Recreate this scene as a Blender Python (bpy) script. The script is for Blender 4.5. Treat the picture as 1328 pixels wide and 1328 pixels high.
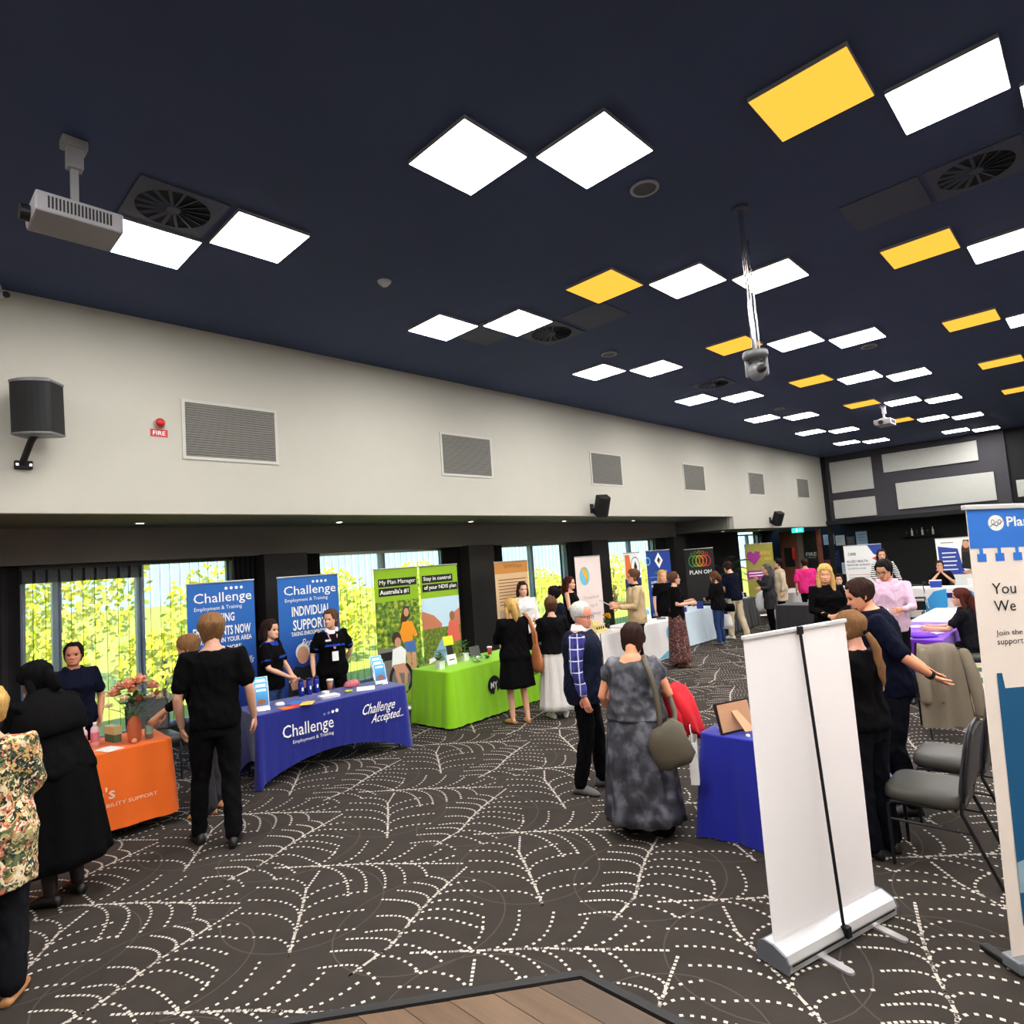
import bpy, bmesh, math, random
from mathutils import Vector, Matrix, noise
random.seed(7)
S = bpy.context.scene
for _o in list(bpy.data.objects):
    bpy.data.objects.remove(_o)
COL = S.collection
PI = math.pi

# ------------------------------------------------------------------ camera
def _cam():
    yaw, pitch, roll = -.7636, .0794, -.0723
    cy, sy, cp, sp, cr, sr = math.cos(yaw), math.sin(yaw), math.cos(pitch), math.sin(pitch), math.cos(roll), math.sin(roll)
    fw = Vector((sy * cp, cy * cp, sp)); rt = Vector((cy, -sy, 0)); up = rt.cross(fw)
    r = cr * rt + sr * up; u = -sr * rt + cr * up
    c = bpy.data.cameras.new('camera'); c.sensor_width = 36; c.sensor_fit = 'HORIZONTAL'
    c.lens = 36 * 809.08 / 1328; c.clip_start = .05; c.clip_end = 400
    o = bpy.data.objects.new('camera', c); COL.objects.link(o)
    m = Matrix((r, u, -fw)).transposed().to_4x4(); m.translation = (0, 0, 2.12)
    o.matrix_world = m
    S.camera = o
_cam()

# ------------------------------------------------------------------ world, sun, exposure
W = bpy.data.worlds.new('sky_world'); S.world = W; W.use_nodes = True
_n = W.node_tree.nodes; _l = W.node_tree.links
_tc = _n.new('ShaderNodeTexCoord'); _sp = _n.new('ShaderNodeSeparateXYZ'); _rp = _n.new('ShaderNodeValToRGB')
_l.new(_tc.outputs['Generated'], _sp.inputs[0]); _l.new(_sp.outputs['Z'], _rp.inputs[0]); _l.new(_rp.outputs[0], _n['Background'].inputs['Color'])
_e = _rp.color_ramp.elements
_e[0].position = 0.0; _e[0].color = (.50, .78, .90, 1); _e[1].position = .7; _e[1].color = (.14, .36, .75, 1)
_n['Background'].inputs['Strength'].default_value = .60
_sun = bpy.data.lights.new('sun', 'SUN'); _sun.energy = 4.4; _sun.angle = .009; _sun.color = (1, .95, .85)
_so = bpy.data.objects.new('sun', _sun); COL.objects.link(_so)
_so.rotation_euler = Vector((-.66, .25, -.70)).to_track_quat('-Z', 'Y').to_euler()
V = S.view_settings
V.view_transform = 'Standard'; V.look = 'None'; V.exposure = 2.0; V.gamma = 1.0; V.use_curve_mapping = False
S.cycles.max_bounces = 7; S.cycles.diffuse_bounces = 4; S.cycles.glossy_bounces = 3; S.cycles.transparent_max_bounces = 12
S.cycles.transmission_bounces = 4; S.cycles.sample_clamp_indirect = 6; S.cycles.caustics_reflective = False; S.cycles.caustics_refractive = False
PANEL_W = 9.0      # emission of the white ceiling panels
PANEL_O = 0.36      # emission of the amber ceiling panels

# ------------------------------------------------------------------ materials
def lin(c):
    return tuple(((x / 255) / 12.92 if x / 255 <= .04045 else ((x / 255 + .055) / 1.055) ** 2.4) for x in c)
MATS = {}
def mat(name, rgb, rough=.6, metal=0.0, var=0.0, vscale=8.0, bump=0.0, bscale=40.0, spec=.4, sheen=0.0, stretch=None):
    if name in MATS: return MATS[name]
    m = bpy.data.materials.new(name); m.use_nodes = True; MATS[name] = m
    nt = m.node_tree; b = nt.nodes['Principled BSDF']
    c = lin(rgb) + (1,)
    b.inputs['Base Color'].default_value = c; b.inputs['Roughness'].default_value = rough; b.inputs['Metallic'].default_value = metal
    b.inputs['Specular IOR Level'].default_value = spec
    if sheen: b.inputs['Sheen Weight'].default_value = sheen
    if var or bump:
        tc = nt.nodes.new('ShaderNodeTexCoord'); src = tc.outputs['Object']
        if stretch:
            mp = nt.nodes.new('ShaderNodeMapping'); mp.inputs['Scale'].default_value = stretch
            nt.links.new(src, mp.inputs['Vector']); src = mp.outputs[0]
    if var:
        nz = nt.nodes.new('ShaderNodeTexNoise'); nz.inputs['Scale'].default_value = vscale; nz.inputs['Detail'].default_value = 4
        nt.links.new(src, nz.inputs['Vector'])
        mx = nt.nodes.new('ShaderNodeMix'); mx.data_type = 'RGBA'
        mx.inputs[6].default_value = tuple(min(1, x * (1 - var)) for x in c[:3]) + (1,)
        mx.inputs[7].default_value = tuple(min(1, x * (1 + var)) for x in c[:3]) + (1,)
        nt.links.new(nz.outputs['Fac'], mx.inputs[0]); nt.links.new(mx.outputs[2], b.inputs['Base Color'])
    if bump:
        nb = nt.nodes.new('ShaderNodeTexNoise'); nb.inputs['Scale'].default_value = bscale; nb.inputs['Detail'].default_value = 3
        nt.links.new(src, nb.inputs['Vector'])
        bp = nt.nodes.new('ShaderNodeBump'); bp.inputs['Strength'].default_value = bump; bp.inputs['Distance'].default_value = .02
        nt.links.new(nb.outputs['Fac'], bp.inputs['Height']); nt.links.new(bp.outputs[0], b.inputs['Normal'])
    return m
def emat(name, rgb, strength):
    if name in MATS: return MATS[name]
    m = bpy.data.materials.new(name); m.use_nodes = True; MATS[name] = m
    nt = m.node_tree; nt.nodes.remove(nt.nodes['Principled BSDF'])
    e = nt.nodes.new('ShaderNodeEmission'); e.inputs[0].default_value = tuple(rgb) + (1,); e.inputs[1].default_value = strength
    nt.links.new(e.outputs[0], nt.nodes['Material Output'].inputs[0])
    return m
def sheer(name, rgb, alpha, rough=.5):
    """thin see-through stuff: transparent mixed with diffuse + translucent"""
    m = bpy.data.materials.new(name); m.use_nodes = True; MATS[name] = m
    nt = m.node_tree; nt.nodes.remove(nt.nodes['Principled BSDF']); N = nt.nodes.new; L = nt.links.new
    t = N('ShaderNodeBsdfTransparent'); d = N('ShaderNodeBsdfDiffuse'); tl = N('ShaderNodeBsdfTranslucent')
    d.inputs[0].default_value = lin(rgb) + (1,); tl.inputs[0].default_value = lin(rgb) + (1,)
    m1 = N('ShaderNodeMixShader'); m1.inputs[0].default_value = .5; L(d.outputs[0], m1.inputs[1]); L(tl.outputs[0], m1.inputs[2])
    m2 = N('ShaderNodeMixShader'); m2.inputs[0].default_value = alpha; L(t.outputs[0], m2.inputs[1]); L(m1.outputs[0], m2.inputs[2])
    L(m2.outputs[0], nt.nodes['Material Output'].inputs[0]); return m
def glassy(name, tint=(1, 1, 1), refl=.06):
    m = bpy.data.materials.new(name); m.use_nodes = True; MATS[name] = m
    nt = m.node_tree; nt.nodes.remove(nt.nodes['Principled BSDF']); N = nt.nodes.new; L = nt.links.new
    t = N('ShaderNodeBsdfTransparent'); t.inputs[0].default_value = tint + (1,); g = N('ShaderNodeBsdfGlossy'); g.inputs[1].default_value = .03
    m2 = N('ShaderNodeMixShader'); m2.inputs[0].default_value = refl; L(t.outputs[0], m2.inputs[1]); L(g.outputs[0], m2.inputs[2])
    L(m2.outputs[0], nt.nodes['Material Output'].inputs[0]); return m

# ------------------------------------------------------------------ mesh helpers
class MB:
    """collects polygons, then becomes one mesh object"""
    def __init__(s): s.v = []; s.f = []
    def add(s, vs, fs):
        k = len(s.v); s.v += [tuple(p) for p in vs]; s.f += [tuple(i + k for i in f) for f in fs]; return s
    def box(s, x0, x1, y0, y1, z0, z1):
        return s.add([(x0, y0, z0), (x1, y0, z0), (x1, y1, z0), (x0, y1, z0), (x0, y0, z1), (x1, y0, z1), (x1, y1, z1), (x0, y1, z1)],
                     [(0, 3, 2, 1), (4, 5, 6, 7), (0, 1, 5, 4), (1, 2, 6, 5), (2, 3, 7, 6), (3, 0, 4, 7)])
    def obox(s, c, ax, ay, az, hx, hy, hz):
        c = Vector(c); ax, ay, az = Vector(ax).normalized() * hx, Vector(ay).normalized() * hy, Vector(az).normalized() * hz
        vs = [c + sx * ax + sy * ay + sz * az for sz in (-1, 1) for sx, sy in ((-1, -1), (1, -1), (1, 1), (-1, 1))]
        return s.add(vs, [(0, 3, 2, 1), (4, 5, 6, 7), (0, 1, 5, 4), (1, 2, 6, 5), (2, 3, 7, 6), (3, 0, 4, 7)])
    def prism(s, pts, z0, z1):
        n = len(pts); vs = [(x, y, z0) for x, y in pts] + [(x, y, z1) for x, y in pts]
        return s.add(vs, [tuple(range(n - 1, -1, -1)), tuple(range(n, 2 * n))] + [(i, (i + 1) % n, n + (i + 1) % n, n + i) for i in range(n)])
    def rings(s, rings, close=True, cap=True):
        n = len(rings[0]); vs = [p for r in rings for p in r]; fs = []
        for i in range(len(rings) - 1):
            for j in range(n if close else n - 1):
                a, b = i * n + j, i * n + (j + 1) % n; fs.append((a, b, b + n, a + n))
        if cap:
            fs.append(tuple(range(n - 1, -1, -1))); k = (len(rings) - 1) * n; fs.append(tuple(range(k, k + n)))
        return s.add(vs, fs)
    def tube(s, pts, rad, n=10, cap=True, flat=None):
        """rounded tube along pts; rad per point (float or (a,b)); flat = vector the second radius points along"""
        pts = [Vector(p) for p in pts]
        if not isinstance(rad, (list, tuple)): rad = [rad] * len(pts)
        rad = [(r, r) if not isinstance(r, (list, tuple)) else r for r in rad]
        P = []; R = []
        if cap:
            d0 = (pts[0] - pts[1]).normalized(); d1 = (pts[-1] - pts[-2]).normalized(); m0 = min(rad[0]); m1 = min(rad[-1])
            for k, w in ((.95, .3), (.7, .71), (.38, .92)): P.append(pts[0] + d0 * m0 * k); R.append((rad[0][0] * w, rad[0][1] * w))
        P += pts; R += rad
        if cap:
            for k, w in ((.38, .92), (.7, .71), (.95, .3)): P.append(pts[-1] + d1 * m1 * k); R.append((rad[-1][0] * w, rad[-1][1] * w))
        rs = []; ref = Vector(flat) if flat else None; prev = None
        for i, p in enumerate(P):
            t = (P[min(i + 1, len(P) - 1)] - P[max(i - 1, 0)]).normalized()
            if ref is not None: u = ref - t * ref.dot(t)
            elif prev is not None: u = prev - t * prev.dot(t)
            else: u = (Vector((1, 0, 0)) if abs(t.x) < .8 else Vector((0, 1, 0))); u = u - t * u.dot(t)
            if u.length < 1e-5: u = t.orthogonal()
            u.normalize(); prev = u; w = t.cross(u)
            rs.append([p + w * R[i][0] * math.cos(a) + u * R[i][1] * math.sin(a) for a in (2 * PI * j / n for j in range(n))])
        return s.rings(rs)
    def lathe(s, prof, c=(0, 0, 0), n=16, cap=True):
        return s.rings([[(c[0] + r * math.cos(2 * PI * j / n), c[1] + r * math.sin(2 * PI * j / n), c[2] + z) for j in range(n)] for r, z in prof], cap=cap)
    def ball(s, c, rx, ry=None, rz=None, n=12, m=8):
        ry = rx if ry is None else ry; rz = rx if rz is None else rz
        return s.rings([[(c[0] + rx * math.sin(t) * math.cos(2 * PI * j / n), c[1] + ry * math.sin(t) * math.sin(2 * PI * j / n), c[2] - rz * math.cos(t)) for j in range(n)]
                        for t in (PI * (i + .25) / (m + .5) for i in range(m + 1))])
    def mesh(s, name, smooth=False):
        me = bpy.data.meshes.new(name); me.from_pydata(s.v, [], s.f); me.update()
        if smooth: me.shade_smooth()
        return me
    def build(s, name, material, parent=None, smooth=False, bevel=0, M=None):
        me = s.mesh(name, smooth)
        if M is not None: me.transform(M)
        return link(name, me, material, parent, bevel)
def link(name, me, material=None, parent=None, bevel=0):
    o = bpy.data.objects.new(name, me); COL.objects.link(o)
    if material is not None and me is not None:
        me.materials.clear(); me.materials.append(material)
    if parent is not None: o.parent = parent
    if bevel:
        b = o.modifiers.new('bevel', 'BEVEL'); b.width = bevel; b.segments = 2; b.limit_method = 'ANGLE'; b.angle_limit = .6
    return o
def thing(name, label, cat, loc=(0, 0, 0), rz=0.0, group=None):
    o = bpy.data.objects.new(name, None); COL.objects.link(o); o.empty_display_size = .1
    o.location = loc; o.rotation_euler = (0, 0, rz); tag(o, label, cat, group); return o
def tag(o, label, cat, group=None):
    o['label'] = label; o['category'] = cat
    if group: o['group'] = group
    return o
def struct(o): o['kind'] = 'structure'; return o
def copy_tree(o, parent=None):
    c = o.copy(); COL.objects.link(c); c.parent = parent
    for ch in list(o.children): copy_tree(ch, c)
    return c
ORD = ['first', 'second', 'third', 'fourth', 'fifth', 'sixth', 'seventh', 'eighth', 'ninth', 'tenth', 'eleventh', 'twelfth']

# text -> flat mesh, fitted to a box (w wide, h high if given), centred on origin in the XY plane
def text_mesh(txt, w=None, h=None, shear=0.0, bold=0.0, depth=.0008, align='CENTER'):
    cu = bpy.data.curves.new('lettering', 'FONT'); cu.body = txt; cu.size = 1; cu.shear = shear; cu.offset = bold
    cu.resolution_u = 2; cu.align_x = align; cu.extrude = 0
    o = bpy.data.objects.new('tmp', cu); COL.objects.link(o)
    bpy.context.view_layer.update()
    me = bpy.data.meshes.new_from_object(o.evaluated_get(bpy.context.evaluated_depsgraph_get()))
    bpy.data.objects.remove(o); bpy.data.curves.remove(cu)
    xs = [v.co.x for v in me.vertices]; ys = [v.co.y for v in me.vertices]
    x0, x1, y0, y1 = min(xs), max(xs), min(ys), max(ys)
    sx = sy = None
    if w: sx = w / (x1 - x0)
    if h: sy = h / (y1 - y0)
    if sx is None: sx = sy
    if sy is None: sy = sx
    for v in me.vertices:
        v.co = ((v.co.x - (x0 + x1) / 2) * sx, (v.co.y - (y0 + y1) / 2) * sy, 0)
    return me
def frame(origin, right, up):
    r = Vector(right).normalized(); u = Vector(up).normalized(); n = r.cross(u)
    m = Matrix((r, u, n)).transposed().to_4x4(); m.translation = origin; return m
def put_text(txt, M, x, y, w=None, h=None, material=None, parent=None, off=.004, name='lettering', **k):
    """text centred at (x,y) of the plane M"""
    me = text_mesh(txt, w, h, **k); me.transform(M @ Matrix.Translation((x, y, off))); return link(name, me, material, parent)
def put_poly(pts, M, material, parent, name='print', off=.003):
    me = bpy.data.meshes.new(name); me.from_pydata([(x, y, off) for x, y in pts], [], [tuple(range(len(pts)))]); me.transform(M); return link(name, me, material, parent)
def put_rect(x0, x1, y0, y1, M, material, parent, name='print', off=.003):
    return put_poly([(x0, y0), (x1, y0), (x1, y1), (x0, y1)], M, material, parent, name, off)
def ell(cx, cy, rx, ry, n=20, a0=0, a1=2 * PI):
    return [(cx + rx * math.cos(a0 + (a1 - a0) * i / n), cy + ry * math.sin(a0 + (a1 - a0) * i / n)) for i in range(n)]
def ring_mesh(cx, cy, r0, r1, n=24, sy=1.0):
    v = []; f = []
    for i in range(n):
        a = 2 * PI * i / n
        v += [(cx + r0 * math.cos(a), cy + r0 * sy * math.sin(a), 0), (cx + r1 * math.cos(a), cy + r1 * sy * math.sin(a), 0)]
        j = (i + 1) % n; f.append((2 * i, 2 * i + 1, 2 * j + 1, 2 * j))
    me = bpy.data.meshes.new('ring'); me.from_pydata(v, [], f); return me
def put_ring(cx, cy, r0, r1, M, material, parent, name='print', off=.004, sy=1.0):
    me = ring_mesh(cx, cy, r0, r1, sy=sy); me.transform(M @ Matrix.Translation((0, 0, off))); return link(name, me, material, parent)

WHITE = mat('white_print', (245, 245, 243), .6); BLACK = mat('black_print', (14, 14, 15), .6)
ALU = mat('brushed_aluminium', (190, 190, 192), .32, .9, var=.08, vscale=30)
CHROME = mat('chrome', (205, 206, 210), .15, 1.0)
BLKPL = mat('black_plastic', (18, 18, 19), .45, var=.15)
STEEL_D = mat('dark_steel', (34, 34, 36), .35, .6, var=.1)
# ================================================================== THE ROOM
XW = -7.284; ZC = 5.024; YB = 23.8; XR = 6.5; YF = -3.6
M_CARPET = mat('carpet_base', (59, 53, 49), .95, var=.22, vscale=5, bump=.25, bscale=260, spec=.1)
M_DOT = mat('carpet_dot', (204, 195, 186), .95, spec=.1, var=.1, vscale=40)
M_LINE = mat('carpet_line', (80, 73, 68), .95, spec=.1)
M_WALL = mat('painted_wall', (188, 185, 174), .75, var=.03, vscale=3, bump=.04, bscale=120)
M_CEIL = mat('black_ceiling', (58, 70, 104), .8, var=.15, vscale=1.5)
M_SOFF = mat('grey_soffit', (118, 114, 110), .8, var=.05)
M_DARK = mat('charcoal_wall', (22, 21, 23), .8, var=.1)
M_BACKW = mat('slate_wall', (62, 60, 66), .8, var=.06)
M_PANEL = mat('acoustic_panel', (186, 186, 180), .9, var=.04)
M_PIER = mat('grey_pier', (50, 47, 47), .8, var=.08)
M_FRAME = mat('window_aluminium', (120, 126, 150), .4, .5)

floor = struct(MB().box(-9.6, XR, YF, YB + 1.2, -.1, 0).build('floor', M_CARPET))

def carpet():
    rnd = random.Random(3)
    def bez(p0, p1, p2, n):
        return [(p0[0] * (1 - t) ** 2 + 2 * p1[0] * t * (1 - t) + p2[0] * t * t, p0[1] * (1 - t) ** 2 + 2 * p1[1] * t * (1 - t) + p2[1] * t * t) for t in (i / n for i in range(n + 1))]
    def poly_at(pl, t):
        L = [0]
        for a, b in zip(pl, pl[1:]): L.append(L[-1] + math.hypot(b[0] - a[0], b[1] - a[1]))
        d = t * L[-1]
        for i in range(len(pl) - 1):
            if d <= L[i + 1] + 1e-9:
                k = (d - L[i]) / max(1e-9, L[i + 1] - L[i]); return (pl[i][0] + (pl[i + 1][0] - pl[i][0]) * k, pl[i][1] + (pl[i + 1][1] - pl[i][1]) * k)
        return pl[-1]
    dots = []     # x, y, angle, size
    def run(pl, sp, size):
        L = sum(math.hypot(b[0] - a[0], b[1] - a[1]) for a, b in zip(pl, pl[1:])); n = max(2, int(L / sp))
        for i in range(n + 1):
            p = poly_at(pl, i / n); q = poly_at(pl, min(1, i / n + .02)); o = poly_at(pl, max(0, i / n - .02))
            dots.append((p[0], p[1], math.atan2(q[1] - o[1], q[0] - o[0]), size))
    def leaf(stem, sides):
        """stem: points base->tip; sides: list of (ends, t0, t1, curve, spacing)"""
        sm = []
        for i in range(len(stem) - 1): sm += [poly_at([stem[i], stem[i + 1]], k / 6) for k in range(6)]
        sm.append(stem[-1])
        run(sm, .031, .0096)
        for ends, t0, t1, cv, sp, sz in sides:
            for i, e in enumerate(ends):
                t = t0 + (t1 - t0) * i / max(1, len(ends) - 1); a = poly_at(sm, t)
                dx, dy = e[0] - a[0], e[1] - a[1]; u2 = poly_at(sm, max(0, t - .03)); w2 = poly_at(sm, min(1, t + .03)); tl = math.hypot(w2[0] - u2[0], w2[1] - u2[1]); LL = math.hypot(dx, dy) * .52; mid = (a[0] + (w2[0] - u2[0]) / tl * LL, a[1] + (w2[1] - u2[1]) / tl * LL)
                run(bez(a, mid, e, 14), sp, sz)
    # motif 1
    leaf([(0, 0), (-.22, .16), (-.42, .30), (-.60, .42), (-.77, .61)],
         [([(-.38, -.08), (-.67, .02), (-.80, .12), (-.92, .23), (-.95, .36)], .0, .72, -.16, .045, .0094),
          ([(.08, .37), (-.06, .52), (-.25, .66), (-.46, .68)], .04, .55, .15, .043, .0094)])
    # motif 2
    leaf([(.44, .13), (.40, .42), (.28, .66), (.19, .88), (.07, 1.28)],
         [([(.25, .05), (.17, .17), (.14, .29), (.17, .40), (.08, .54), (-.06, .67), (-.07, .80), (-.06, .93), (-.03, 1.05)], .02, .78, -.20, .027, .0085),
          ([(.62, .18), (.73, .37), (.74, .50), (.79, .67), (.71, .84), (.58, .92), (.51, 1.02), (.40, 1.12), (.25, 1.19)], .0, .72, .18, .045, .0094)])
    # motif 3: long fan
    leaf([(-1.10, .44), (-.84, .66), (-.56, .90), (-.28, 1.10), (0, 1.30)],
         [([(-1.03, .92), (-.90, 1.10), (-.72, 1.21), (-.52, 1.28), (-.30, 1.35), (-.14, 1.34)], .16, .74, -.10, .045, .0094),
          ([(-.30, .56), (-.24, .66), (-.18, .77), (-.12, .89), (-.07, 1.04)], .18, .70, .16, .041, .0094)])
    A = (-.83, 1.237); B = (.823, 1.242); O = (-3.60, 1.68)
    v = []; f = []
    for i in range(-9, 17):
        for j in range(-9, 17):
            ox, oy = O[0] + i * A[0] + j * B[0], O[1] + i * A[1] + j * B[1]
            if not (-9.3 < ox < 3.5 and -1.2 < oy < 24.5): continue
            if ox > 1.2 + (oy - 3) * .1 + 1.0 : continue
            if -.60 * ox + .9 * oy < 0.0 and oy < 1.0: continue
            for x, y, a, s in dots:
                X, Y = x + ox, y + oy
                if X < -9.0 or Y > 23.5: continue
                s2 = s * rnd.uniform(.9, 1.12); c, d = math.cos(a) * s2, math.sin(a) * s2
                k = len(v); z = .0022
                v += [(X + c - d * .85, Y + d + c * .85, z), (X - c - d * .85, Y - d + c * .85, z),
                      (X - c + d * .85, Y - d - c * .85, z), (X + c + d * .85, Y + d - c * .85, z)]
                v += []
                f.append((k, k + 1, k + 2, k + 3))
    me = bpy.data.meshes.new('carpet_dots'); me.from_pydata(v, [], f)
    o = link('carpet_dots', me, M_DOT, floor); o['kind'] = 'stuff'
    v = []; f = []
    for i in range(-8, 14):
        for j in range(-8, 14):
            ox, oy = O[0] + i * A[0] + j * B[0], O[1] + i * A[1] + j * B[1]
            if not (-9 < ox < 2.5 and -.5 < oy < 15): continue
            for cx, cy, r, sy in ((-.42, .32, .50, 1.0), (.34, .68, .47, 1.15)):
                n = 40; k = len(v)
                for q in range(n):
                    a = 2 * PI * q / n
                    for rr in (r - .004, r + .004): v.append((ox + cx + rr * math.cos(a), oy + cy + rr * sy * math.sin(a), .0012))
                for q in range(n): p = 2 * q; w = 2 * ((q + 1) % n); f.append((k + p, k + p + 1, k + w + 1, k + w))
    me = bpy.data.meshes.new('carpet_outlines'); me.from_pydata(v, [], f)
    o = link('carpet_outlines', me, M_LINE, floor); o['kind'] = 'stuff'
carpet()

# stage of timber planks in the foreground
ST = .30
M_WOOD = [mat('plank_%d' % i, c, .42, var=.3, vscale=3, stretch=(.6, 9, 9), bump=.08, bscale=10) for i, c in enumerate(((88, 66, 48), (98, 75, 55), (78, 60, 45), (106, 82, 62)))]
stage = struct(MB().prism([(-1.84, 2.21), (-1.90, 2.19), (-6.0, -2.95), (-6.0, YF), (3.4, YF), (3.4, 2.21)], 0, ST - .012).build('stage', M_DARK))
def stage_planks():
    y = 2.17; row = 0; rnd = random.Random(5)
    while y > -1.2:
        y0 = y - .148
        xl = -1.90 + (y0 - 2.19) * (4.10 / 5.14) + .05; x = xl - rnd.uniform(0, .8); k = 0
        while x < 2.2:
            x1 = x + 1.22; a, b = max(x, xl), min(x1, 2.3)
            if b - a > .05:
                al = -1.90 + (y - 2.19) * (4.10 / 5.14) + .05 if a == xl else a
                MB().prism([(a, y0), (b - .003, y0), (b - .003, y - .004), (max(al, a), y - .004)], ST - .012, ST).build('plank', M_WOOD[rnd.randrange(4)], stage)
            x = x1
        y = y0
stage_planks()
M_NOSE = mat('rubber_nosing', (38, 37, 37), .7)
nb = MB(); nb.box(-1.885, 3.4, 2.178, 2.22, ST - .04, ST + .008)
nb.obox((-3.93, -.37, ST - .014), (4.10, 5.14, 0), (-5.14, 4.10, 0), (0, 0, 1), 3.285, .021, .022)
struct(nb.build('trim_1', M_NOSE))

# main left wall, bulkhead and soffits
struct(MB().box(XW - .12, XW, YF, 16.12, 2.90, ZC).box(XW - .12, XW, 16.12, YB, 2.57, ZC).build('wall_left', M_WALL))
struct(MB().box(-9.0, XW - .12, YF, 16.0, 2.90, 2.96).build('ceiling_soffit', M_SOFF))
struct(MB().box(-9.08, -8.95, YF, 16.0, 2.48, 2.96).box(-9.6, -9.08, YF, 16.0, 2.48, 2.54).build('wall_bulkhead', M_SOFF))
struct(MB().box(-9.6, XW - .12, 16.0, 16.12, 2.57, 2.96).box(-9.6, XW - .12, 16.12, YB, 2.57, 2.63).build('ceiling_alcove', M_SOFF))
struct(MB().box(XW - .3, XR + .2, YF - .2, YB + .3, ZC, ZC + .15).build('ceiling', M_CEIL))
struct(MB().box(-9.8, XR, YF - .15, YF, 0, ZC).build('wall_front', M_WALL))
struct(MB().box(XR, XR + .15, YF, YB + 1.2, 0, ZC).build('wall_right', M_WALL))
struct(MB().box(-9.75, XW, YF - .15, YF, 0, 2.96).build('wall_end', M_DARK))
# window wall with its openings
XG = -9.2
WIN = [(1.26, 3.70), (4.90, 7.72), (9.00, 11.38), (12.86, 15.28), (20.6, 22.4)]
b = MB(); y = YF
for a, c in WIN:
    b.box(XG - .25, XG, y, a, 0, 2.57); b.box(XG - .25, XG, a, c, 0, .28); y = c
b.box(XG - .25, XG, y, YB + 1.2, 0, 2.57)
struct(b.build('wall_window', M_DARK))
for i, y in enumerate((3.98, 7.92, 11.78, 15.55)):
    struct(MB().box(-9.2, -8.78, y, y + .66, 0, 2.485).build('wall_pier_%d' % (i + 1), M_PIER))
M_PANE = glassy('window_glass')
M_SLAT = sheer('sheer_blind', (228, 236, 240), .16)
M_SLATE = sheer('sheer_blind_edge', (90, 98, 108), .55)
M_CURT = mat('dark_curtain', (17, 15, 18), .9, var=.2, vscale=12, sheen=.2)
BLN = ['behind the orange table', 'behind the blue banners and green banner', 'behind the white sweater woman', 'behind the beige sweater man', 'in the far alcove']
for i, (a, c) in enumerate(WIN):
    z1 = 2.48
    w = struct(MB().box(XG - .14, XG - .06, a, a + .06, .28, z1).box(XG - .14, XG - .06, c - .06, c, .28, z1).box(XG - .14, XG - .06, a, c, .28, .34).box(XG - .14, XG - .06, a, c, z1 - .05, z1).build('window_%d' % (i + 1), M_FRAME))
    ms = (a + .36, a + 1.26) if i == 0 else ((a + c) / 2,)
    for y in ms: MB().box(XG - .15, XG - .05, y - .045, y + .045, .3, z1).build('mullion', M_FRAME, w)
    ys = [a + .06] + list(ms) + [c - .06]
    for p, q in zip(ys, ys[1:]): MB().box(XG - .102, XG - .098, p, q, .34, z1 - .05).build('pane', M_PANE, w)
    # vertical sheer blinds
    t = thing('vertical_blind', 'sheer white vertical blind at the window ' + BLN[i], 'blind', (-9.13, a, 0))
    MB().box(-.03, .03, -.02, c - a + .02, 2.43, 2.475).build('headrail', BLKPL if i == 0 else ALU, t)
    n = int((c - a) / .118); sl = None
    bm = MB().box(-.001, .001, -.056, .056, .33, 2.43); me = bm.mesh('slat'); me.materials.append(M_SLAT)
    be = MB().box(-.0025, .0025, -.003, .003, .33, 2.43); mee = be.mesh('slat_edge'); mee.materials.append(M_SLATE)
    for k in range(n):
        o = link('slat', me, None, t); o.location = (0, .06 + k * (c - a - .1) / (n - 1), 0); o.rotation_euler.z = .34 + .1 * math.sin(k * 1.7)
        e = link('slat_hem', mee, None, o); e.location = (0, .056, 0)
MB().box(XG - .04, XG + .04, 1.22, 2.52, 2.27, 2.478).build('pelmet', M_DARK, bpy.data.objects['window_1'])
def curtain(y0, y1, x, label, z0=.02, z1=2.47, nf=5):
    rs = []; n = nf * 8
    for z in (z0, z1):
        fr = [(x + .05 * math.sin(2 * PI * nf * k / n) * (1.1 if z == z0 else .8), y0 + (y1 - y0) * k / n + .012 * math.cos(2 * PI * nf * k / n), z) for k in range(n + 1)]
        bk = [(p[0] - .012, p[1], p[2]) for p in reversed(fr)]
        rs.append(fr + bk)
    o = MB().rings(rs).build('curtain', M_CURT, smooth=False); tag(o, label, 'curtain', 'dark curtains along the window wall'); return o
for y0, y1, lb in ((.1, 1.22, 'dark curtain at the left end beside the black headscarf woman'), (3.62, 3.97, 'dark narrow curtain behind the left blue banner'), (4.66, 4.98, 'dark curtain just right of the right blue banner'),
                   (7.45, 7.9, 'dark curtain gathered left of the bare grey pier'), (8.6, 9.05, 'dark curtain edge between grey pier and brown banner'), (11.2, 11.75, 'dark curtain behind the white therapy banner'),
                   (15.0, 15.52, 'dark curtain right of the blue diamond banner')):
    curtain(y0, y1, -9.04, lb)

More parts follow.
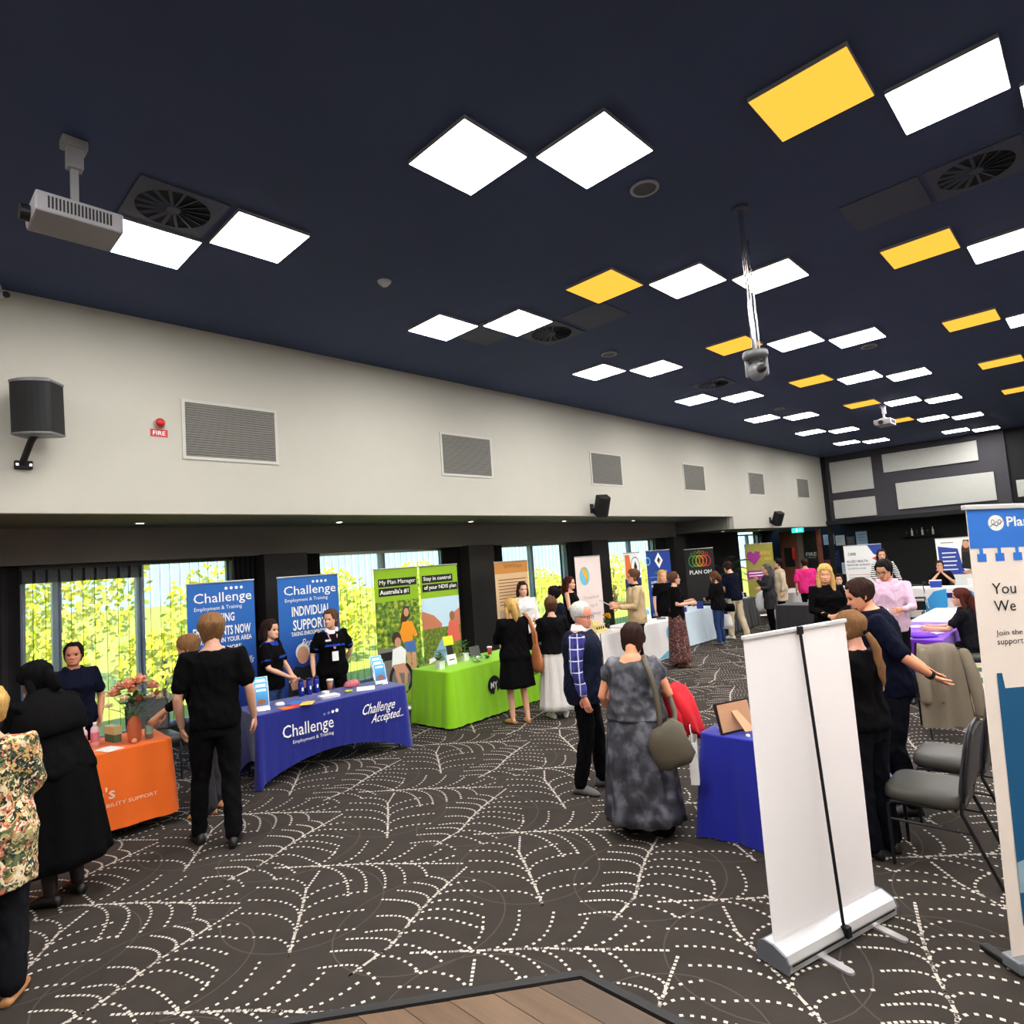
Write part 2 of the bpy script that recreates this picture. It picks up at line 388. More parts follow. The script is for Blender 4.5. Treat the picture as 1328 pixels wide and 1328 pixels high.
# back wall
struct(MB().box(XW - .12, -2.1, YB, YB + .15, 2.72, ZC).build('wall_back', M_BACKW))
struct(MB().box(-2.1, XR, YB + .1, YB + .2, 2.72, ZC).build('wall_dark_opening', M_DARK))  # charcoal wall closes off a dark opening; the opening's shade is its colour
struct(MB().box(XW, XR, YB - .25, YB, 2.60, 2.74).build('trim_2', M_DARK))
struct(MB().box(-9.6, XR, YB + 1.05, YB + 1.2, 0, 2.72).build('wall_bar', mat('bar_black', (10, 10, 11), .7)))
struct(MB().box(XW, XR, YB, YB + 1.2, 2.60, 2.66).build('ceiling_bar', M_DARK))
struct(MB().box(XW - .02, XW + .12, YB - .14, YB, 0, ZC).build('trim_3', M_DARK))
PNL = [(-7.02, -5.70, 3.71, 4.80, 'upper left'), (-7.02, -5.71, 2.80, 3.45, 'lower left'), (-5.36, -2.77, 4.19, 4.81, 'upper long'), (-5.06, -2.45, 2.92, 3.79, 'lower long'), (-1.95, .4, 2.95, 3.45, 'rightmost')]
for x0, x1, z0, z1, lb in PNL:
    o = MB().box(x0, x1, YB - .07, YB - .01, z0, z1).build('acoustic_panel', M_PANEL, bevel=.01); tag(o, lb + ' pale fabric wall panel on the dark back wall', 'wall panel', 'panels on back wall')

# ------------------------------------------------------------------ outside
M_GRASS = mat('outside_grass', (150, 165, 50), .9, var=.25, vscale=2)
struct(MB().box(-80, -9.45, -30, 60, -.3, -.05).build('ground_outside', M_GRASS))
LEAF = [mat('leaf_%d' % i, c, .6, spec=.2) for i, c in enumerate(((214, 214, 40), (176, 196, 40), (226, 220, 70)))]
for m in LEAF:
    pass
M_BARK = mat('tree_bark', (90, 70, 52), .9, var=.3)
def tree(x, y, r, h, label, seed, n=900):
    rnd = random.Random(seed); t = thing('garden_tree', label, 'tree', (x, y, -.05))
    MB().tube([(0, 0, 0), (.05, .05, h * .4), (0, .1, h * .75)], [.13, .09, .04], 8).build('trunk', M_BARK, t)
    for q in range(3):
        b = MB()
        for k in range(n // 3):
            while True:
                p = Vector((rnd.uniform(-1, 1), rnd.uniform(-1, 1), rnd.uniform(-1, 1)))
                if .35 < p.length < 1: break
            p = Vector((p.x * r, p.y * r, h * .58 + p.z * h * .44)); d = Vector((rnd.gauss(0, 1), rnd.gauss(0, 1), rnd.gauss(0, 1))).normalized()
            e = d.orthogonal().normalized(); s = rnd.uniform(.10, .2)
            b.add([p, p + (d * .5 + e * .35) * s, p + d * s, p + (d * .5 - e * .35) * s], [(0, 1, 2, 3)])
        o = b.build('foliage', LEAF[q], t); o['kind'] = 'stuff'
tree(-15.2, 2.6, 1.7, 4.3, 'yellow green garden tree outside the leftmost pane', 1, 2400)
tree(-16.2, 6.4, 1.5, 2.6, 'low yellow garden tree outside behind the flower vase', 2, 1500)
tree(-17.5, 9.6, 1.5, 2.3, 'small yellow green tree outside behind the left blue banner', 3, 1500)
tree(-18.0, 13.6, 1.5, 2.4, 'pale yellow tree outside behind the right blue banner', 4, 1500)
tree(-18.0, 19.0, 1.9, 1.9, 'green tree outside behind the brown banner', 5, 1200)
tree(-16.5, 23.5, 1.9, 2.1, 'green tree outside behind the beige sweater man', 6, 1200)

def hedge(x, y, r, h, label, seed): tree(x, y, r, h, label, seed, 1100)
hedge(-13.2, 1.9, .9, 1.5, 'yellow shrub outside below the leftmost pane', 11); hedge(-13.4, 4.0, .8, 1.3, 'yellow shrub outside behind the pink bottles', 12); hedge(-13.8, 5.6, .7, 1.2, 'yellow shrub outside behind the tall man', 13)
hedge(-14.0, 8.2, .9, 1.6, 'yellow shrub outside between the blue banners', 14); hedge(-14.4, 10.4, .9, 1.4, 'yellow shrub outside behind the lanyard woman', 15)
# ================================================================== FIXTURES ON CEILING AND WALLS
E_W = emat('panel_white_glow', (1.0, .98, .95), PANEL_W)
E_O = emat('panel_amber_glow', (1.0, .46, .05), PANEL_O)
M_LF = mat('panel_frame', (150, 150, 156), .5, .3)
_fr = MB().box(-.3, .3, -.3, -.295, -.030, 0).box(-.3, .3, .295, .3, -.030, 0).box(-.3, -.295, -.295, .295, -.030, 0).box(.295, .3, -.295, .295, -.030, 0).mesh('frame'); _fr.materials.append(M_LF)
_dw = MB().box(-.295, .295, -.295, .295, -.032, -.004).mesh('diffuser'); _dw.materials.append(E_W)
_do = _dw.copy(); _do.materials.clear(); _do.materials.append(E_O)
def panel(x, y, amber, label):
    t = thing('ceiling_light', label, 'ceiling light', (x + .3, y + .3, ZC), 0, 'square ceiling light panels')
    link('frame', _fr, None, t); link('diffuser', _do if amber else _dw, None, t)
for k in range(7):
    n = ORD[k]
    panel(-5.88, 1.366 + 3.19 * k, 0, 'white square ceiling light, left of the %s pair along the left wall' % n)
    panel(-5.237, 2.011 + 3.19 * k, 0, 'white square ceiling light, right of the %s pair along the left wall' % n)
for k in range(7):
    y = 2.03 + 3.2 * k; n = ORD[k]
    if 0 < k < 6: panel(-3.971, y, 1, 'amber square ceiling light in the %s row from the camera, middle column' % n)
    panel(-3.331, y + .645, 0, 'white square ceiling light, left white one in the %s row of the middle column' % n)
    panel(-2.692, y + 1.295, 0, 'white square ceiling light, right white one in the %s row of the middle column' % n)
for k in range(6):
    y = 3.985 + 3.2 * k; n = ORD[k]
    if k < 5: panel(-1.423, y, 1, 'amber square ceiling light in the %s row from the camera, right column' % n)
    panel(-.78, y + .645, 0, 'white square ceiling light beside the amber one, %s row, right column' % n)
    if k < 5: panel(-.14, y + 1.29, 0, 'white square ceiling light at the right picture edge, %s row, right column' % n)

# the same grid of panels goes on behind and to the right of the camera
for k, (x, y) in enumerate(((-5.88, -1.82), (-5.237, -1.18), (-3.331, -.52), (-2.692, .12), (-.78, -1.77), (-.14, -1.12), (-.78, 1.43), (-.14, 2.08), (1.13, 1.4), (1.77, 2.05), (1.13, 4.6), (1.77, 5.25), (1.13, -1.8), (1.77, -1.15), (1.13, 7.8), (1.77, 8.45), (1.13, 11.0), (1.77, 11.65), (1.13, 14.2), (1.77, 14.85), (3.68, 3.0), (4.32, 3.65), (3.68, 6.2), (4.32, 6.85), (3.68, 9.4), (4.32, 10.0), (3.68, -.2), (4.32, .45))):
    panel(x, y, 0, 'white square ceiling light out of the picture, behind or right of the camera')

# swirl diffusers
M_DIFF = mat('ceiling_diffuser_paint', (62, 68, 86), .6); M_HOLE = mat('diffuser_dark', (10, 10, 13), .8)
def swirl(x, y, label):
    t = thing('ceiling_diffuser', label, 'air vent', (x, y, ZC), 0, 'swirl air diffusers')
    o = MB()
    n = 32; sq = []
    for i in range(n):
        a = 2 * PI * i / n; c, s = math.cos(a), math.sin(a); k = .31 / max(abs(c), abs(s)); sq.append((c * k, s * k))
    ring = [(.26 * math.cos(2 * PI * i / n), .26 * math.sin(2 * PI * i / n)) for i in range(n)]
    o.rings([[(p[0], p[1], 0) for p in sq], [(p[0], p[1], -.012) for p in sq], [(p[0], p[1], -.012) for p in ring], [(p[0], p[1], -.001) for p in ring]], cap=False)
    o.build('plate', M_DIFF, t)
    MB().lathe([(.26, -.004), (.26, -.001)], n=32).build('dark_core', M_HOLE, t)
    for i in range(16):
        a = 2 * PI * i / 16; c, s = math.cos(a), math.sin(a)
        MB().obox((c * .155, s * .155, -.010), (c, s, 0), (-s, c, .5), (0, 0, 1), .105, .013, .0025).build('blade', M_DIFF, t)
    MB().lathe([(.05, -.016), (.055, -.004)], n=16).build('hub', M_DIFF, t)
swirl(-4.95, 1.64, 'round swirl air diffuser in ceiling beside the white projector')
swirl(-4.95, 6.15, 'round swirl air diffuser right of the second left light pair')
swirl(-4.87, 10.52, 'round swirl air diffuser in ceiling left of the hanging camera')
swirl(-.5, 6.26, 'round swirl air diffuser below the large upper right lights')
def round_spk(x, y, r, label):
    t = thing('ceiling_speaker', label, 'speaker', (x, y, ZC), 0, 'round ceiling speakers')
    MB().lathe([(r, 0), (r, -.012), (r * .82, -.016), (r * .80, -.008)], n=24, cap=False).build('rim', mat('speaker_rim', (150, 150, 158), .5), t)
    MB().lathe([(r * .82, -.009), (r * .82, -.004)], n=24).build('grille', mat('speaker_grille', (88, 90, 98), .7, bump=.5, bscale=300), t)
round_spk(-2.41, 4.32, .115, 'round ceiling speaker beside the two large white lights')
round_spk(-5.0, 7.5, .115, 'round ceiling speaker above the third pair of left lights')
round_spk(-2.41, 10.71, .115, 'round ceiling speaker right of the hanging camera, below the middle lights')
round_spk(-4.97, 13.85, .115, 'small round ceiling speaker near the far left light pairs')
t = thing('smoke_detector', 'small white smoke detector on the dark ceiling left of the orange light', 'smoke detector', (-5.01, 3.62, ZC))
MB().lathe([(.06, 0), (.06, -.02), (.045, -.035), (.03, -.05), (.005, -.055)], n=16).build('dome', mat('detector_white', (200, 200, 200), .5), t)
MB().lathe([(.07, 0), (.07, -.008)], n=16).build('base', mat('detector_white', (200, 200, 200), .5), t)
# dome security camera at top of left wall
t = thing('security_camera', 'small white security camera at the left edge under the ceiling', 'camera', (-7.2, .84, ZC - .02))
MB().tube([(0, 0, 0), (0, 0, -.04)], .035, 12).build('mount', mat('camera_white', (190, 190, 192), .45), t)
MB().tube([(-.02, -.06, -.07), (.06, .03, -.085)], .04, 12).build('housing', mat('camera_white', (190, 190, 192), .45), t)
MB().tube([(.075, .045, -.088), (.085, .055, -.09)], .03, 12).build('lens', BLKPL, t)
# hatch panels in the ceiling
for x, y, lb in ((-5.45, 5.45, 'flat dark access panel in ceiling under second left light pair'), (-4.25, 6.15, 'flat dark access panel in ceiling below orange centre light'), (-1.15, 6.26, 'flat dark access panel in ceiling beside upper right diffuser')):
    o = MB().box(x - .3, x + .3, y - .3, y + .3, ZC - .008, ZC).build('ceiling_hatch', M_DIFF); tag(o, lb, 'hatch', 'ceiling access panels')

# projectors
M_PJ = mat('projector_white', (150, 148, 152), .5, var=.03)
def projector(x, y, z, label, far=False):
    t = thing('projector', label, 'projector', (x, y, ZC))
    d = z - ZC
    b = MB(); L, D, Hh = .23, .17, .065
    pr = [(-D, -Hh * .2), (-D + .03, -Hh), (D, -Hh), (D, Hh), (-D, Hh)]
    b.rings([[(p, -L, d + q) for p, q in pr], [(p, L, d + q) for p, q in pr]])
    b.build('body', M_PJ, t, bevel=.012)
    for k in range(18):
        yy = -.17 + k * .019
        MB().box(D, D + .002, yy, yy + .010, d - .035, d + .04).build('vent_slot', BLKPL, t)
    MB().tube([(-.02, -L - .001, d - .01), (-.02, -L - .05, d - .01)], .05, 16, cap=False).build('lens', BLKPL, t)
    MB().box(-.02, .02, -.02, .02, d + Hh, -.16).build('mount_column', M_PJ, t)
    MB().box(-.025, .045, -.045, .045, -.20, -.06).box(-.05, .05, -.07, .07, -.06, 0).build('mount_bracket', M_PJ, t, bevel=.006)
    rp = MB()
    for a in (0, .5 * PI, PI, 1.5 * PI): rp.tube([(0, 0, d + Hh + .05), (.1 * math.cos(a + .5), .1 * math.sin(a + .5), d + Hh + .03), (.13 * math.cos(a + .5), .13 * math.sin(a + .5), d + Hh)], .008, 6)
    rp.build('spider_mount', M_PJ, t)
    MB().tube([(D - .02, L, d), (D, L + .03, d - .05), (D + .03, L + .04, d - .09), (D + .02, L - .01, d - .1)], .003, 6).build('cable', BLKPL, t)
projector(-4.55, .92, 4.47, 'white projector hanging from the ceiling at left')
projector(-3.45, 15.9, 4.62, 'small far projector hanging among the far ceiling lights')
# hanging conference camera on long pole
t = thing('conference_camera', 'grey conference camera hanging on a long chrome pole', 'camera', (-2.03, 5.24, ZC))
MB().lathe([(.07, 0), (.07, -.02), (.03, -.03)], n=16).build('ceiling_plate', M_DIFF, t)
MB().tube([(0, 0, -.02), (0, 0, -1.28)], .021, 14).tube([(.03, .028, -.3), (.03, .028, -1.28)], .008, 8).build('pole', CHROME, t, smooth=True)
M_CG = mat('camera_grey', (120, 120, 124), .4, .2)
MB().lathe([(.02, -1.26), (.10, -1.28), (.105, -1.31), (.10, -1.335), (.05, -1.34)], n=24).build('head_base', M_CG, t, smooth=True)
MB().tube([(-.075, .0, -1.33), (-.075, 0, -1.47)], .022, 10).tube([(.055, .06, -1.33), (.055, .06, -1.47)], .022, 10).build('yoke', M_CG, t, smooth=True)
MB().ball((-.005, .02, -1.44), .075, .075, .085, 16, 10).build('camera_head', M_CG, t, smooth=True)
MB().tube([(.045, -.03, -1.445), (.075, -.065, -1.45)], .034, 14).build('lens', BLKPL, t, smooth=True)

# wall vents
_sl = MB().add([(0, -.52, -.010), (.012, -.52, .006), (.014, -.52, .002), (.002, -.52, -.014), (0, .52, -.010), (.012, .52, .006), (.014, .52, .002), (.002, .52, -.014)],
               [(0, 1, 2, 3), (7, 6, 5, 4), (0, 4, 5, 1), (1, 5, 6, 2), (2, 6, 7, 3), (3, 7, 4, 0)]).mesh('slat'); _sl.materials.append(mat('grille_paint', (150, 148, 142), .6))
M_GF = mat('grille_frame', (196, 194, 186), .6)
for i, y in enumerate((2.43, 6.12, 9.93, 13.62, 17.33, 21.08)):
    t = thing('wall_vent', ['large slatted wall grille beside the red fire beacon', 'slatted wall grille, second from the left', 'slatted wall grille above the middle tilted speaker', 'slatted wall grille, fourth from the left', 'slatted wall grille, fifth from the left', 'smallest slatted wall grille near the far corner'][i], 'air vent', (XW, y + .55, 3.85), 0, 'slatted grilles along left wall')
    MB().box(0, .014, -.55, .55, .305, .34).box(0, .014, -.55, .55, -.34, -.305).box(0, .014, -.55, -.515, -.305, .305).box(0, .014, .515, .55, -.305, .305).build('grille_frame', M_GF, t)
    MB().box(.0005, .0015, -.52, .52, -.31, .31).build('dark_back', M_HOLE, t)
    for k in range(22):
        o = link('slat', _sl, None, t); o.location.z = -.292 + k * .0278
# fire beacon and its sign
M_RED = mat('alarm_red', (190, 30, 34), .35)
t = thing('fire_beacon', 'round red fire alarm beacon on the pale wall above its red label', 'alarm', (XW, 2.20, 3.88))
MB().tube([(0, 0, 0), (.03, 0, 0)], .055, 18).build('base', mat('beacon_base', (200, 190, 186), .5), t, smooth=True)
MB().ball((.045, 0, 0), .05, .05, .05, 16, 10).build('lens', M_RED, t, smooth=True)
t = thing('fire_sign', 'small red label reading FIRE below the beacon', 'sign', (XW, 2.20, 3.775))
MB().box(0, .006, -.085, .085, -.04, .04).build('plate', M_RED, t)
put_text('FIRE', frame((.006, 0, 0), (0, 1, 0), (0, 0, 1)), 0, 0, .12, .045, WHITE, t, off=.002)
# loudspeakers
M_SPK = mat('speaker_black', (13, 13, 16), .6, bump=.3, bscale=200); M_SPC = mat('speaker_cap', (120, 120, 124), .35, .4)
t = thing('wall_speaker', 'large black loudspeaker on a bracket at far left of the pale wall', 'speaker', (XW, 1.08, 3.84))
R = Matrix.Translation((.28, .02, 0)) @ Matrix.Rotation(-.62, 4, 'Z') @ Matrix.Rotation(.06, 4, 'Y')
def arcbox(w, d, h, z0, z1, bow):
    pts = [(-d, -w), (-d, w)] + [(d * .55 + bow * math.cos(a), w * math.sin(a) / math.sin(1.1)) for a in (1.1 - 2.2 * k / 8 for k in range(9))]
    return [[(x, y, z0) for x, y in pts], [(x, y, z1) for x, y in pts]]
MB().rings(arcbox(.165, .12, 0, -.235, .225, .1)).build('cabinet', M_SPK, t, M=R)
r0 = arcbox(.17, .125, 0, .225, .245, .1); r1 = [[(x * .75, y * .8, .265) for x, y, z in r0[1]]]
MB().rings(r0 + r1).build('top_cap', M_SPC, t, M=R)
r0 = arcbox(.168, .122, 0, -.25, -.235, .1); MB().rings([[(x * .8, y * .85, -.262) for x, y, z in r0[0]]] + r0).build('bottom_cap', M_SPC, t, M=R)
MB().box(.14, .158, .0, .035, -.2, -.165).build('badge', mat('badge_grey', (120, 120, 150), .5), t, M=R)
MB().tube([(.27, .0, -.25), (.2, -.02, -.30), (.06, -.06, -.47)], .028, 10).build('bracket_arm', M_SPK, t, smooth=True)
MB().box(0, .05, -.12, .02, -.53, -.45).build('wall_plate', M_SPK, t, bevel=.01)
MB().box(.05, .055, -.11, -.09, -.50, -.48).box(.05, .055, -.01, .01, -.50, -.48).build('bolt', CHROME, t)
def small_speaker(y, z, label):
    t = thing('wall_speaker', label, 'speaker', (XW, y, z))
    R = Matrix.Translation((.22, .05, 0)) @ Matrix.Rotation(-.5, 4, 'Z') @ Matrix.Rotation(.5, 4, 'Y')
    MB().rings(arcbox(.12, .1, 0, -.20, .20, .06)).build('cabinet', M_SPK, t, M=R, bevel=.01)
    MB().tube([(.0, 0, -.06), (.14, .03, -.04)], .025, 8).build('bracket_arm', M_SPK, t)
    MB().box(0, .02, -.05, .05, -.12, .06).build('wall_plate', M_SPK, t)
small_speaker(9.86, 3.07, 'small black tilted speaker on wall under the third grille')
small_speaker(18.6, 2.82, 'small black tilted speaker on wall above the olive banner')
# downlights in the soffits
E_DL = emat('downlight_glow', (1.0, .82, .6), 8)
for i, (y, z) in enumerate(((2.28, 2.90), (4.94, 2.90), (7.60, 2.90), (10.26, 2.90), (12.9, 2.90), (17.63, 2.57), (20.22, 2.57))):
    t = thing('downlight', ['round warm soffit downlight, %s from the left' % ORD[i], 'round warm downlight in the far alcove soffit, %s one' % ('nearer' if i == 5 else 'farther')][i > 4], 'downlight', (-8.32, y, z), 0, 'soffit downlights')
    MB().lathe([(.065, 0), (.065, -.006), (.045, -.008), (.045, -.002)], n=20, cap=False).build('rim', M_LF, t)
    MB().lathe([(.046, -.005), (.046, -.002)], n=20).build('lamp', E_DL, t)
# ================================================================== TABLES, CLOTHS, BANNERS, CHAIRS
TZ = .74
M_TT = mat('table_laminate', (190, 186, 178), .5); M_TL = mat('table_leg', (60, 60, 64), .4, .6)
def perim(w, d, r, n):
    """points (and outward normals) round a rounded rectangle w x d; starts mid back, goes round"""
    segs = []; hw, hd = w / 2 - r, d / 2 - r; out = []
    L = 2 * (2 * hw + 2 * hd) + 2 * PI * r
    for i in range(n):
        s = L * i / n
        for kind, ln in (('b', 2 * hw), ('c0', PI * r / 2), ('r', 2 * hd), ('c1', PI * r / 2), ('f', 2 * hw), ('c2', PI * r / 2), ('l', 2 * hd), ('c3', PI * r / 2)):
            if s <= ln + 1e-9: break
            s -= ln
        a = s / r if r else 0
        if kind == 'b': p, q = (hw - s, hd + r), (0, 1)
        elif kind == 'c0': q = (-math.sin(a), math.cos(a)); p = (-hw + q[0] * r, hd + q[1] * r)
        elif kind == 'r': p, q = (-hw - r, hd - s), (-1, 0)
        elif kind == 'c1': q = (-math.cos(a), -math.sin(a)); p = (-hw + q[0] * r, -hd + q[1] * r)
        elif kind == 'f': p, q = (-hw + s, -hd - r), (0, -1)
        elif kind == 'c2': q = (math.sin(a), -math.cos(a)); p = (hw + q[0] * r, -hd + q[1] * r)
        elif kind == 'l': p, q = (hw + r, -hd + s), (1, 0)
        else: q = (math.cos(a), math.sin(a)); p = (hw + q[0] * r, hd + q[1] * r)
        out.append((p, q, s / max(ln, 1e-6), kind))
    return out
def table_set(x, y, rz, w, d, clabel, cmat, zb=.03, amp=.02, nf=26, flare=.05, arch=0.0, seed=1, cornerflare=.0, ztop=TZ, tlabel=None, legs=True):
    """front faces local -Y. returns cloth object and the plane of its front"""
    rnd = random.Random(seed)
    t = thing('trestle_table', tlabel or ('folding table under ' + clabel), 'table', (x, y, 0), rz)
    MB().box(-w / 2 + .012, w / 2 - .012, -d / 2 + .012, d / 2 - .012, ztop - .035, ztop - .008).build('tabletop', M_TT, t)
    for sx in (-1, 1):
        for sy in (-1, 1):
            MB().tube([(sx * (w / 2 - .1), sy * (d / 2 - .1), ztop - .04), (sx * (w / 2 - .1), sy * (d / 2 - .07), .012)], .014, 8).build('leg', M_TL, t)
    N = 144; P = perim(w, d, .03, N); ph = [rnd.uniform(0, 6) for _ in range(4)]
    rows = []; hs = [0, .01, .04, .12, .25, .4, .55, .7, .85, 1]
    inner = [(p[0] * .3, p[1] * .3, ztop + .003) for p, q, s, k in P]
    rows.append(inner)
    rows.append([(p[0] - q[0] * .02, p[1] - q[1] * .02, ztop + .003) for p, q, s, k in P])
    for h in hs:
        ring = []
        for i, (p, q, s, k) in enumerate(P):
            u = i / N
            f = amp * (h ** .8) * (math.sin(2 * PI * nf * u + ph[0]) * .6 + .5 * math.sin(2 * PI * nf * .43 * u + ph[1]) + .35 * math.sin(2 * PI * nf * 1.9 * u + ph[2]))
            corner = 1 if k[0] == 'c' else 0
            o = .004 + flare * h + max(f, -.9 * flare * h - .01) + corner * cornerflare * h
            z = ztop - .001 - h * (ztop - zb)
            if arch and not corner: z += arch * h * math.sin(PI * s) ** .7
            if arch and not corner: o -= arch * .35 * h * math.sin(PI * s)
            ring.append((p[0] + q[0] * o, p[1] + q[1] * o, z))
        rows.append(ring)
    b = MB(); b.rings(rows, cap=False); b.f.append(tuple(range(N - 1, -1, -1)))
    o = b.build('tablecloth', cmat, None, smooth=True); o.location = (x, y, 0); o.rotation_euler.z = rz
    tag(o, clabel, 'tablecloth')
    return o, frame((0, -d / 2 - .004, 0), (1, 0, 0), (0, 0, 1)), t
def cloth_mat(name, rgb, rough=.75): return mat(name, rgb, rough, var=.06, vscale=3, bump=.12, bscale=9, sheen=.2)
ORG, MO, _ = table_set(-6.77, 1.09, PI / 2 - .04, 1.78, .70, 'bright orange tablecloth with white lettering', cloth_mat('orange_cloth', (250, 110, 18)), zb=.10, amp=.014, nf=17, seed=2)
M_OL = mat('pale_orange_print', (250, 222, 200), .7)
put_text("n's", MO, .36, .41, h=.105, material=M_OL, parent=ORG, off=.034, bold=.012)
put_text('DISABILITY SUPPORT', MO, .50, .31, w=.50, h=.03, material=M_OL, parent=ORG, off=.042)
put_text('Ben', MO, .17, .42, h=.14, material=M_OL, parent=ORG, off=.034, bold=.012) if False else None
BLU, MBl, _ = table_set(-6.72, 3.69, PI / 2 - .10, 1.76, .66, 'fitted royal blue tablecloth with white script', mat('royal_blue_stretch', (24, 36, 134), .5, bump=.15, bscale=12, stretch=(3, 3, .4), sheen=.3), zb=.015, amp=.004, nf=40, flare=.0, arch=.20, cornerflare=.05, seed=3)
put_text('Challenge', MBl, -.34, .50, w=.56, h=.17, material=WHITE, parent=BLU, off=.012, bold=.004)
put_text('Employment & Training', MBl, -.29, .395, w=.45, h=.045, material=WHITE, parent=BLU, off=.012)
put_text('PO ready for work  1800 inspired', MBl, -.20, .30, w=.80, h=.03, material=WHITE, parent=BLU, off=.014) if False else None
for k in range(4): put_poly(ell(-.16 + k * .048, .615 + k * .004, .013 + k * .002, .013 + k * .002, 12), MBl, WHITE if k > 1 else mat('blue_dot', (110, 130, 210), .6), BLU, 'logo_dot', .012)
put_text('Challenge', MBl, .50, .545, w=.42, h=.15, material=WHITE, parent=BLU, off=.012, shear=.55, bold=.006)
put_text('Accepted...', MBl, .60, .43, w=.42, h=.13, material=WHITE, parent=BLU, off=.012, shear=.55, bold=.006)
GRN, MG, _ = table_set(-6.86, 6.23, PI / 2 + .05, 1.88, .74, 'lime green tablecloth with a round black logo', cloth_mat('lime_cloth', (142, 206, 4)), zb=.03, amp=.018, nf=30, flare=.05, seed=5)
put_poly(ell(-.13, .43, .125, .125, 32), MG, BLACK, GRN, 'logo_disc', .035)
put_text('MY', MG, -.13, .43, w=.14, h=.085, material=WHITE, parent=GRN, off=.037, bold=.02)
put_text('Plan Manager', MG, .44, .44, w=.82, h=.11, material=BLACK, parent=GRN, off=.046)
M_WC = cloth_mat('white_cloth', (232, 226, 224))
WT1, MW1, _ = table_set(-6.90, 8.98, PI / 2, 1.66, .72, 'plain white tablecloth behind the plaid shirt man', M_WC, amp=.012, nf=18, seed=7)
WT2, MW2, _ = table_set(-6.92, 10.82, PI / 2, 1.74, .72, 'white tablecloth with round teal logo and blue wave', M_WC, amp=.008, nf=14, seed=8)
M_TEAL = mat('teal_print', (110, 190, 214), .6); M_GOLD = mat('gold_print', (226, 178, 70), .6)
put_poly(ell(.25, .50, .13, .155, 28), MW2, M_TEAL, WT2, 'logo', .035); put_poly([(.19, .62), (.25, .60), (.28, .50), (.36, .58), (.30, .44), (.24, .36), (.25, .46)], MW2, M_GOLD, WT2, 'logo', .038)
put_poly([(-.3, .05), (.84, .05), (.84, .30), (.3, .24), (-.1, .12)], MW2, M_TEAL, WT2, 'wave', .055)
LBT, _, _ = table_set(-7.24, 13.1, PI / 2, 1.74, .70, 'pale blue pleated tablecloth beside the jeans woman', cloth_mat('ice_blue_cloth', (206, 222, 234)), amp=.022, nf=46, seed=9)
BKT, _, _ = table_set(-7.28, 15.45, PI / 2, 1.74, .70, 'black tablecloth in front of the black logo banner', cloth_mat('black_cloth', (16, 15, 18)), amp=.012, nf=24, seed=10)
GYT, _, _ = table_set(-6.75, 18.3, PI / 2, 1.74, .70, 'light grey tablecloth behind the pink shirt person', cloth_mat('grey_cloth', (196, 192, 190)), amp=.01, nf=20, seed=11)
RBT, _, _ = table_set(-2.03, 5.22, PI / 2 + PI, 1.72, .74, 'deep blue tablecloth draped to the floor beside the white banner', cloth_mat('deep_blue_cloth', (10, 24, 150)), zb=.01, amp=.02, nf=16, flare=.04, cornerflare=.07, seed=12)
PUR, _, _ = table_set(-2.10, 10.38, PI / 2 + PI, 1.85, .76, 'purple tablecloth under scattered leaflets', cloth_mat('purple_cloth', (112, 40, 190)), amp=.01, nf=20, seed=13)
WT3, _, _ = table_set(-2.08, 12.45, PI / 2 + PI, 1.9, .78, 'cream tablecloth on the table behind the purple one', cloth_mat('cream_cloth', (238, 230, 214)), amp=.01, nf=18, seed=14)
ARC, MA, _ = table_set(-2.95, 18.5, 0, 1.9, .72, 'white tablecloth printed with a big blue arch', M_WC, amp=.004, nf=10, flare=.02, seed=15)
M_ARC = mat('arch_blue', (60, 160, 226), .6)
put_poly([(-.62, .05), (-.55, .45), (-.38, .66), (-.12, .72), (-.12, .32), (-.26, .05)], MA, M_ARC, ARC, 'arch_print', .02)
put_poly([(.62, .05), (.55, .45), (.38, .66), (.12, .72), (.12, .32), (.26, .05)], MA, M_ARC, ARC, 'arch_print', .02)
put_rect(-.12, .12, .5, .62, MA, mat('navy_print', (28, 30, 110), .6), ARC, 'arch_print', .022)
DBT, _, _ = table_set(-4.75, 14.3, -.1, 1.6, .7, 'dark tablecloth behind the pale blonde woman', cloth_mat('charcoal_cloth', (30, 28, 32)), amp=.01, nf=20, seed=16)

def grad_mat(name, stops):
    """vertical printed gradient along object Z (metres)"""
    m = bpy.data.materials.new(name); m.use_nodes = True; nt = m.node_tree; b = nt.nodes['Principled BSDF']; b.inputs['Roughness'].default_value = .55
    tc = nt.nodes.new('ShaderNodeTexCoord'); sp = nt.nodes.new('ShaderNodeSeparateXYZ'); mr = nt.nodes.new('ShaderNodeMapRange'); rp = nt.nodes.new('ShaderNodeValToRGB')
    mr.inputs['From Min'].default_value = stops[0][0]; mr.inputs['From Max'].default_value = stops[-1][0]
    nt.links.new(tc.outputs['Object'], sp.inputs[0]); nt.links.new(sp.outputs['Z'], mr.inputs['Value']); nt.links.new(mr.outputs[0], rp.inputs[0]); nt.links.new(rp.outputs[0], b.inputs['Base Color'])
    z0, z1 = stops[0][0], stops[-1][0]
    e = rp.color_ramp.elements
    while len(e) < len(stops): e.new(.5)
    for k, (z, c) in enumerate(stops): e[k].position = (z - z0) / (z1 - z0); e[k].color = lin(c) + (1,)
    return m
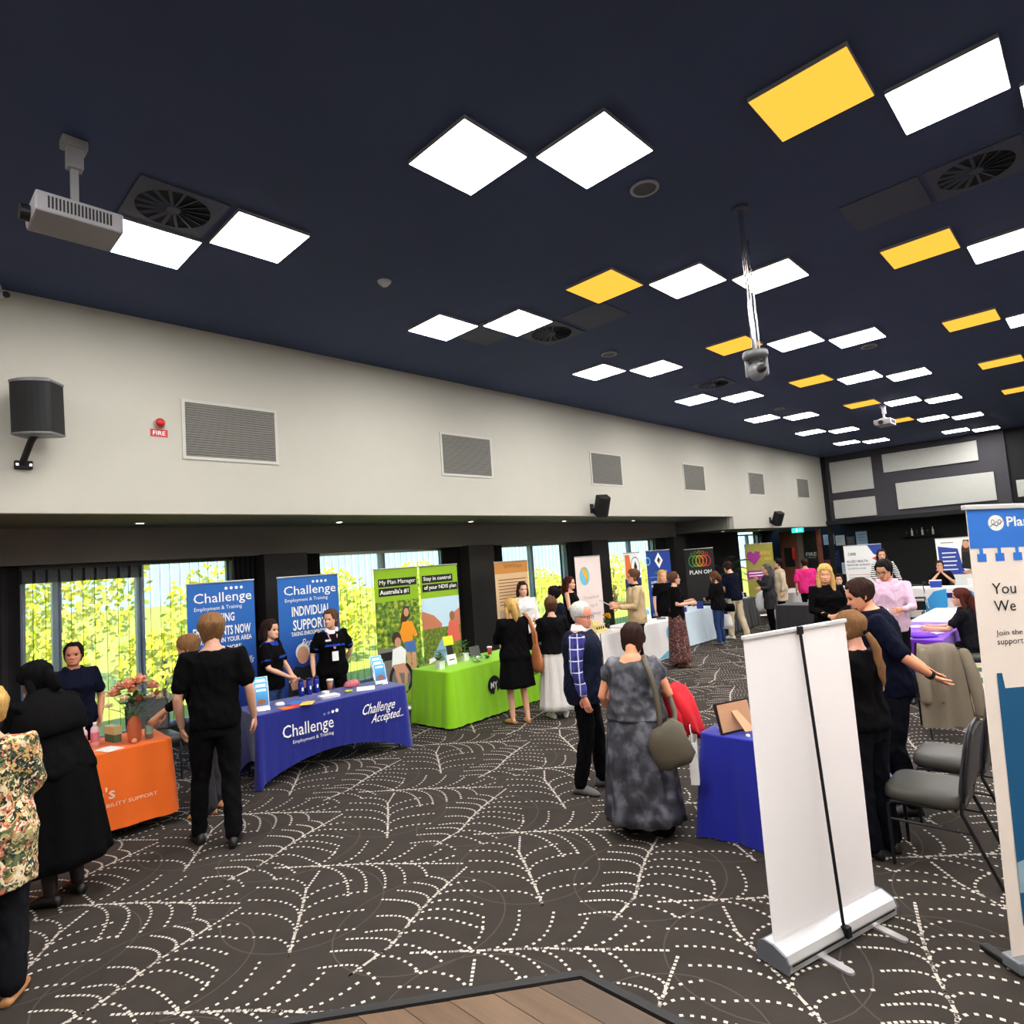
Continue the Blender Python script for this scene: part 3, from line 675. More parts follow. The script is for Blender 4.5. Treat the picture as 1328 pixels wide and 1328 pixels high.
def banner(label, x, y, rz, w, h, pm, lean=0.0, base=True):
    t = thing('roll_up_banner', label, 'banner', (x, y, 0), rz)
    MB().box(-w / 2, w / 2, -.0015, .0015, .085, h - .012).build('panel', pm, t)
    pan = t.children[0]
    MB().box(-w / 2 - .005, w / 2 + .005, -.012, .012, h - .02, h).build('top_rail', ALU, t, bevel=.004)
    pr = [(-.06, .012), (-.07, .04), (-.045, .075), (-.012, .092), (.03, .088), (.065, .055), (.065, .012)]
    MB().rings([[(-w / 2 - .02, p, q) for p, q in pr], [(w / 2 + .02, p, q) for p, q in pr]]).build('base', ALU, t)
    MB().tube([(0, .022, .08), (0, .014, h - .02)], .008, 8).build('pole', STEEL_D, t)
    for s in (-1, 1): MB().box(s * w * .3 - .022, s * w * .3 + .022, -.17, .17, 0, .012).build('foot', ALU, t, bevel=.004)
    return t, pan, frame((0, -.0015, 0), (1, 0, 0), (0, 0, 1))
M_BLUEB = grad_mat('blue_banner_print', [(.1, (16, 30, 110)), (1.0, (14, 58, 146)), (1.5, (20, 96, 176)), (2.15, (22, 100, 184))])
def challenge(y, lines, label, w):
    t, pn, M = banner(label, -7.9, y, PI / 2, w, 2.14, M_BLUEB)
    put_text('Challenge', M, .02, 1.93, w=w * .86, h=.155, material=WHITE, parent=pn, bold=.004)
    for k in range(4): put_poly(ell(w * .07 + k * .062, 2.05, .019, .019, 12), M, WHITE, pn, 'logo_dot')
    put_text('Employment & Training', M, -.04, 1.815, w=w * .70, h=.06, material=WHITE, parent=pn)
    for txt, x, z, ww, hh, kw in lines: put_text(txt, M, x, z, w=ww, h=hh, material=WHITE, parent=pn, **kw)
    return t, pn, M
challenge(3.03, [('TAKING', 0, 1.70, .29, .105, dict(bold=.02)), ('ENROLMENTS NOW', 0, 1.54, .68, .115, dict(bold=.02)), ('AVAILABLE IN YOUR AREA', .02, 1.43, .66, .06, dict(bold=.02)), ('AND MORE', .05, 1.33, .33, .06, dict(bold=.02)),
                 ('Real Skills', .19, 1.15, .36, .09, dict(shear=.5)), ('Real Outcomes.', .16, 1.02, .38, .07, dict(shear=.5))], 'blue roll-up banner behind the man in black shirt', .80)
_, pn, M = challenge(4.18, [('INDIVIDUAL', .02, 1.67, .56, .13, dict(bold=.02)), ('SUPPORTS', .02, 1.49, .54, .14, dict(bold=.02)), ('TAKING ENROLMENTS NOW', .02, 1.375, .60, .055, dict(bold=.02)), ('Person', 0, 1.25, .3, .10, dict(shear=.5))],
                 'blue roll-up banner behind the woman with lanyard', .88)
# printed older man on the banner
M_PSK = mat('print_skin', (206, 150, 122), .6); M_PSK2 = mat('print_skin_dark', (150, 96, 70), .6); M_PHW = mat('print_white_hair', (222, 222, 224), .6); M_PBK = mat('print_black', (18, 18, 22), .6); M_PHB = mat('print_brown_hair', (70, 38, 28), .6)
put_poly(ell(-.13, 1.13, .10, .115), M, M_PHW, pn, 'photo_print', .003); put_poly(ell(-.13, 1.09, .083, .115), M, M_PSK, pn, 'photo_print', .004)
put_poly([(-.36, .5), (-.34, .84), (-.24, .96), (-.13, .93), (-.02, .96), (.09, .84), (.11, .5)], M, M_PBK, pn, 'photo_print', .0035)
put_poly([(-.30, .66), (.04, .66), (.06, .76), (-.32, .76)], M, M_PSK, pn, 'photo_print', .0045)

def noise_print(name, cols, scale):
    m = bpy.data.materials.new(name); m.use_nodes = True; nt = m.node_tree; b = nt.nodes['Principled BSDF']; b.inputs['Roughness'].default_value = .55
    tc = nt.nodes.new('ShaderNodeTexCoord'); nz = nt.nodes.new('ShaderNodeTexNoise'); rp = nt.nodes.new('ShaderNodeValToRGB'); nz.inputs['Scale'].default_value = scale; nz.inputs['Detail'].default_value = 6
    nt.links.new(tc.outputs['Object'], nz.inputs['Vector']); nt.links.new(nz.outputs['Fac'], rp.inputs[0]); nt.links.new(rp.outputs[0], b.inputs['Base Color'])
    e = rp.color_ramp.elements
    while len(e) < len(cols): e.new(.5)
    for k, c in enumerate(cols): e[k].position = .32 + .36 * k / (len(cols) - 1); e[k].color = lin(c) + (1,)
    return m
M_LIME = mat('lime_print', (140, 182, 20), .6); M_PGRN = noise_print('foliage_print', [(30, 60, 20), (90, 130, 30), (200, 200, 60)], 14); M_PHEDGE = noise_print('hedge_print', [(60, 80, 24), (130, 150, 40)], 20)
M_PSKY = mat('sky_print', (196, 222, 240), .6); M_PROOF = mat('roof_print', (196, 120, 90), .6); M_PGRASS = mat('lawn_print', (150, 170, 50), .6); M_PORG = mat('orange_print', (240, 150, 30), .6); M_PJEAN = mat('denim_print', (70, 110, 170), .6); M_PCOR = mat('coral_print', (222, 100, 84), .6); M_PGRY = mat('grey_print', (120, 116, 110), .6); M_PLB = mat('pale_denim_print', (140, 176, 204), .6)
t, pn, M = banner('lime green banner printed with a girl in a wheelchair', -7.9, 5.61, PI / 2, .80, 2.16, M_LIME)
put_rect(-.33, .37, 1.88, 2.0, M, BLACK, pn, 'text_box'); put_rect(-.33, .24, 1.74, 1.86, M, BLACK, pn, 'text_box')
put_text('My Plan Manager', M, .02, 1.94, w=.66, h=.08, material=WHITE, parent=pn, off=.005); put_text("Australia's #1", M, -.05, 1.80, w=.52, h=.075, material=WHITE, parent=pn, off=.005, bold=.015)
put_rect(-.40, .40, .30, 1.66, M, M_PGRN, pn, 'photo_print', .0025)
put_rect(-.40, -.02, .30, .98, M, M_PGRY, pn, 'photo_print', .0028); put_rect(-.36, -.12, .80, .92, M, BLACK, pn, 'photo_print', .003)
for pts, m in (([(.10, 1.56), (.20, 1.56), (.21, 1.40), (.10, 1.30), (.02, 1.22), (.04, 1.40)], M_PHB), (ell(.145, 1.47, .048, .065), M_PSK), ([(.0, 1.14), (.06, 1.33), (.24, 1.33), (.34, 1.10), (.28, 1.08), (.24, 1.16), (.24, 1.02), (.06, 1.02)], M_PORG),
               ([(.08, 1.03), (.28, 1.03), (.30, .84), (.19, .86), (.10, .88)], M_PJEAN), ([(.11, .88), (.18, .86), (.18, .30), (.12, .30)], M_PSK), ([(.21, .86), (.29, .85), (.27, .30), (.20, .30)], M_PSK),
               (ell(-.01, .50, .22, .25), M_PBK), (ell(-.01, .50, .17, .20), M_PGRY), (ell(-.06, 1.10, .085, .10), M_PHB), (ell(-.04, 1.04, .058, .075), M_PSK), ([(-.17, .70), (-.14, .95), (.02, .98), (.10, .90), (.08, .70)], WHITE),
               ([(-.16, .72), (.06, .72), (.14, .56), (-.10, .60)], M_PSK), ([(-.12, .60), (-.05, .60), (.0, .40), (-.06, .40)], M_PSK), ([(.05, .60), (.11, .58), (.09, .40), (.04, .40)], M_PSK)):
    put_poly(pts, M, m, pn, 'photo_print', .0032 + .0001 * len(pn.children))
put_rect(-.12, .10, .30, .42, M, M_LIME, pn, 'photo_print', .0075)
t, pn, M = banner('lime green banner printed with a man sitting cross-legged', -7.9, 6.44, PI / 2, .78, 2.16, M_LIME)
put_rect(-.35, .28, 1.88, 2.0, M, BLACK, pn, 'text_box'); put_rect(-.35, .38, 1.74, 1.86, M, BLACK, pn, 'text_box')
put_text('Stay in control', M, -.04, 1.94, w=.56, h=.08, material=WHITE, parent=pn, off=.005, bold=.01); put_text('of your NDIS plan', M, .015, 1.80, w=.66, h=.08, material=WHITE, parent=pn, off=.005, bold=.01)
put_rect(-.39, .39, .25, 1.64, M, M_PSKY, pn, 'photo_print', .0025)
for pts, m in (([(-.39, 1.10), (-.39, 1.45), (-.15, 1.36), (0, 1.22), (0, 1.10)], M_PROOF), ([(.1, 1.1), (.2, 1.34), (.39, 1.44), (.39, 1.1)], M_PROOF), ([(-.39, .62), (-.39, 1.16), (.39, 1.16), (.39, .62)], M_PHEDGE), ([(-.39, .25), (-.39, .64), (.39, .64), (.39, .25)], M_PGRASS),
               (ell(.22, 1.32, .055, .075), M_PSK2), ([(.10, .98), (.14, 1.22), (.34, 1.22), (.38, .92), (.14, .88)], M_PCOR), ([(.16, .90), (.0, 1.02), (-.22, .72), (-.16, .68), (-.02, .86), (.12, .82)], M_PLB), ([(.10, .88), (-.08, .86), (-.02, .45), (.06, .45)], M_PLB), ([(-.30, .70), (-.16, .72), (-.16, .66), (-.30, .62)], WHITE)):
    put_poly(pts, M, m, pn, 'photo_print', .003 + .0001 * len(pn.children))
t, pn, M = banner('tan banner with faded print behind the white sweater woman', -7.9, 8.13, PI / 2, .86, 2.14, mat('tan_print', (214, 178, 136), .6))
put_rect(-.43, .43, 1.92, 2.12, M, mat('ochre_print', (196, 130, 60), .6), pn, 'header_print'); put_text('SAWDays', M, .03, 2.04, w=.46, h=.09, material=mat('brown_ink', (120, 80, 40), .6), parent=pn, off=.005)
for k in range(9): put_rect(-.36, .36, 1.80 - k * .055, 1.815 - k * .055, M, mat('brown_ink', (120, 80, 40), .6), pn, 'print_line')
put_rect(-.38, .30, .75, 1.28, M, mat('taupe_print', (176, 150, 130), .6), pn, 'photo_print')
put_poly(ell(.08, 1.12, .085, .12), M, M_PHB, pn, 'photo_print', .0035); put_poly(ell(.08, 1.10, .06, .09), M, M_PSK, pn, 'photo_print', .004)
t, pn, M = banner('pale pink banner with a round teal and gold logo', -7.9, 10.40, PI / 2, .86, 2.13, mat('blush_print', (236, 218, 212), .6))
put_poly(ell(-.14, 1.72, .17, .19, 28), M, M_TEAL, pn, 'logo'); put_poly([(-.24, 1.86), (-.14, 1.90), (-.04, 1.80), (-.1, 1.72), (-.02, 1.84), (-.02, 1.66), (-.14, 1.56), (-.12, 1.68)], M, M_GOLD, pn, 'logo', .004)
for k, s in enumerate(('Occupational', 'Therapy &', 'Physiotherapy')): put_text(s, M, .02, 1.27 - k * .17, w=(.52, .38, .56)[k], h=.085, material=mat('grey_ink', (170, 150, 148), .6), parent=pn)
t, pn, M = banner('narrow orange and navy banner behind the beige sweater man', -7.95, 12.12, PI / 2, .66, 2.14, mat('navy_banner', (24, 40, 100), .6))
put_rect(-.33, .33, 1.55, 2.12, M, WHITE, pn, 'photo_print'); put_poly([(-.3, 1.56), (-.28, 2.08), (-.1, 2.08), (-.02, 1.56)], M, mat('flame_print', (226, 112, 40), .6), pn, 'photo_print', .004); put_ring(.12, 1.80, .17, .185, M, BLACK, pn, 'logo', .005, 1.25); put_poly([(.12, 1.66), (.19, 1.80), (.12, 1.94), (.05, 1.80)], M, M_PBK, pn, 'logo', .005)
put_text('EMPOWERING', M, .05, 1.30, w=.5, h=.05, material=WHITE, parent=pn)
t, pn, M = banner('royal blue banner with a white diamond emblem', -7.85, 13.10, PI / 2 - .12, .90, 2.15, mat('royal_banner', (24, 58, 140), .6))
put_poly([(0, 1.72), (.155, 1.90), (0, 2.09), (-.155, 1.90)], M, WHITE, pn, 'emblem'); put_poly([(0, 1.82), (.07, 1.90), (0, 1.99), (-.07, 1.90)], M, M_PBK, pn, 'emblem', .004); put_poly([(.0, 1.80), (.09, 1.90), (.06, 1.93), (-.02, 1.83)], M, mat('emblem_pink', (220, 150, 140), .6), pn, 'emblem', .005)
put_text('LIVE', M, -.12, 1.62, w=.16, h=.06, material=mat('green_ink', (60, 150, 140), .6), parent=pn); put_text('AGENCY', M, .14, 1.62, w=.3, h=.06, material=WHITE, parent=pn)
put_rect(-.4, .4, 1.515, 1.525, M, M_TEAL, pn, 'print_line'); put_ring(-.41, 1.90, .07, .10, M, M_TEAL, pn, 'logo', .004)
put_text('SUPPORTED', M, -.1, 1.40, w=.5, h=.05, material=WHITE, parent=pn, bold=.02); put_text('EMPLOYMENT', M, -.1, 1.31, w=.5, h=.05, material=WHITE, parent=pn, bold=.02); put_rect(-.12, .14, .85, 1.22, M, mat('photo_pink', (214, 170, 160), .6), pn, 'photo_print')
for k in range(4): put_rect(-.3, .3, .50 - k * .08, .55 - k * .08, M, M_TEAL, pn, 'print_line')
t, pn, M = banner('black banner with rainbow ring logo behind the navy polo man', -8.15, 15.7, PI / 2 - .75, .80, 2.12, mat('black_banner', (26, 24, 22), .6))
for k, c in enumerate(((60, 150, 70), (120, 170, 40), (230, 170, 30), (226, 110, 30), (206, 40, 40))):
    put_ring(-.20 + k * .10, 1.78, .085, .105, M, mat('ring_%d' % k, c, .6), pn, 'logo_ring', .003 + k * .0004, 1.5); put_ring(-.20 + k * .10, 1.99 + .025 * math.cos((k - 2) * 1.2), .03, .042, M, mat('ring_%d' % k, c, .6), pn, 'logo_ring', .003)
put_text('PLAN ON', M, 0, 1.48, w=.6, h=.11, material=WHITE, parent=pn, bold=.02)
t, pn, M = banner('olive and purple banner with a heart logo', -7.55, 18.2, PI / 2 - .75, .84, 2.14, mat('olive_banner', (150, 144, 60), .6))
M_PURP = mat('magenta_print', (150, 40, 130), .6)
put_poly([(-.17, 1.50), (-.38, 1.74), (-.36, 1.88), (-.24, 1.92), (-.17, 1.84), (-.10, 1.92), (.02, 1.88), (.04, 1.74)], M, M_PURP, pn, 'logo'); put_text('Altru', M, .18, 1.86, w=.36, h=.14, material=M_GOLD, parent=pn, shear=.4); put_text('CARE', M, .2, 1.68, w=.34, h=.10, material=M_GOLD, parent=pn)
put_rect(-.42, .42, 1.10, 1.36, M, M_PURP, pn, 'print_band'); put_rect(-.36, .2, 1.27, 1.30, M, WHITE, pn, 'print_line', .004); put_rect(-.36, .1, 1.19, 1.22, M, WHITE, pn, 'print_line', .004)
t, pn, M = banner('white health services banner behind the glasses man', -4.50, 17.0, -.02, .84, 1.92, WHITE)
put_poly([(.12, 1.90), (.42, 1.90), (.42, 1.50), (.34, 1.62), (.24, 1.68)], M, mat('blue_wave', (44, 70, 160), .6), pn, 'print'); put_poly([(.2, 1.58), (.42, 1.68), (.42, 1.48), (.3, 1.5)], M, mat('red_wave', (210, 80, 70), .6), pn, 'print', .004)
put_text('CARE', M, -.24, 1.70, w=.18, h=.07, material=M_PBK, parent=pn, bold=.02); put_text('ALLIED HEALTH', M, -.14, 1.52, w=.48, h=.06, material=mat('blueblack_ink', (30, 40, 80), .6), parent=pn, bold=.01); put_text('SERVICES ACROSS', M, -.12, 1.43, w=.52, h=.05, material=mat('blueblack_ink', (30, 40, 80), .6), parent=pn, bold=.01); put_text('QUEENSLAND', M, -.16, 1.34, w=.42, h=.05, material=mat('grey_ink2', (90, 90, 100), .6), parent=pn)
for k in range(3): put_rect(-.36, .2 - .1 * k, 1.18 - k * .06, 1.19 - k * .06, M, mat('red_wave', (210, 80, 70), .6), pn, 'print_line')
t, pn, M = banner('blue and white banner printed with a woman in black shirt', -3.02, 20.1, -.02, 1.0, 1.92, WHITE)
put_poly([(-.46, 1.70), (-.02, 1.62), (.05, 1.1), (.12, .94), (-.46, .94)], M, mat('blue_wave', (44, 70, 160), .6), pn, 'print'); put_rect(-.38, -.1, 1.78, 1.80, M, M_PGRY, pn, 'print_line')
for k in range(5): put_rect(-.38, -.06 - .03 * (k % 2), 1.50 - k * .11, 1.53 - k * .11, M, WHITE, pn, 'print_line', .005)
for pts, m in (([(.12, 1.84), (.24, 1.84), (.28, 1.6), (.22, 1.3), (.04, 1.3), (.06, 1.6)], M_PHB), (ell(.17, 1.72, .07, .10), M_PSK), ([(.02, 1.1), (.08, 1.52), (.30, 1.52), (.42, 1.3), (.40, 1.15), (.3, 1.05)], M_PBK), ([(.02, 1.0), (.36, 1.12), (.42, 1.2), (.44, 1.0), (.12, .94)], M_PSK)):
    put_poly(pts, M, m, pn, 'photo_print', .005 + .0002 * len(pn.children))

# the two near banners
def near_white():
    cx, cy = -1.33, 3.61; rz = 1.26
    t = thing('roll_up_banner', 'blank white back of a roll-up banner standing in the foreground', 'banner', (cx, cy, 0), rz)
    w, h = .85, 1.645
    rows = []
    nx, nz = 12, 10
    fr = []; bk = []
    for i in range(nz + 1):
        z = .09 + (h - .1) * i / nz
        fr.append([((-w / 2) + w * k / nx, -.0 + .004 * math.sin(k * 1.9) * math.sin(PI * i / nz), z) for k in range(nx + 1)])
        bk.append([(p[0], p[1] + .0012, p[2]) for p in fr[-1]])
    b = MB()
    for g, fl in ((fr, 0), (bk, 1)):
        n = nx + 1; vs = [p for r in g for p in r]
        b.add(vs, [((i * n + k, i * n + k + 1, (i + 1) * n + k + 1, (i + 1) * n + k) if not fl else (i * n + k + 1, i * n + k, (i + 1) * n + k, (i + 1) * n + k + 1)) for i in range(nz) for k in range(nx)])
    b.build('panel', mat('banner_back_white', (250, 244, 244), .5), t, smooth=True)
    MB().box(-w / 2 - .004, w / 2 + .004, -.014, .012, h - .022, h).build('top_rail', mat('white_rail', (226, 224, 224), .4, .3), t, bevel=.004)
    MB().box(-.018, .018, -.028, -.012, h - .04, h + .004).build('pole_hook', STEEL_D, t)
    pr = [(-.10, .014), (-.105, .06), (-.09, .092), (-.02, .118), (.04, .118), (.075, .095), (.085, .05), (.08, .014)]
    MB().rings([[(-w / 2 - .018, p, q) for p, q in pr], [(w / 2 + .022, p, q) for p, q in pr]]).build('base', mat('base_silver', (214, 212, 214), .3, .6), t)
    for s in (-1, 1):
        x0 = s * (w / 2 + .02); MB().rings([[(x0, p * 1.03, q * 1.03 - .003) for p, q in pr], [(x0 + s * .012, p * 1.03, q * 1.03 - .003) for p, q in pr]]).build('end_cap', mat('cap_grey', (120, 124, 132), .4, .4), t)
    MB().box(-w / 2, w / 2, -.107, -.1, .044, .052).build('base_groove', STEEL_D, t)
    MB().tube([(.0, -.098, .06), (0, -.09, .12), (0, -.02, h - .02)], .0085, 10).build('pole', STEEL_D, t, smooth=True)
    MB().box(-.02, .02, -.125, -.085, .045, .10).build('pole_socket', STEEL_D, t, bevel=.005)
    for s in (-.44, .62):
        x = s * w / 2; MB().prism([(x - .022, .06), (x - .022, -.24), (x - .012, -.258), (x + .012, -.258), (x + .022, -.24), (x + .022, .06)], 0, .013).build('foot', mat('base_silver', (214, 212, 214), .3, .6), t)
near_white()
def near_plan():
    h = 2.24; t = thing('roll_up_banner', 'tall white and blue banner at right edge with large black text', 'banner', (-.57, 3.81, 0), .92)
    w = .86
    MB().box(0, w, -.002, .002, .07, h - .02).build('panel', mat('plan_white', (244, 228, 216), .55), t); pn = t.children[0]
    M = frame((0, -.002, 0), (1, 0, 0), (0, 0, 1))
    put_rect(.0, w, 2.02, h - .02, M, mat('plan_blue', (48, 120, 214), .55), pn, 'header_print', .002)
    mb = MATS['plan_blue']
    x = .035
    for k in range(8):
        put_poly([(x + .016, 2.022), (x + .036, 2.022), (x + .036, 1.992), (x + .052, 1.992), (x + .052, 1.952), (x, 1.952), (x, 1.992), (x + .016, 1.992)], M, mb, pn, 'print', .0022); x += .104
    put_poly(ell(.162, 2.145, .046, .040, 28), M, WHITE, pn, 'logo', .003)
    for k in range(3): put_ring(.142 + k * .020, 2.150 - .010 * (k % 2), .007, .010, M, M_PGRY, pn, 'logo', .004, 1.3)
    put_poly([(.122, 2.128), (.14, 2.14), (.165, 2.132), (.202, 2.158), (.202, 2.153), (.165, 2.127), (.14, 2.135), (.124, 2.123)], M, M_PGRY, pn, 'logo', .004)
    put_text('Plan', M, .292, 2.15, w=.135, h=.050, material=WHITE, parent=pn, off=.003, bold=.02)
    put_text('You', M, .168, 1.815, w=.138, h=.055, material=BLACK, parent=pn, off=.003); put_text('We', M, .163, 1.728, w=.125, h=.055, material=BLACK, parent=pn, off=.003)
    put_text('Join the', M, .172, 1.592, w=.155, h=.032, material=BLACK, parent=pn, off=.003); put_text('support', M, .172, 1.545, w=.15, h=.034, material=BLACK, parent=pn, off=.003)
    put_poly([(.075, .21), (.075, 1.40), (.105, 1.40), (.115, 1.325), (w, 1.325), (w, .21)], M, mat('plan_teal', (22, 88, 132), .5), pn, 'photo_print', .0025)
    put_poly(ell(.45, .70, .30, .26, 24), M, mat('plan_dark', (20, 50, 84), .5), pn, 'photo_print', .003)
    put_poly([(.20, .60), (.22, .78), (.34, .90), (.5, .88), (.5, .5), (.25, .5)], M, mat('plan_maroon', (90, 30, 50), .5), pn, 'photo_print', .0035)
    put_poly([(.075, .36), (.075, .50), (.2, .53), (w, .53), (w, .36)], M, mat('plan_pale', (150, 180, 196), .5), pn, 'photo_print', .0038)
    MB().box(-.015, w + .015, -.014, .014, h - .025, h).build('top_rail', mat('white_rail', (226, 224, 224), .4, .3), t, bevel=.004)
    MB().box(-.01, w + .01, -.05, .05, .014, .075).build('base', mat('grey_base', (128, 132, 138), .4, .3), t, bevel=.01)
    MB().tube([(w / 2, .03, .06), (w / 2, .012, h - .02)], .009, 8).build('pole', STEEL_D, t)
    for x in (.03, .72): MB().prism([(x - .025, .19), (x - .025, -.19), (x + .025, -.19), (x + .025, .19)], 0, .03).build('foot', BLKPL, t, bevel=.01)
near_plan()
for _c in bpy.data.objects['roll_up_banner.013'].children:
    if _c.name.split('.')[0] in ('panel', 'top_rail', 'pole'): _c.rotation_euler.y = .030

# banquet chairs
M_SEAT = mat('grey_vinyl', (66, 64, 59), .45, var=.08); M_CF = mat('chair_frame', (50, 50, 52), .3, .7); M_SEATB = mat('grey_vinyl_back', (60, 60, 63), .5, var=.06)
def rrect(w, d, r, n=6):
    out = []
    for cx, cy, a0 in ((w / 2 - r, d / 2 - r, 0), (-w / 2 + r, d / 2 - r, PI / 2), (-w / 2 + r, -d / 2 + r, PI), (w / 2 - r, -d / 2 + r, 1.5 * PI)):
        out += [(cx + r * math.cos(a0 + k * PI / 2 / n), cy + r * math.sin(a0 + k * PI / 2 / n)) for k in range(n + 1)]
    return out
def chair(x, y, rz, label):
    """seat faces local +Y (front)"""
    t = thing('banquet_chair', label, 'chair', (x, y, 0), rz, 'grey banquet chairs')
    R = rrect(.44, .44, .09)
    MB().rings([[(p * k, q * k, z) for p, q in R] for k, z in ((.93, .415), (1, .425), (1.01, .455), (.98, .485), (.9, .497), (.6, .503))]).build('seat', M_SEAT, t, smooth=True)
    bw = [(-.19, .50), (-.205, .56), (-.205, .80), (-.17, .885), (-.08, .905), (.08, .905), (.17, .885), (.205, .80), (.205, .56), (.19, .50)]
    yb = lambda z: -.215 - (z - .48) * .17
    MB().rings([[(p * k, yb(q) + o, (q - .7) * k + .7) for p, q in bw] for k, o in ((.9, .028), (1, .02), (1, -.012), (.95, -.02))]).build('backrest', M_SEATB, t, smooth=False)
    MB().tube([(-.195, yb(.47), .47), (-.215, yb(.6), .6), (-.215, yb(.80), .80), (-.175, yb(.895), .895), (-.08, yb(.915), .918), (.08, yb(.915), .918), (.175, yb(.895), .895), (.215, yb(.80), .80), (.215, yb(.6), .6), (.195, yb(.47), .47)], .011, 8).build('back_frame', M_CF, t, smooth=True)
    for s in (-1, 1):
        MB().tube([(s * .195, .20, .008), (s * .195, .20, .38), (s * .195, .17, .405), (s * .195, -.12, .41)], .0115, 8).build('leg', M_CF, t, smooth=True)
        MB().tube([(s * .20, -.36, .008), (s * .198, -.20, .40), (s * .195, yb(.47), .48)], .0115, 8).build('leg', M_CF, t, smooth=True)
        MB().tube([(s * .195, .20, .29), (s * .197, -.245, .29)], .008, 8).build('stretcher', M_CF, t, smooth=True)
    MB().tube([(-.195, .18, .405), (.195, .18, .405)], .010, 8).tube([(-.195, -.17, .41), (.195, -.17, .41)], .010, 8).build('seat_rail', M_CF, t, smooth=True)
    return t
chair(-1.05, 4.83, PI / 2, 'grey banquet chair nearest the camera, seat empty')
chair(-1.04, 5.57, PI / 2, 'grey banquet chair just behind the nearest one')
chair(-1.51, 8.02, .36, 'grey banquet chair under the hanging beige coat')
chair(-1.42, 10.15, PI / 2 + .15, 'grey banquet chair occupied by the woman at the purple table')
chair(-7.85, 2.25, -PI / 2, 'dark framed chair behind the orange table right end')
# ================================================================== PEOPLE
def remeshed(mb, voxel, smooth=5, fac=.5, fold=0.0):
    me = mb.mesh('tmp'); o = bpy.data.objects.new('tmp', me); COL.objects.link(o)
    r = o.modifiers.new('r', 'REMESH'); r.mode = 'VOXEL'; r.voxel_size = voxel; r.use_smooth_shade = True
    if smooth:
        s = o.modifiers.new('s', 'SMOOTH'); s.iterations = smooth; s.factor = fac
    out = bpy.data.meshes.new_from_object(o.evaluated_get(bpy.context.evaluated_depsgraph_get()))
    bpy.data.objects.remove(o); bpy.data.meshes.remove(me)
    if fold:
        ox, oy = random.uniform(0, 50), random.uniform(0, 50); nz = noise.noise; n = len(out.vertices)
        co = [0.0] * (3 * n); no = [0.0] * (3 * n); out.vertices.foreach_get('co', co); out.vertex_normals.foreach_get('vector', no)
        for i in range(0, 3 * n, 3):
            x, y, z = co[i], co[i + 1], co[i + 2]
            k = fold * (.7 - 1.8 * abs(nz((x * 9 + ox, y * 9 + oy, z * 6 + x * 5))) - .8 * abs(nz((x * 19 + ox, y * 19 + oy, z * 12 - y * 9))))
            co[i] = x + no[i] * k; co[i + 1] = y + no[i + 1] * k; co[i + 2] = z + no[i + 2] * k
        out.vertices.foreach_set('co', co)
        out.update()
    out.shade_smooth(); return out
def interp(tab, z):
    if z <= tab[0][0]: return tab[0][1:]
    for a, b in zip(tab, tab[1:]):
        if z <= b[0]:
            t = (z - a[0]) / (b[0] - a[0]); t = t * t * (3 - 2 * t) * .5 + t * .5
            return tuple(p + (q - p) * t for p, q in zip(a[1:], b[1:]))
    return tab[-1][1:]
MALE = [(.82, .148, .098, 0), (.92, .165, .115, -.006), (1.0, .158, .112, 0), (1.08, .152, .110, .004), (1.18, .157, .114, .006), (1.28, .172, .122, .004), (1.36, .172, .108, -.004), (1.41, .140, .084, -.008), (1.445, .088, .068, -.01), (1.48, .060, .060, -.008)]
FEMALE = [(.82, .155, .106, 0), (.92, .174, .122, -.012), (1.0, .160, .112, -.004), (1.08, .138, .100, .002), (1.18, .140, .106, .010), (1.265, .154, .128, .020), (1.35, .150, .098, .002), (1.405, .120, .078, -.006), (1.44, .074, .060, -.008), (1.48, .052, .053, -.006)]
HEADTAB = [(0, .10, .34, .14), (.035, .17, .395, .02), (.10, .225, .415, -.06), (.20, .262, .415, -.16), (.31, .292, .412, -.27), (.44, .314, .405, -.37), (.57, .325, .425, -.42), (.70, .322, .415, -.44), (.81, .288, .36, -.40), (.90, .225, .265, -.315), (.965, .135, .135, -.19), (1.0, .02, -.01, -.05)]
def head_pt(z, th, off=0.0, face=True):
    w, f, b = interp(HEADTAB, z); yc, d = (f + b) / 2, (f - b) / 2
    s, c = math.sin(th), math.cos(th)
    e = .9
    x = (w + off) * (abs(s) ** e) * (1 if s >= 0 else -1); y = yc + (d + off) * (abs(c) ** e) * (1 if c >= 0 else -1)
    if face and c > 0:
        n = math.exp(-(x / .055) ** 2) * (max(0, 1 - abs(z - .305) / .05) * .5 + (max(0, (.50 - z) / .20) if .30 <= z <= .50 else 0)); y += .105 * min(1, n)
        for sx in (-1, 1): y -= .045 * math.exp(-((x - sx * .135) / .075) ** 2 - ((z - .455) / .05) ** 2)
        y += .022 * math.exp(-((z - .545) / .04) ** 2 - (x / .22) ** 2)
        y += .026 * math.exp(-((z - .185) / .035) ** 2 - (x / .10) ** 2) + .022 * math.exp(-((z - .06) / .04) ** 2 - (x / .1) ** 2)
        for sx in (-1, 1): y += .018 * math.exp(-((x - sx * .17) / .07) ** 2 - ((z - .33) / .07) ** 2)
    return Vector((x, y, z))
HZ = [0, .02, .05, .09, .13, .17, .20, .24, .27, .30, .33, .37, .41, .45, .49, .53, .58, .64, .70, .77, .84, .90, .95, .985, 1.0]
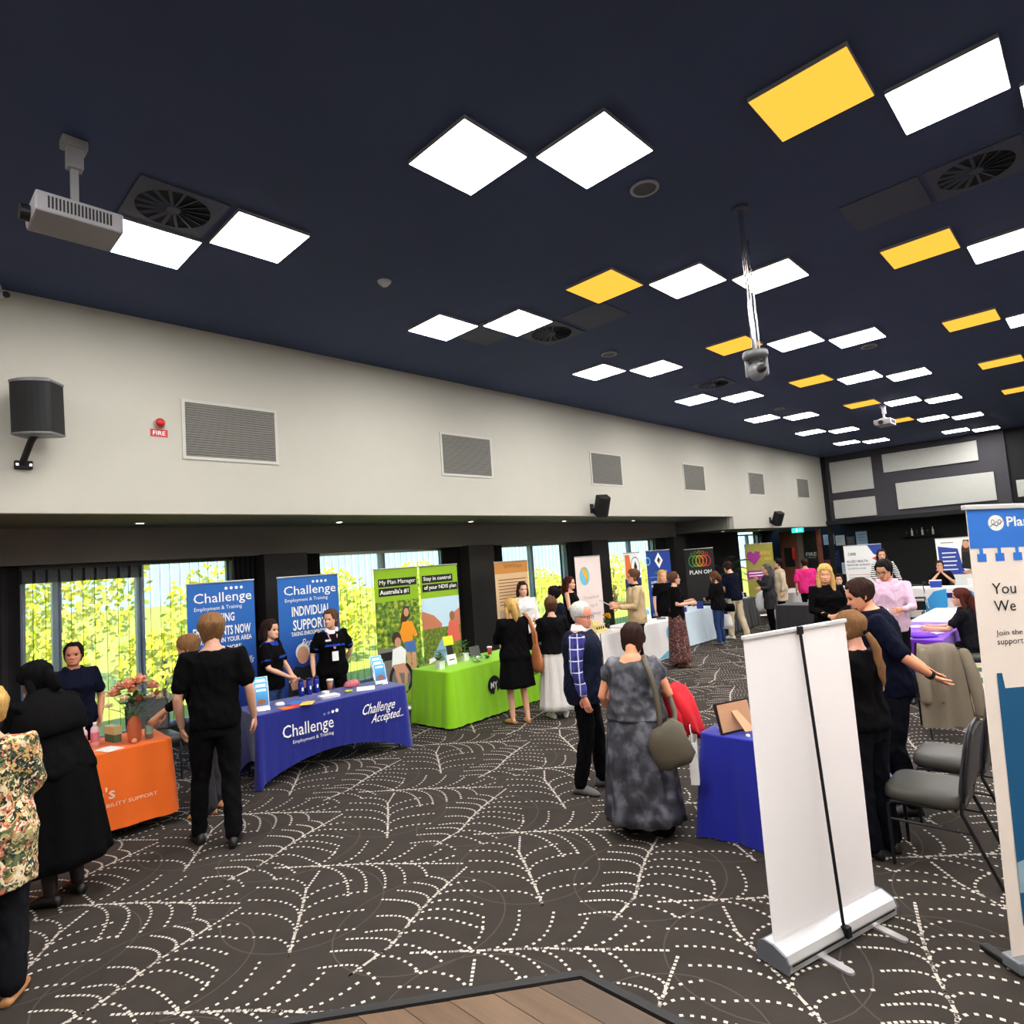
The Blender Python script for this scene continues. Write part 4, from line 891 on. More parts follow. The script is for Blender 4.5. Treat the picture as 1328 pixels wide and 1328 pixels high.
def head_shell(fn, n=32):
    vs = []; fs = []
    for z in HZ:
        for j in range(n): vs.append(fn(z, 2 * PI * j / n - PI))
    for i in range(len(HZ) - 1):
        for j in range(n): a, b = i * n + j, i * n + (j + 1) % n; fs.append((a, b, b + n, a + n))
    fs.append(tuple(range(n - 1, -1, -1))); k = (len(HZ) - 1) * n; fs.append(tuple(range(k, k + n)))
    return vs, fs
def sstep(a, b, x):
    t = max(0, min(1, (x - a) / (b - a))); return t * t * (3 - 2 * t)
def hand(mb, w, d, pn, side, s=1.0, curl=.35):
    d = Vector(d).normalized(); pn = Vector(pn); pn = (pn - d * pn.dot(d)).normalized(); ac = d.cross(pn) * side   # toward the thumb
    w = Vector(w)
    mb.tube([w - d * .02 * s, w + d * .03 * s, w + d * .075 * s, w + d * .092 * s], [(.024 * s, .018 * s), (.034 * s, .016 * s), (.040 * s, .014 * s), (.036 * s, .012 * s)], 10, flat=pn)
    for k, (o, L) in enumerate(((.030, .070), (.010, .080), (-.010, .074), (-.029, .056))):
        p = w + d * .088 * s + ac * o * s; q = [p]; a = curl * .5
        for j, ll in enumerate((.45, .32, .23)):
            q.append(q[-1] + (d * math.cos(a) + pn * math.sin(a)) * L * ll * s); a += curl * (1.1 if j == 0 else .8)
        mb.tube(q, [.0088 * s, .0082 * s, .0074 * s, .0062 * s], 6)
    b = w + d * .022 * s + ac * .030 * s; q = [b, b + (d * .55 + ac * .75 + pn * .15).normalized() * .036 * s]
    q.append(q[-1] + (d * .85 + ac * .3 + pn * .35).normalized() * .030 * s); q.append(q[-1] + (d * .95 + pn * .4).normalized() * .024 * s)
    mb.tube(q, [.0125 * s, .0105 * s, .0095 * s, .0075 * s], 7)
SKIN = {}
def skin(rgb):
    rgb = tuple(min(250, int(c * 1.07)) for c in rgb)
    if rgb not in SKIN:
        m = mat('skin_%d_%d_%d' % rgb, rgb, .5, var=.05, vscale=20); m.node_tree.nodes['Principled BSDF'].inputs['Subsurface Weight'].default_value = 0; SKIN[rgb] = m
    return SKIN[rgb]
def fabric(name, rgb, rough=.9, bump=.45, var=.06): return mat('fabric_' + name, rgb, rough, var=var, vscale=9, bump=bump, bscale=14, spec=.08)
M_EYE = mat('eye_dark', (30, 20, 16), .25); M_LIP = mat('lip', (168, 84, 78), .5)
class P:
    pass
def person(label, x, y, face, H=1.68, sex='f', skin_rgb=(204, 154, 126), lean=0.0, hyaw=0.0, hpitch=0.0, arms=None, wide=1.0, deep=1.0, feet=None, seat=None,
           hair=None, top=None, bottom=None, shoes=None, features=True, vox=.013, hand_curl=.4, palms=None, group=None, z0=0.0):
    s = H / 1.70; tab = FEMALE if sex == 'f' else MALE
    q = P(); q.s = s
    zh = .90 if seat is None else seat / s + .09
    dz = zh - .90
    hipc = Vector((0, 0, zh))
    def T(p):
        p = Vector(p); k = p.z + dz - zh
        if k <= 0: return Vector((p.x, p.y, p.z + dz)) * s
        c, sn = math.cos(lean), math.sin(lean); b = min(1, k / .12)
        return Vector((p.x, p.y * (1 - b + b * c) + k * sn * (.35 + .65 * b), zh + k * c - p.y * sn * b)) * s
    q.T = T
    def trings(g, za, zb, n=22, m=14, hem=0.0):
        rs = []
        for i in range(m + 1):
            z = za + (zb - za) * i / m; hw, hd, yo = interp(tab, z); hw *= wide; hd *= deep
            e = g + hem * (1 - (z - za) / (zb - za))
            ring = []
            for j in range(n):
                a = 2 * PI * j / n; ring.append(T(((hw + e) * (abs(math.cos(a)) ** .85) * math.copysign(1, math.cos(a)), yo + (hd + e) * (abs(math.sin(a)) ** .9) * math.copysign(1, math.sin(a)), z)))
            rs.append(ring)
        return rs
    sw = (.178 if sex == 'm' else .158) * (.5 + .5 * wide)
    q.sh = {}; q.el = {}; q.wr = {}
    arms = arms or {}
    for nm, sx in (('L', -1), ('R', 1)):
        S_ = T((sx * sw, -.005, 1.385)); e, w = arms.get(nm, ((.06, -.015, -.28), (.075, .03, -.52)))
        q.sh[nm] = S_; q.el[nm] = S_ + Vector((sx * e[0], e[1], e[2])) * s; q.wr[nm] = S_ + Vector((sx * w[0], w[1], w[2])) * s
    feet = feet or {}
    q.hip = {}; q.kn = {}; q.an = {}; q.toe = {}
    for nm, sx in (('L', -1), ('R', 1)):
        hx = sx * .088 * (.6 + .4 * wide); fx, fy = feet.get(nm, (sx * .10, 0.0))
        q.hip[nm] = Vector((hx, 0, zh - .02)) * s
        if seat is None:
            q.an[nm] = Vector((fx, fy - .02, .085)) * s; q.kn[nm] = Vector(((hx + fx) / 2, fy * .45 + .025, .485)) * s
        else:
            q.kn[nm] = Vector((sx * .11, .44, zh - .02)) * s; q.an[nm] = Vector((sx * .11, .42 + fy, .085)) * s
        q.toe[nm] = q.an[nm] + Vector((sx * .03, .12, -.05)) * s
    # ---- body
    b = MB(); b.rings(trings(-.012, .84, 1.47))
    nk = T((0, -.012, 1.40)); nt = T((0, .008, 1.50)); b.tube([nk, nt + (nt - nk) * .25], [.054 * s, .050 * s], 12)
    for nm, sx in (('L', -1), ('R', 1)):
        b.tube([q.sh[nm], q.sh[nm].lerp(q.el[nm], .35), q.el[nm], q.el[nm].lerp(q.wr[nm], .35), q.wr[nm]], [.043 * s * (.6 + .4 * wide), .042 * s * (.6 + .4 * wide), .036 * s, .036 * s, .025 * s], 12)
        b.tube([q.hip[nm], q.hip[nm].lerp(q.kn[nm], .4), q.kn[nm], q.kn[nm].lerp(q.an[nm], .35), q.an[nm]], [.080 * s, .070 * s, .050 * s, .050 * s, .034 * s], 14)
        b.tube([q.an[nm] + Vector((0, -.03, -.045)) * s, q.an[nm] + Vector((0, .05, -.045)) * s, q.toe[nm]], [.026 * s, .028 * s, .021 * s], 10)
    me = remeshed(b, vox, 4)
    bm = bmesh.new(); bm.from_mesh(me); ex = MB()
    hu = .232 * (.4 + .6 * s)
    HM = Matrix.Translation(T((0, .012, 1.468))) @ Matrix.Rotation(hyaw, 4, 'Z') @ Matrix.Rotation(-hpitch, 4, 'X') @ Matrix.Diagonal((hu, hu, hu, 1)) @ Matrix.Translation((0, -.02, 0))
    q.HM = HM; q.hu = hu
    vs, fs = head_shell(head_pt); ex.add([HM @ v for v in vs], fs)
    for sx in (-1, 1):
        e = MB().ball((0, 0, 0), .022, .07, .10, 8, 6); R = Matrix.Translation((sx * .325, -.03, .42)) @ Matrix.Rotation(sx * .35, 4, 'Z'); ex.add([HM @ (R @ Vector(v)) for v in e.v], e.f)
    for nm, sx in (('L', -1), ('R', 1)):
        d = q.wr[nm] - q.el[nm]; pn = (palms or {}).get(nm, (-sx * .9, .3, 0)); hand(ex, q.wr[nm], d, pn, -sx if nm == 'L' else -sx, s * .95, hand_curl)
    xm = ex.mesh('x', True); bm2 = bmesh.new(); bm2.from_mesh(xm); bm2.free()
    bm.from_mesh(xm); bm.to_mesh(me); bm.free(); bpy.data.meshes.remove(xm); me.shade_smooth()
    o = link('person', me, skin(skin_rgb)); o.location = (x, y, z0); o.rotation_euler.z = math.atan2(face[1], face[0]) - PI / 2
    tag(o, label, 'person', group); q.o = o
    # ---- face
    if features:
        for sx in (-1, 1):
            p = head_pt(.455, math.asin(.135 / .31)); e = MB().ball((sx * .128, p.y - .002, .455), .046, .026, .026, 8, 5); MB().add([HM @ Vector(v) for v in e.v], e.f).build('eye', M_EYE, o, True)
            pb = head_pt(.525, .42); MB().tube([HM @ Vector((sx * .06, pb.y + .014, .515)), HM @ Vector((sx * .13, pb.y + .008, .532)), HM @ Vector((sx * .20, pb.y - .035, .515))], .013 * hu, 6).build('eyebrow', hair['mat'] if hair else M_EYE, o, True)
        pm = head_pt(.185, 0); MB().tube([HM @ Vector((-.085, pm.y - .022, .19)), HM @ Vector((0, pm.y - .004, .184)), HM @ Vector((.085, pm.y - .022, .19))], [.010 * hu, .024 * hu, .010 * hu], 8).build('mouth', M_LIP, o, True)
    # ---- clothes
    q.trings = trings
    if top:
        g = top.get('g', .014); c = MB(); hem = top.get('hem', .84); neck = top.get('neck', 1.435)
        c.rings(trings(g, hem, neck, hem=top.get('flare', .01)))
        sl = top.get('sleeve', .42)
        for nm, sx in (('L', -1), ('R', 1)):
            if sl <= 0: continue
            S_, E_, W_ = q.sh[nm], q.el[nm], q.wr[nm]; ra = (.063 + top.get('sg', .0)) * s * (.6 + .4 * wide); rb = (.050 + top.get('sg', .0)) * s
            inn = T((sx * sw * .55, -.005, 1.37))
            if sl <= .5: pts = [inn, S_, S_.lerp(E_, sl * 2 * .55), S_.lerp(E_, sl * 2 * .97)]; rr = [ra * .95, ra, ra * .97, ra * .95]
            else:
                k = (sl - .5) * 2; pts = [inn, S_, S_.lerp(E_, .5), E_, E_.lerp(W_, k * .95)]; rr = [ra * .95, ra, rb * 1.12, rb, (.034 + top.get('sg', .0)) * s + (1 - k) * .012]
            c.tube(pts, rr, 12)
        cm = remeshed(c, vox, top.get('smooth', 4), fold=top.get('fold', .015)); link(top.get('name', 'shirt'), cm, top['mat'], o); q.top = o.children[-1]
        if top.get('collar'):
            cl = MB(); n = 16; hw, hd, yo = interp(tab, neck + .005); rs = []
            for dzz, e in ((-.012, .016), (.022, .010), (.030, .014), (.0, .032), (-.018, .036)):
                rs.append([T(((hw + e) * math.cos(a), yo + (hd + e) * math.sin(a) + (.012 if math.sin(a) > .7 else 0), neck + dzz - (.03 if math.sin(a) > .85 else 0))) for a in (2 * PI * j / n for j in range(n))])
            cl.rings(rs, cap=False).build('collar', top['collar'], o, True)
    if bottom:
        kind = bottom['kind']; mt = bottom['mat']
        if kind == 'trousers':
            c = MB(); c.rings(trings(bottom.get('g', .006), .80, bottom.get('waist', 1.0)))
            lg = bottom.get('leg', .0); k1 = bottom.get('len', .97)
            for nm in 'LR':
                hp, kn, an = q.hip[nm], q.kn[nm], q.an[nm]
                c.tube([hp, hp.lerp(kn, .4), kn, kn.lerp(an, .5), kn.lerp(an, k1)], [(.090 + lg * .3) * s, (.082 + lg * .5) * s, (.062 + lg) * s, (.058 + lg) * s, (.052 + lg) * s], 14)
            link(bottom.get('name', 'trousers'), remeshed(c, vox, 4, fold=.013), mt, o)
        else:  # skirt
            za, zb = bottom.get('waist', 1.02), bottom['hem']; fl = bottom.get('flare', .10); pl = bottom.get('pleats', 16); pa = bottom.get('pa', .012); rs = []; n = 96; rnd = random.Random(int(x * 100)); ph = rnd.uniform(0, 6)
            for i in range(13):
                t = i / 12; z = za + (zb - za) * t; hw, hd, yo = interp(tab, max(z, .90)); k = (za - z) / (za - zb)
                e = .018 + fl * k ** 1.2
                ring = []
                for j in range(n):
                    a = 2 * PI * j / n; r = e + pa * min(1, k * 2) * (math.sin(pl * a + ph) + .5 * math.sin(pl * .41 * a + ph * 2))
                    sway = bottom.get('sway', 0) * k
                    p = T(((hw * wide + r) * math.cos(a), yo + sway + (hd * deep + r) * math.sin(a), z)); ring.append(p)
                rs.append(ring)
            sk = MB().rings(rs); sk.build(bottom.get('name', 'skirt'), mt, o, True)
    if shoes:
        for nm, sx in (('L', -1), ('R', 1)):
            an, toe = q.an[nm], q.toe[nm]; fw = Vector((toe.x - an.x, toe.y - an.y, 0)).normalized(); rt = Vector((fw.y, -fw.x, 0))
            rs = []
            for k, (d, wd, ht, z1) in enumerate(((-.075, .020, .03, .0), (-.065, .034, .075, 0), (-.02, .038, .095, 0), (.03, .044, .096, 0), (.08, .047, .076, 0), (.13, .044, .056, 0), (.165, .030, .038, 0), (.178, .012, .025, 0))):
                if shoes.get('low'): ht = min(ht, .045)
                c0 = Vector((an.x, an.y, 0)) + fw * d * s
                rs.append([c0 + rt * wd * s * math.cos(a) * (1 if math.sin(a) < .3 else .8) + Vector((0, 0, max(.004, (ht / 2 + ht / 2 * math.sin(a)) * s))) for a in (2 * PI * j / 12 for j in range(12))])
            MB().rings(rs).build('shoe', shoes['mat'], o, True)
    if hair: make_hair(q, hair)
    return q
def make_hair(q, h):
    HM, o, m = q.HM, q.o, h['mat']; st = h['style']; th = h.get('thick', .05); fr = h.get('front', .80); nape = h.get('nape', .16)
    rnd = random.Random(hash(st) % 97 + int(q.o.location.x * 10))
    def fn(z, t):
        a = abs(t)
        zm = fr if a < .55 else fr + (.46 - fr) * sstep(.55, 1.15, a) if a < 1.15 else .46 - (.46 - nape) * sstep(1.35, 1.9, a)
        k = sstep(zm - .02, zm + .07, z)
        top = th * (1 + .6 * sstep(.5, .95, z))
        w = .014 * math.sin(t * 13 + z * 9) + .011 * math.sin(t * 23 + z * 4) + .03 * noise.noise((t * 2.2, z * 3, q.o.location.x * 3))
        p = head_pt(z, t, -.02 + k * (top + .02 + w), False)
        if z > .9: p.z += k * top * .9
        return p
    vs, fs = head_shell(fn, 60); b = MB().add([HM @ v for v in vs], fs)
    U = lambda p: HM @ Vector(p)
    def lock(pts, r): b.tube([U(p) for p in pts], [(x[0] * q.hu, x[1] * q.hu) if isinstance(x, tuple) else x * q.hu for x in r], 10)
    if st == 'long':
        L = h.get('len', .8)
        lock([(0, -.22, .62), (0, -.36, .30), (0, -.40, -.02), (0, -.42, -.02 - L * .5), (0, -.40, -.05 - L)], [(.30, .20), (.36, .17), (.36, .14), (.34, .12), (.20, .06)])
        for sx in (-1, 1): lock([(sx * .26, -.02, .70), (sx * .36, -.08, .36), (sx * .37, -.12, .0), (sx * .35, -.14 + h.get('fwd', 0), -L * .8)], [.09, .11, .12, .05])
    if st == 'frontlong':
        L = h.get('len', 1.2)
        lock([(0, -.22, .62), (0, -.36, .30), (0, -.40, -.02), (0, -.42, -.02 - L * .5), (0, -.40, -.05 - L)], [(.30, .20), (.36, .17), (.36, .14), (.34, .12), (.20, .06)])
        for sx in (-1, 1):
            lock([(sx * .10, .30, .90), (sx * .28, .24, .66), (sx * .36, .14, .36), (sx * .36, .20, .0), (sx * .32, .30, -L * .55), (sx * .27, .30, -L)], [.06, .10, .12, .14, .14, .05])
    if st == 'bob':
        for sx in (-1, 1): lock([(sx * .25, .02, .72), (sx * .36, -.04, .40), (sx * .38, -.06, .05)], [.10, .13, .12])
        lock([(0, -.25, .6), (0, -.40, .3), (0, -.40, .02)], [(.30, .18), (.34, .16), (.33, .12)])
    if st == 'ponytail':
        z = h.get('z', .55); L = h.get('len', 1.1)
        sd = h.get('side', 0); lock([(0, -.38, z), (0, -.50, z - .02), (sd * .3, -.58, z - .16 * L), (sd * .6 + .03, -.60, z - .32 * L), (sd * .8 - .02, -.58, z - .48 * L), (sd + .03, -.57, z - .64 * L), (sd - .02, -.55, z - .80 * L), (sd + .02, -.54, z - .92 * L), (sd, -.52, z - L)], [.07, .085, .11, .125, .115, .12, .095, .06, .02])
    if st == 'bun':
        e = MB().ball((0, -.44, h.get('z', .78)), .15, .13, .14, 12, 8); b.add([U(v) for v in e.v], e.f)
    b.build(h.get('name', 'hair'), m, o, True)
def on_head(q, b, name, m): MB().add([q.HM @ Vector(v) for v in b.v], b.f).build(name, m, q.o, True)
def glasses(q, m):
    b = MB()
    for sx in (-1, 1):
        pts = [(sx * .145 + .085 * math.cos(a), .455 + .0 - .012 * 0, .445 + .065 * math.sin(a)) for a in (2 * PI * k / 12 for k in range(13))]
        b.tube(pts, .010, 5, cap=False); b.tube([(sx * .23, .44, .465), (sx * .335, .20, .47), (sx * .345, -.04, .46)], .010, 5)
    b.tube([(-.06, .475, .46), (.06, .475, .46)], .010, 5)
    on_head(q, b, 'eyeglasses', m)

F_BLK = fabric('black', (9, 8, 10)); F_BLK2 = fabric('soft_black', (13, 12, 14)); F_NAVY = fabric('navy', (14, 17, 34)); F_JEAN = fabric('denim', (44, 62, 104)); F_DJEAN = fabric('dark_denim', (16, 17, 24)); F_WHITE = fabric('white', (232, 228, 226)); F_KHAKI = fabric('khaki', (206, 188, 160)); F_PINK = fabric('pink', (226, 50, 130)); F_BEIGE = fabric('beige_knit', (196, 170, 132), bump=.6)
F_RB = fabric('royal_trim', (36, 66, 160)); F_GREY = fabric('charcoal', (52, 50, 54)); F_DGRY = fabric('dark_grey', (24, 24, 28))
S_BLK = mat('shoe_black', (16, 15, 16), .4); S_TAN = mat('shoe_tan', (176, 122, 78), .5); S_WHT = mat('shoe_white', (226, 224, 222), .5); S_GRY = mat('shoe_grey', (90, 86, 86), .6); S_BRN = mat('shoe_brown', (110, 68, 44), .5)
def hairm(name, rgb): return mat('hair_' + name, rgb, .7, spec=.12, var=.6, vscale=34, stretch=(4, 4, .6), bump=.5, bscale=50)
H_BLK = hairm('black', (20, 16, 16)); H_DBR = hairm('dark_brown', (48, 30, 24)); H_BRN = hairm('brown', (92, 62, 42)); H_LBR = hairm('light_brown', (128, 92, 60)); H_BLD = hairm('blonde', (206, 164, 96)); H_WHT = hairm('white', (216, 208, 202)); H_AUB = hairm('auburn', (78, 36, 28)); H_GRY = hairm('grey', (84, 80, 80))
def noisy2(name, cols, scale, voronoi=True):
    m = bpy.data.materials.new(name); m.use_nodes = True; nt = m.node_tree; b = nt.nodes['Principled BSDF']; b.inputs['Roughness'].default_value = .85
    tc = nt.nodes.new('ShaderNodeTexCoord'); v = nt.nodes.new('ShaderNodeTexVoronoi'); v.inputs['Scale'].default_value = scale; nz = nt.nodes.new('ShaderNodeTexNoise'); nz.inputs['Scale'].default_value = scale * .8
    ad = nt.nodes.new('ShaderNodeMixRGB'); ad.inputs[0].default_value = .35; nt.links.new(tc.outputs['Object'], nz.inputs[0]); nt.links.new(tc.outputs['Object'], ad.inputs[1]); nt.links.new(nz.outputs['Color'], ad.inputs[2]); nt.links.new(ad.outputs[0], v.inputs['Vector'])
    sp = nt.nodes.new('ShaderNodeSeparateColor'); nt.links.new(v.outputs['Color'], sp.inputs[0]); rp = nt.nodes.new('ShaderNodeValToRGB'); rp.color_ramp.interpolation = 'CONSTANT'; nt.links.new(sp.outputs[0], rp.inputs[0]); nt.links.new(rp.outputs[0], b.inputs['Base Color'])
    e = rp.color_ramp.elements
    while len(e) < len(cols): e.new(.5)
    for k, c in enumerate(cols): e[k].position = k / len(cols); e[k].color = lin(c) + (1,)
    return m
F_FLORAL = noisy2('fabric_floral', [(20, 26, 24), (96, 108, 66), (206, 160, 96), (40, 50, 44), (196, 104, 84), (226, 204, 164), (190, 170, 110), (232, 214, 180), (60, 76, 50)], 24)
def plaid_mat():
    m = bpy.data.materials.new('fabric_plaid'); m.use_nodes = True; nt = m.node_tree; b = nt.nodes['Principled BSDF']; b.inputs['Roughness'].default_value = .85
    tc = nt.nodes.new('ShaderNodeTexCoord'); col = None
    def stripes(axis, freq, duty):
        sp = nt.nodes.new('ShaderNodeSeparateXYZ'); nt.links.new(tc.outputs['Object'], sp.inputs[0]); a = nt.nodes.new('ShaderNodeMath'); a.operation = 'MULTIPLY'; a.inputs[1].default_value = freq; nt.links.new(sp.outputs[axis], a.inputs[0])
        f = nt.nodes.new('ShaderNodeMath'); f.operation = 'FRACT'; nt.links.new(a.outputs[0], f.inputs[0]); c = nt.nodes.new('ShaderNodeMath'); c.operation = 'LESS_THAN'; c.inputs[1].default_value = duty; nt.links.new(f.outputs[0], c.inputs[0]); return c.outputs[0]
    def mix(fac, A, rgb):
        n = nt.nodes.new('ShaderNodeMix'); n.data_type = 'RGBA'; nt.links.new(fac, n.inputs[0])
        if isinstance(A, tuple): n.inputs[6].default_value = A
        else: nt.links.new(A, n.inputs[6])
        n.inputs[7].default_value = lin(rgb) + (1,); return n.outputs[2]
    c = mix(stripes('Z', 10, .45), lin((44, 46, 128)) + (1,), (30, 30, 92)); c = mix(stripes('Y', 20, .35), c, (58, 60, 140)); c = mix(stripes('Z', 10, .09), c, (216, 216, 236)); c = mix(stripes('Y', 14, .12), c, (206, 206, 232))
    nt.links.new(c, b.inputs['Base Color']); return m
F_PLAID = plaid_mat()
def stripe_mat(name, rgb1, rgb2, freq, axis='Z', duty=.5):
    m = bpy.data.materials.new(name); m.use_nodes = True; nt = m.node_tree; b = nt.nodes['Principled BSDF']; b.inputs['Roughness'].default_value = .85
    tc = nt.nodes.new('ShaderNodeTexCoord'); sp = nt.nodes.new('ShaderNodeSeparateXYZ'); nt.links.new(tc.outputs['Object'], sp.inputs[0]); a = nt.nodes.new('ShaderNodeMath'); a.operation = 'MULTIPLY'; a.inputs[1].default_value = freq; nt.links.new(sp.outputs[axis], a.inputs[0])
    f = nt.nodes.new('ShaderNodeMath'); f.operation = 'FRACT'; nt.links.new(a.outputs[0], f.inputs[0]); c = nt.nodes.new('ShaderNodeMath'); c.operation = 'LESS_THAN'; c.inputs[1].default_value = duty; nt.links.new(f.outputs[0], c.inputs[0])
    n = nt.nodes.new('ShaderNodeMix'); n.data_type = 'RGBA'; nt.links.new(c.outputs[0], n.inputs[0]); n.inputs[6].default_value = lin(rgb1) + (1,); n.inputs[7].default_value = lin(rgb2) + (1,); nt.links.new(n.outputs[2], b.inputs['Base Color']); return m
F_VELVET = noise_print('fabric_velvet', [(26, 26, 32), (56, 56, 64), (112, 112, 122)], 9)
F_PSKIRT = noisy2('fabric_print_skirt', [(96, 54, 50), (60, 30, 34), (160, 110, 96), (84, 44, 44), (40, 24, 30)], 26)
F_LTGR = mat('fabric_pale_grey', (214, 210, 204), .85, var=.05, bump=.4, bscale=10, stretch=(3, 3, .3))
F_LILAC = stripe_mat('fabric_lilac', (216, 186, 206), (206, 170, 196), 60, 'X')
F_STRIPE = stripe_mat('fabric_stripe', (230, 228, 226), (20, 20, 24), 22)

def tee(m, **k): return dict(dict(mat=m, sleeve=.34, name='shirt'), **k)
def pants(m, **k): return dict(dict(kind='trousers', mat=m), **k)
AWAY = (-.69, .72); LEFT = (-.72, -.69); RIGHT = (.72, .69); CAMD = (.69, -.72)
# -- far left
q = person('woman in floral blouse cut off by the left picture edge', -4.50, .47, (-.95, .25), 1.63, arms={'R': ((.03, .03, -.27), (-.04, .22, -.34)), 'L': ((.05, .02, -.27), (.0, .2, -.34))}, wide=1.08, deep=1.15, hyaw=.3, features=False, skin_rgb=(214, 160, 134),
           top=dict(mat=F_FLORAL, sleeve=.46, sg=.008, hem=.62, flare=.03, g=.024, name='blouse'), bottom=pants(F_DGRY, leg=.02), shoes=dict(mat=S_TAN, low=1), hair=dict(mat=H_BLD, style='bun', z=.34, thick=.06))
q = person('woman in long black dress and black headscarf bending at orange table', -5.55, .98, (-.80, -.42), 1.66, skin_rgb=(150, 100, 80), lean=.30, hpitch=.35, hyaw=.25, arms={'L': ((.02, .14, -.24), (-.05, .36, -.28)), 'R': ((.06, .12, -.24), (-.02, .34, -.30))}, wide=1.12, deep=1.12, features=False,
           top=dict(mat=F_BLK, sleeve=.95, hem=.70, g=.03, sg=.02, name='abaya'), bottom=dict(kind='skirt', mat=F_BLK, hem=.28, waist=1.05, flare=.12, pleats=9, pa=.01, name='dress_skirt'), shoes=dict(mat=S_BLK), hair=dict(mat=F_BLK2, style='bob', thick=.075, front=.72, nape=.0, name='headscarf'))
sc = MB(); sc.rings([[q.T(((.24 + g) * math.cos(a) * k, -.01 + (.17 + g) * math.sin(a) * k, z)) for a in (2 * PI * j / 20 for j in range(20))] for z, k, g in ((1.50, .42, 0), (1.44, .62, 0), (1.38, .95, 0), (1.28, 1.05, .0), (1.20, 1.04, .0), (1.15, .98, 0))]).build('scarf_drape', F_BLK2, q.o, True)
lg = MB()
for nm in 'LR': lg.tube([q.kn[nm], q.kn[nm].lerp(q.an[nm], .4), q.an[nm] + Vector((0, 0, .01))], [.058, .055, .040], 12)
lg.build('stockings', mat('dark_stocking', (40, 30, 30), .6), q.o, True)
q = person('woman in navy polo standing behind the orange table', -7.62, 1.46, (.93, .05), 1.62, skin_rgb=(176, 116, 90), hyaw=-.35, hpitch=-.12, arms={'L': ((.08, .0, -.27), (.03, .14, -.46)), 'R': ((.08, .0, -.27), (.03, .14, -.46))}, wide=1.18, deep=1.15, top=tee(F_NAVY, collar=F_NAVY), bottom=pants(F_BLK), shoes=dict(mat=S_BLK), hair=dict(mat=H_BLK, style='ponytail', thick=.045, z=.45, len=.7, front=.84))
MB().tube([q.T((.075, .142, 1.27)), q.T((.075, .146, 1.27))], .016, 10).build('brooch', mat('brooch_pink', (220, 160, 140), .4), q.o)
q = person('tall man in black T-shirt seen from behind', -5.52, 2.03, (-.93, .32), 1.86, 'm', (200, 150, 126), hyaw=.35, hpitch=.12, arms={'L': ((.07, -.02, -.28), (.05, .07, -.50)), 'R': ((.07, -.05, -.27), (.10, .04, -.50))}, wide=.98, feet={'L': (-.13, .14), 'R': (.10, -.08)}, features=False, top=tee(F_BLK, hem=.86, sleeve=.36, sg=.006), bottom=pants(F_BLK2, leg=.006), shoes=dict(mat=S_BLK), hair=dict(mat=H_LBR, style='short', thick=.075, nape=.06, front=.78))
q = person('person in dark jacket reaching to the orange table behind the tall man', -6.34, 2.26, (-.62, -.78), 1.66, 'f', (206, 156, 126), lean=.20, hpitch=.25, arms={'R': ((.05, .16, -.24), (.02, .36, -.42)), 'L': ((.08, .08, -.26), (.04, .26, -.40))}, top=dict(mat=F_BLK2, sleeve=.72, hem=.80, g=.02, name='jacket'), bottom=pants(F_GREY, leg=.03), shoes=dict(mat=S_TAN), hair=dict(mat=H_LBR, style='short', thick=.05))
MB().tube([q.sh['R'] + Vector((.02, -.055, .02)), q.sh['R'].lerp(q.el['R'], .5) + Vector((.03, -.052, 0)), q.el['R'] + Vector((.03, -.04, 0))], .006, 6).build('white_piping', WHITE, q.o)
# -- blue table staff
def staff_trim(q):
    for nm in 'LR':
        S_, E_ = q.sh[nm], q.el[nm]; MB().tube([S_.lerp(E_, .62), S_.lerp(E_, .70)], .064 * q.s, 14, cap=False).build('sleeve_band', F_RB, q.o, True)
    hw, hd, yo = interp(FEMALE, 1.25)
    bnd = [[q.T(((hw + e) * math.cos(a), yo + (hd + e) * math.sin(a), z + .012 * math.sin(a))) for a in (PI * (.08 + .84 * j / 20) for j in range(21))] for z, e in ((1.215, .0225), (1.245, .0245), (1.245, .02), (1.215, .018))]
    MB().rings(bnd, close=False, cap=False).build('chest_stripe', F_RB, q.o, True)
    hw, hd, yo = interp(FEMALE, 1.40); MB().rings([[q.T(((hw + e) * math.cos(a), yo + (hd + e) * math.sin(a), z)) for a in (2 * PI * j / 20 for j in range(20))] for z, e in ((1.44, -.01), (1.425, .0), (1.39, .02), (1.375, .026), (1.39, .015))], cap=False).build('yoke', F_RB, q.o, True)
q = person('woman with dark hair and hands clasped behind the blue table', -7.50, 3.43, (.78, .62), 1.62, skin_rgb=(208, 158, 130), hyaw=-.15, wide=1.08, arms={'L': ((.05, .08, -.26), (-.12, .26, -.40)), 'R': ((.05, .08, -.26), (-.12, .26, -.40))}, top=tee(F_BLK, sleeve=.36), bottom=pants(F_JEAN), shoes=dict(mat=S_BLK), hair=dict(mat=H_DBR, style='bob', thick=.05)); staff_trim(q)
q = person('smiling woman with pink lanyard standing behind the blue table', -7.55, 4.28, (.86, -.30), 1.66, skin_rgb=(212, 160, 132), hyaw=-.75, wide=1.08, arms={'R': ((.09, -.01, -.27), (.10, .10, -.50)), 'L': ((.10, -.06, -.26), (.02, -.14, -.42))}, top=tee(F_BLK, sleeve=.36, collar=F_WHITE), bottom=pants(F_BLK), shoes=dict(mat=S_BLK), hair=dict(mat=H_BRN, style='ponytail', thick=.045, z=.62, len=.8)); staff_trim(q)
M_LAN = mat('lanyard_pink', (226, 160, 170), .6)
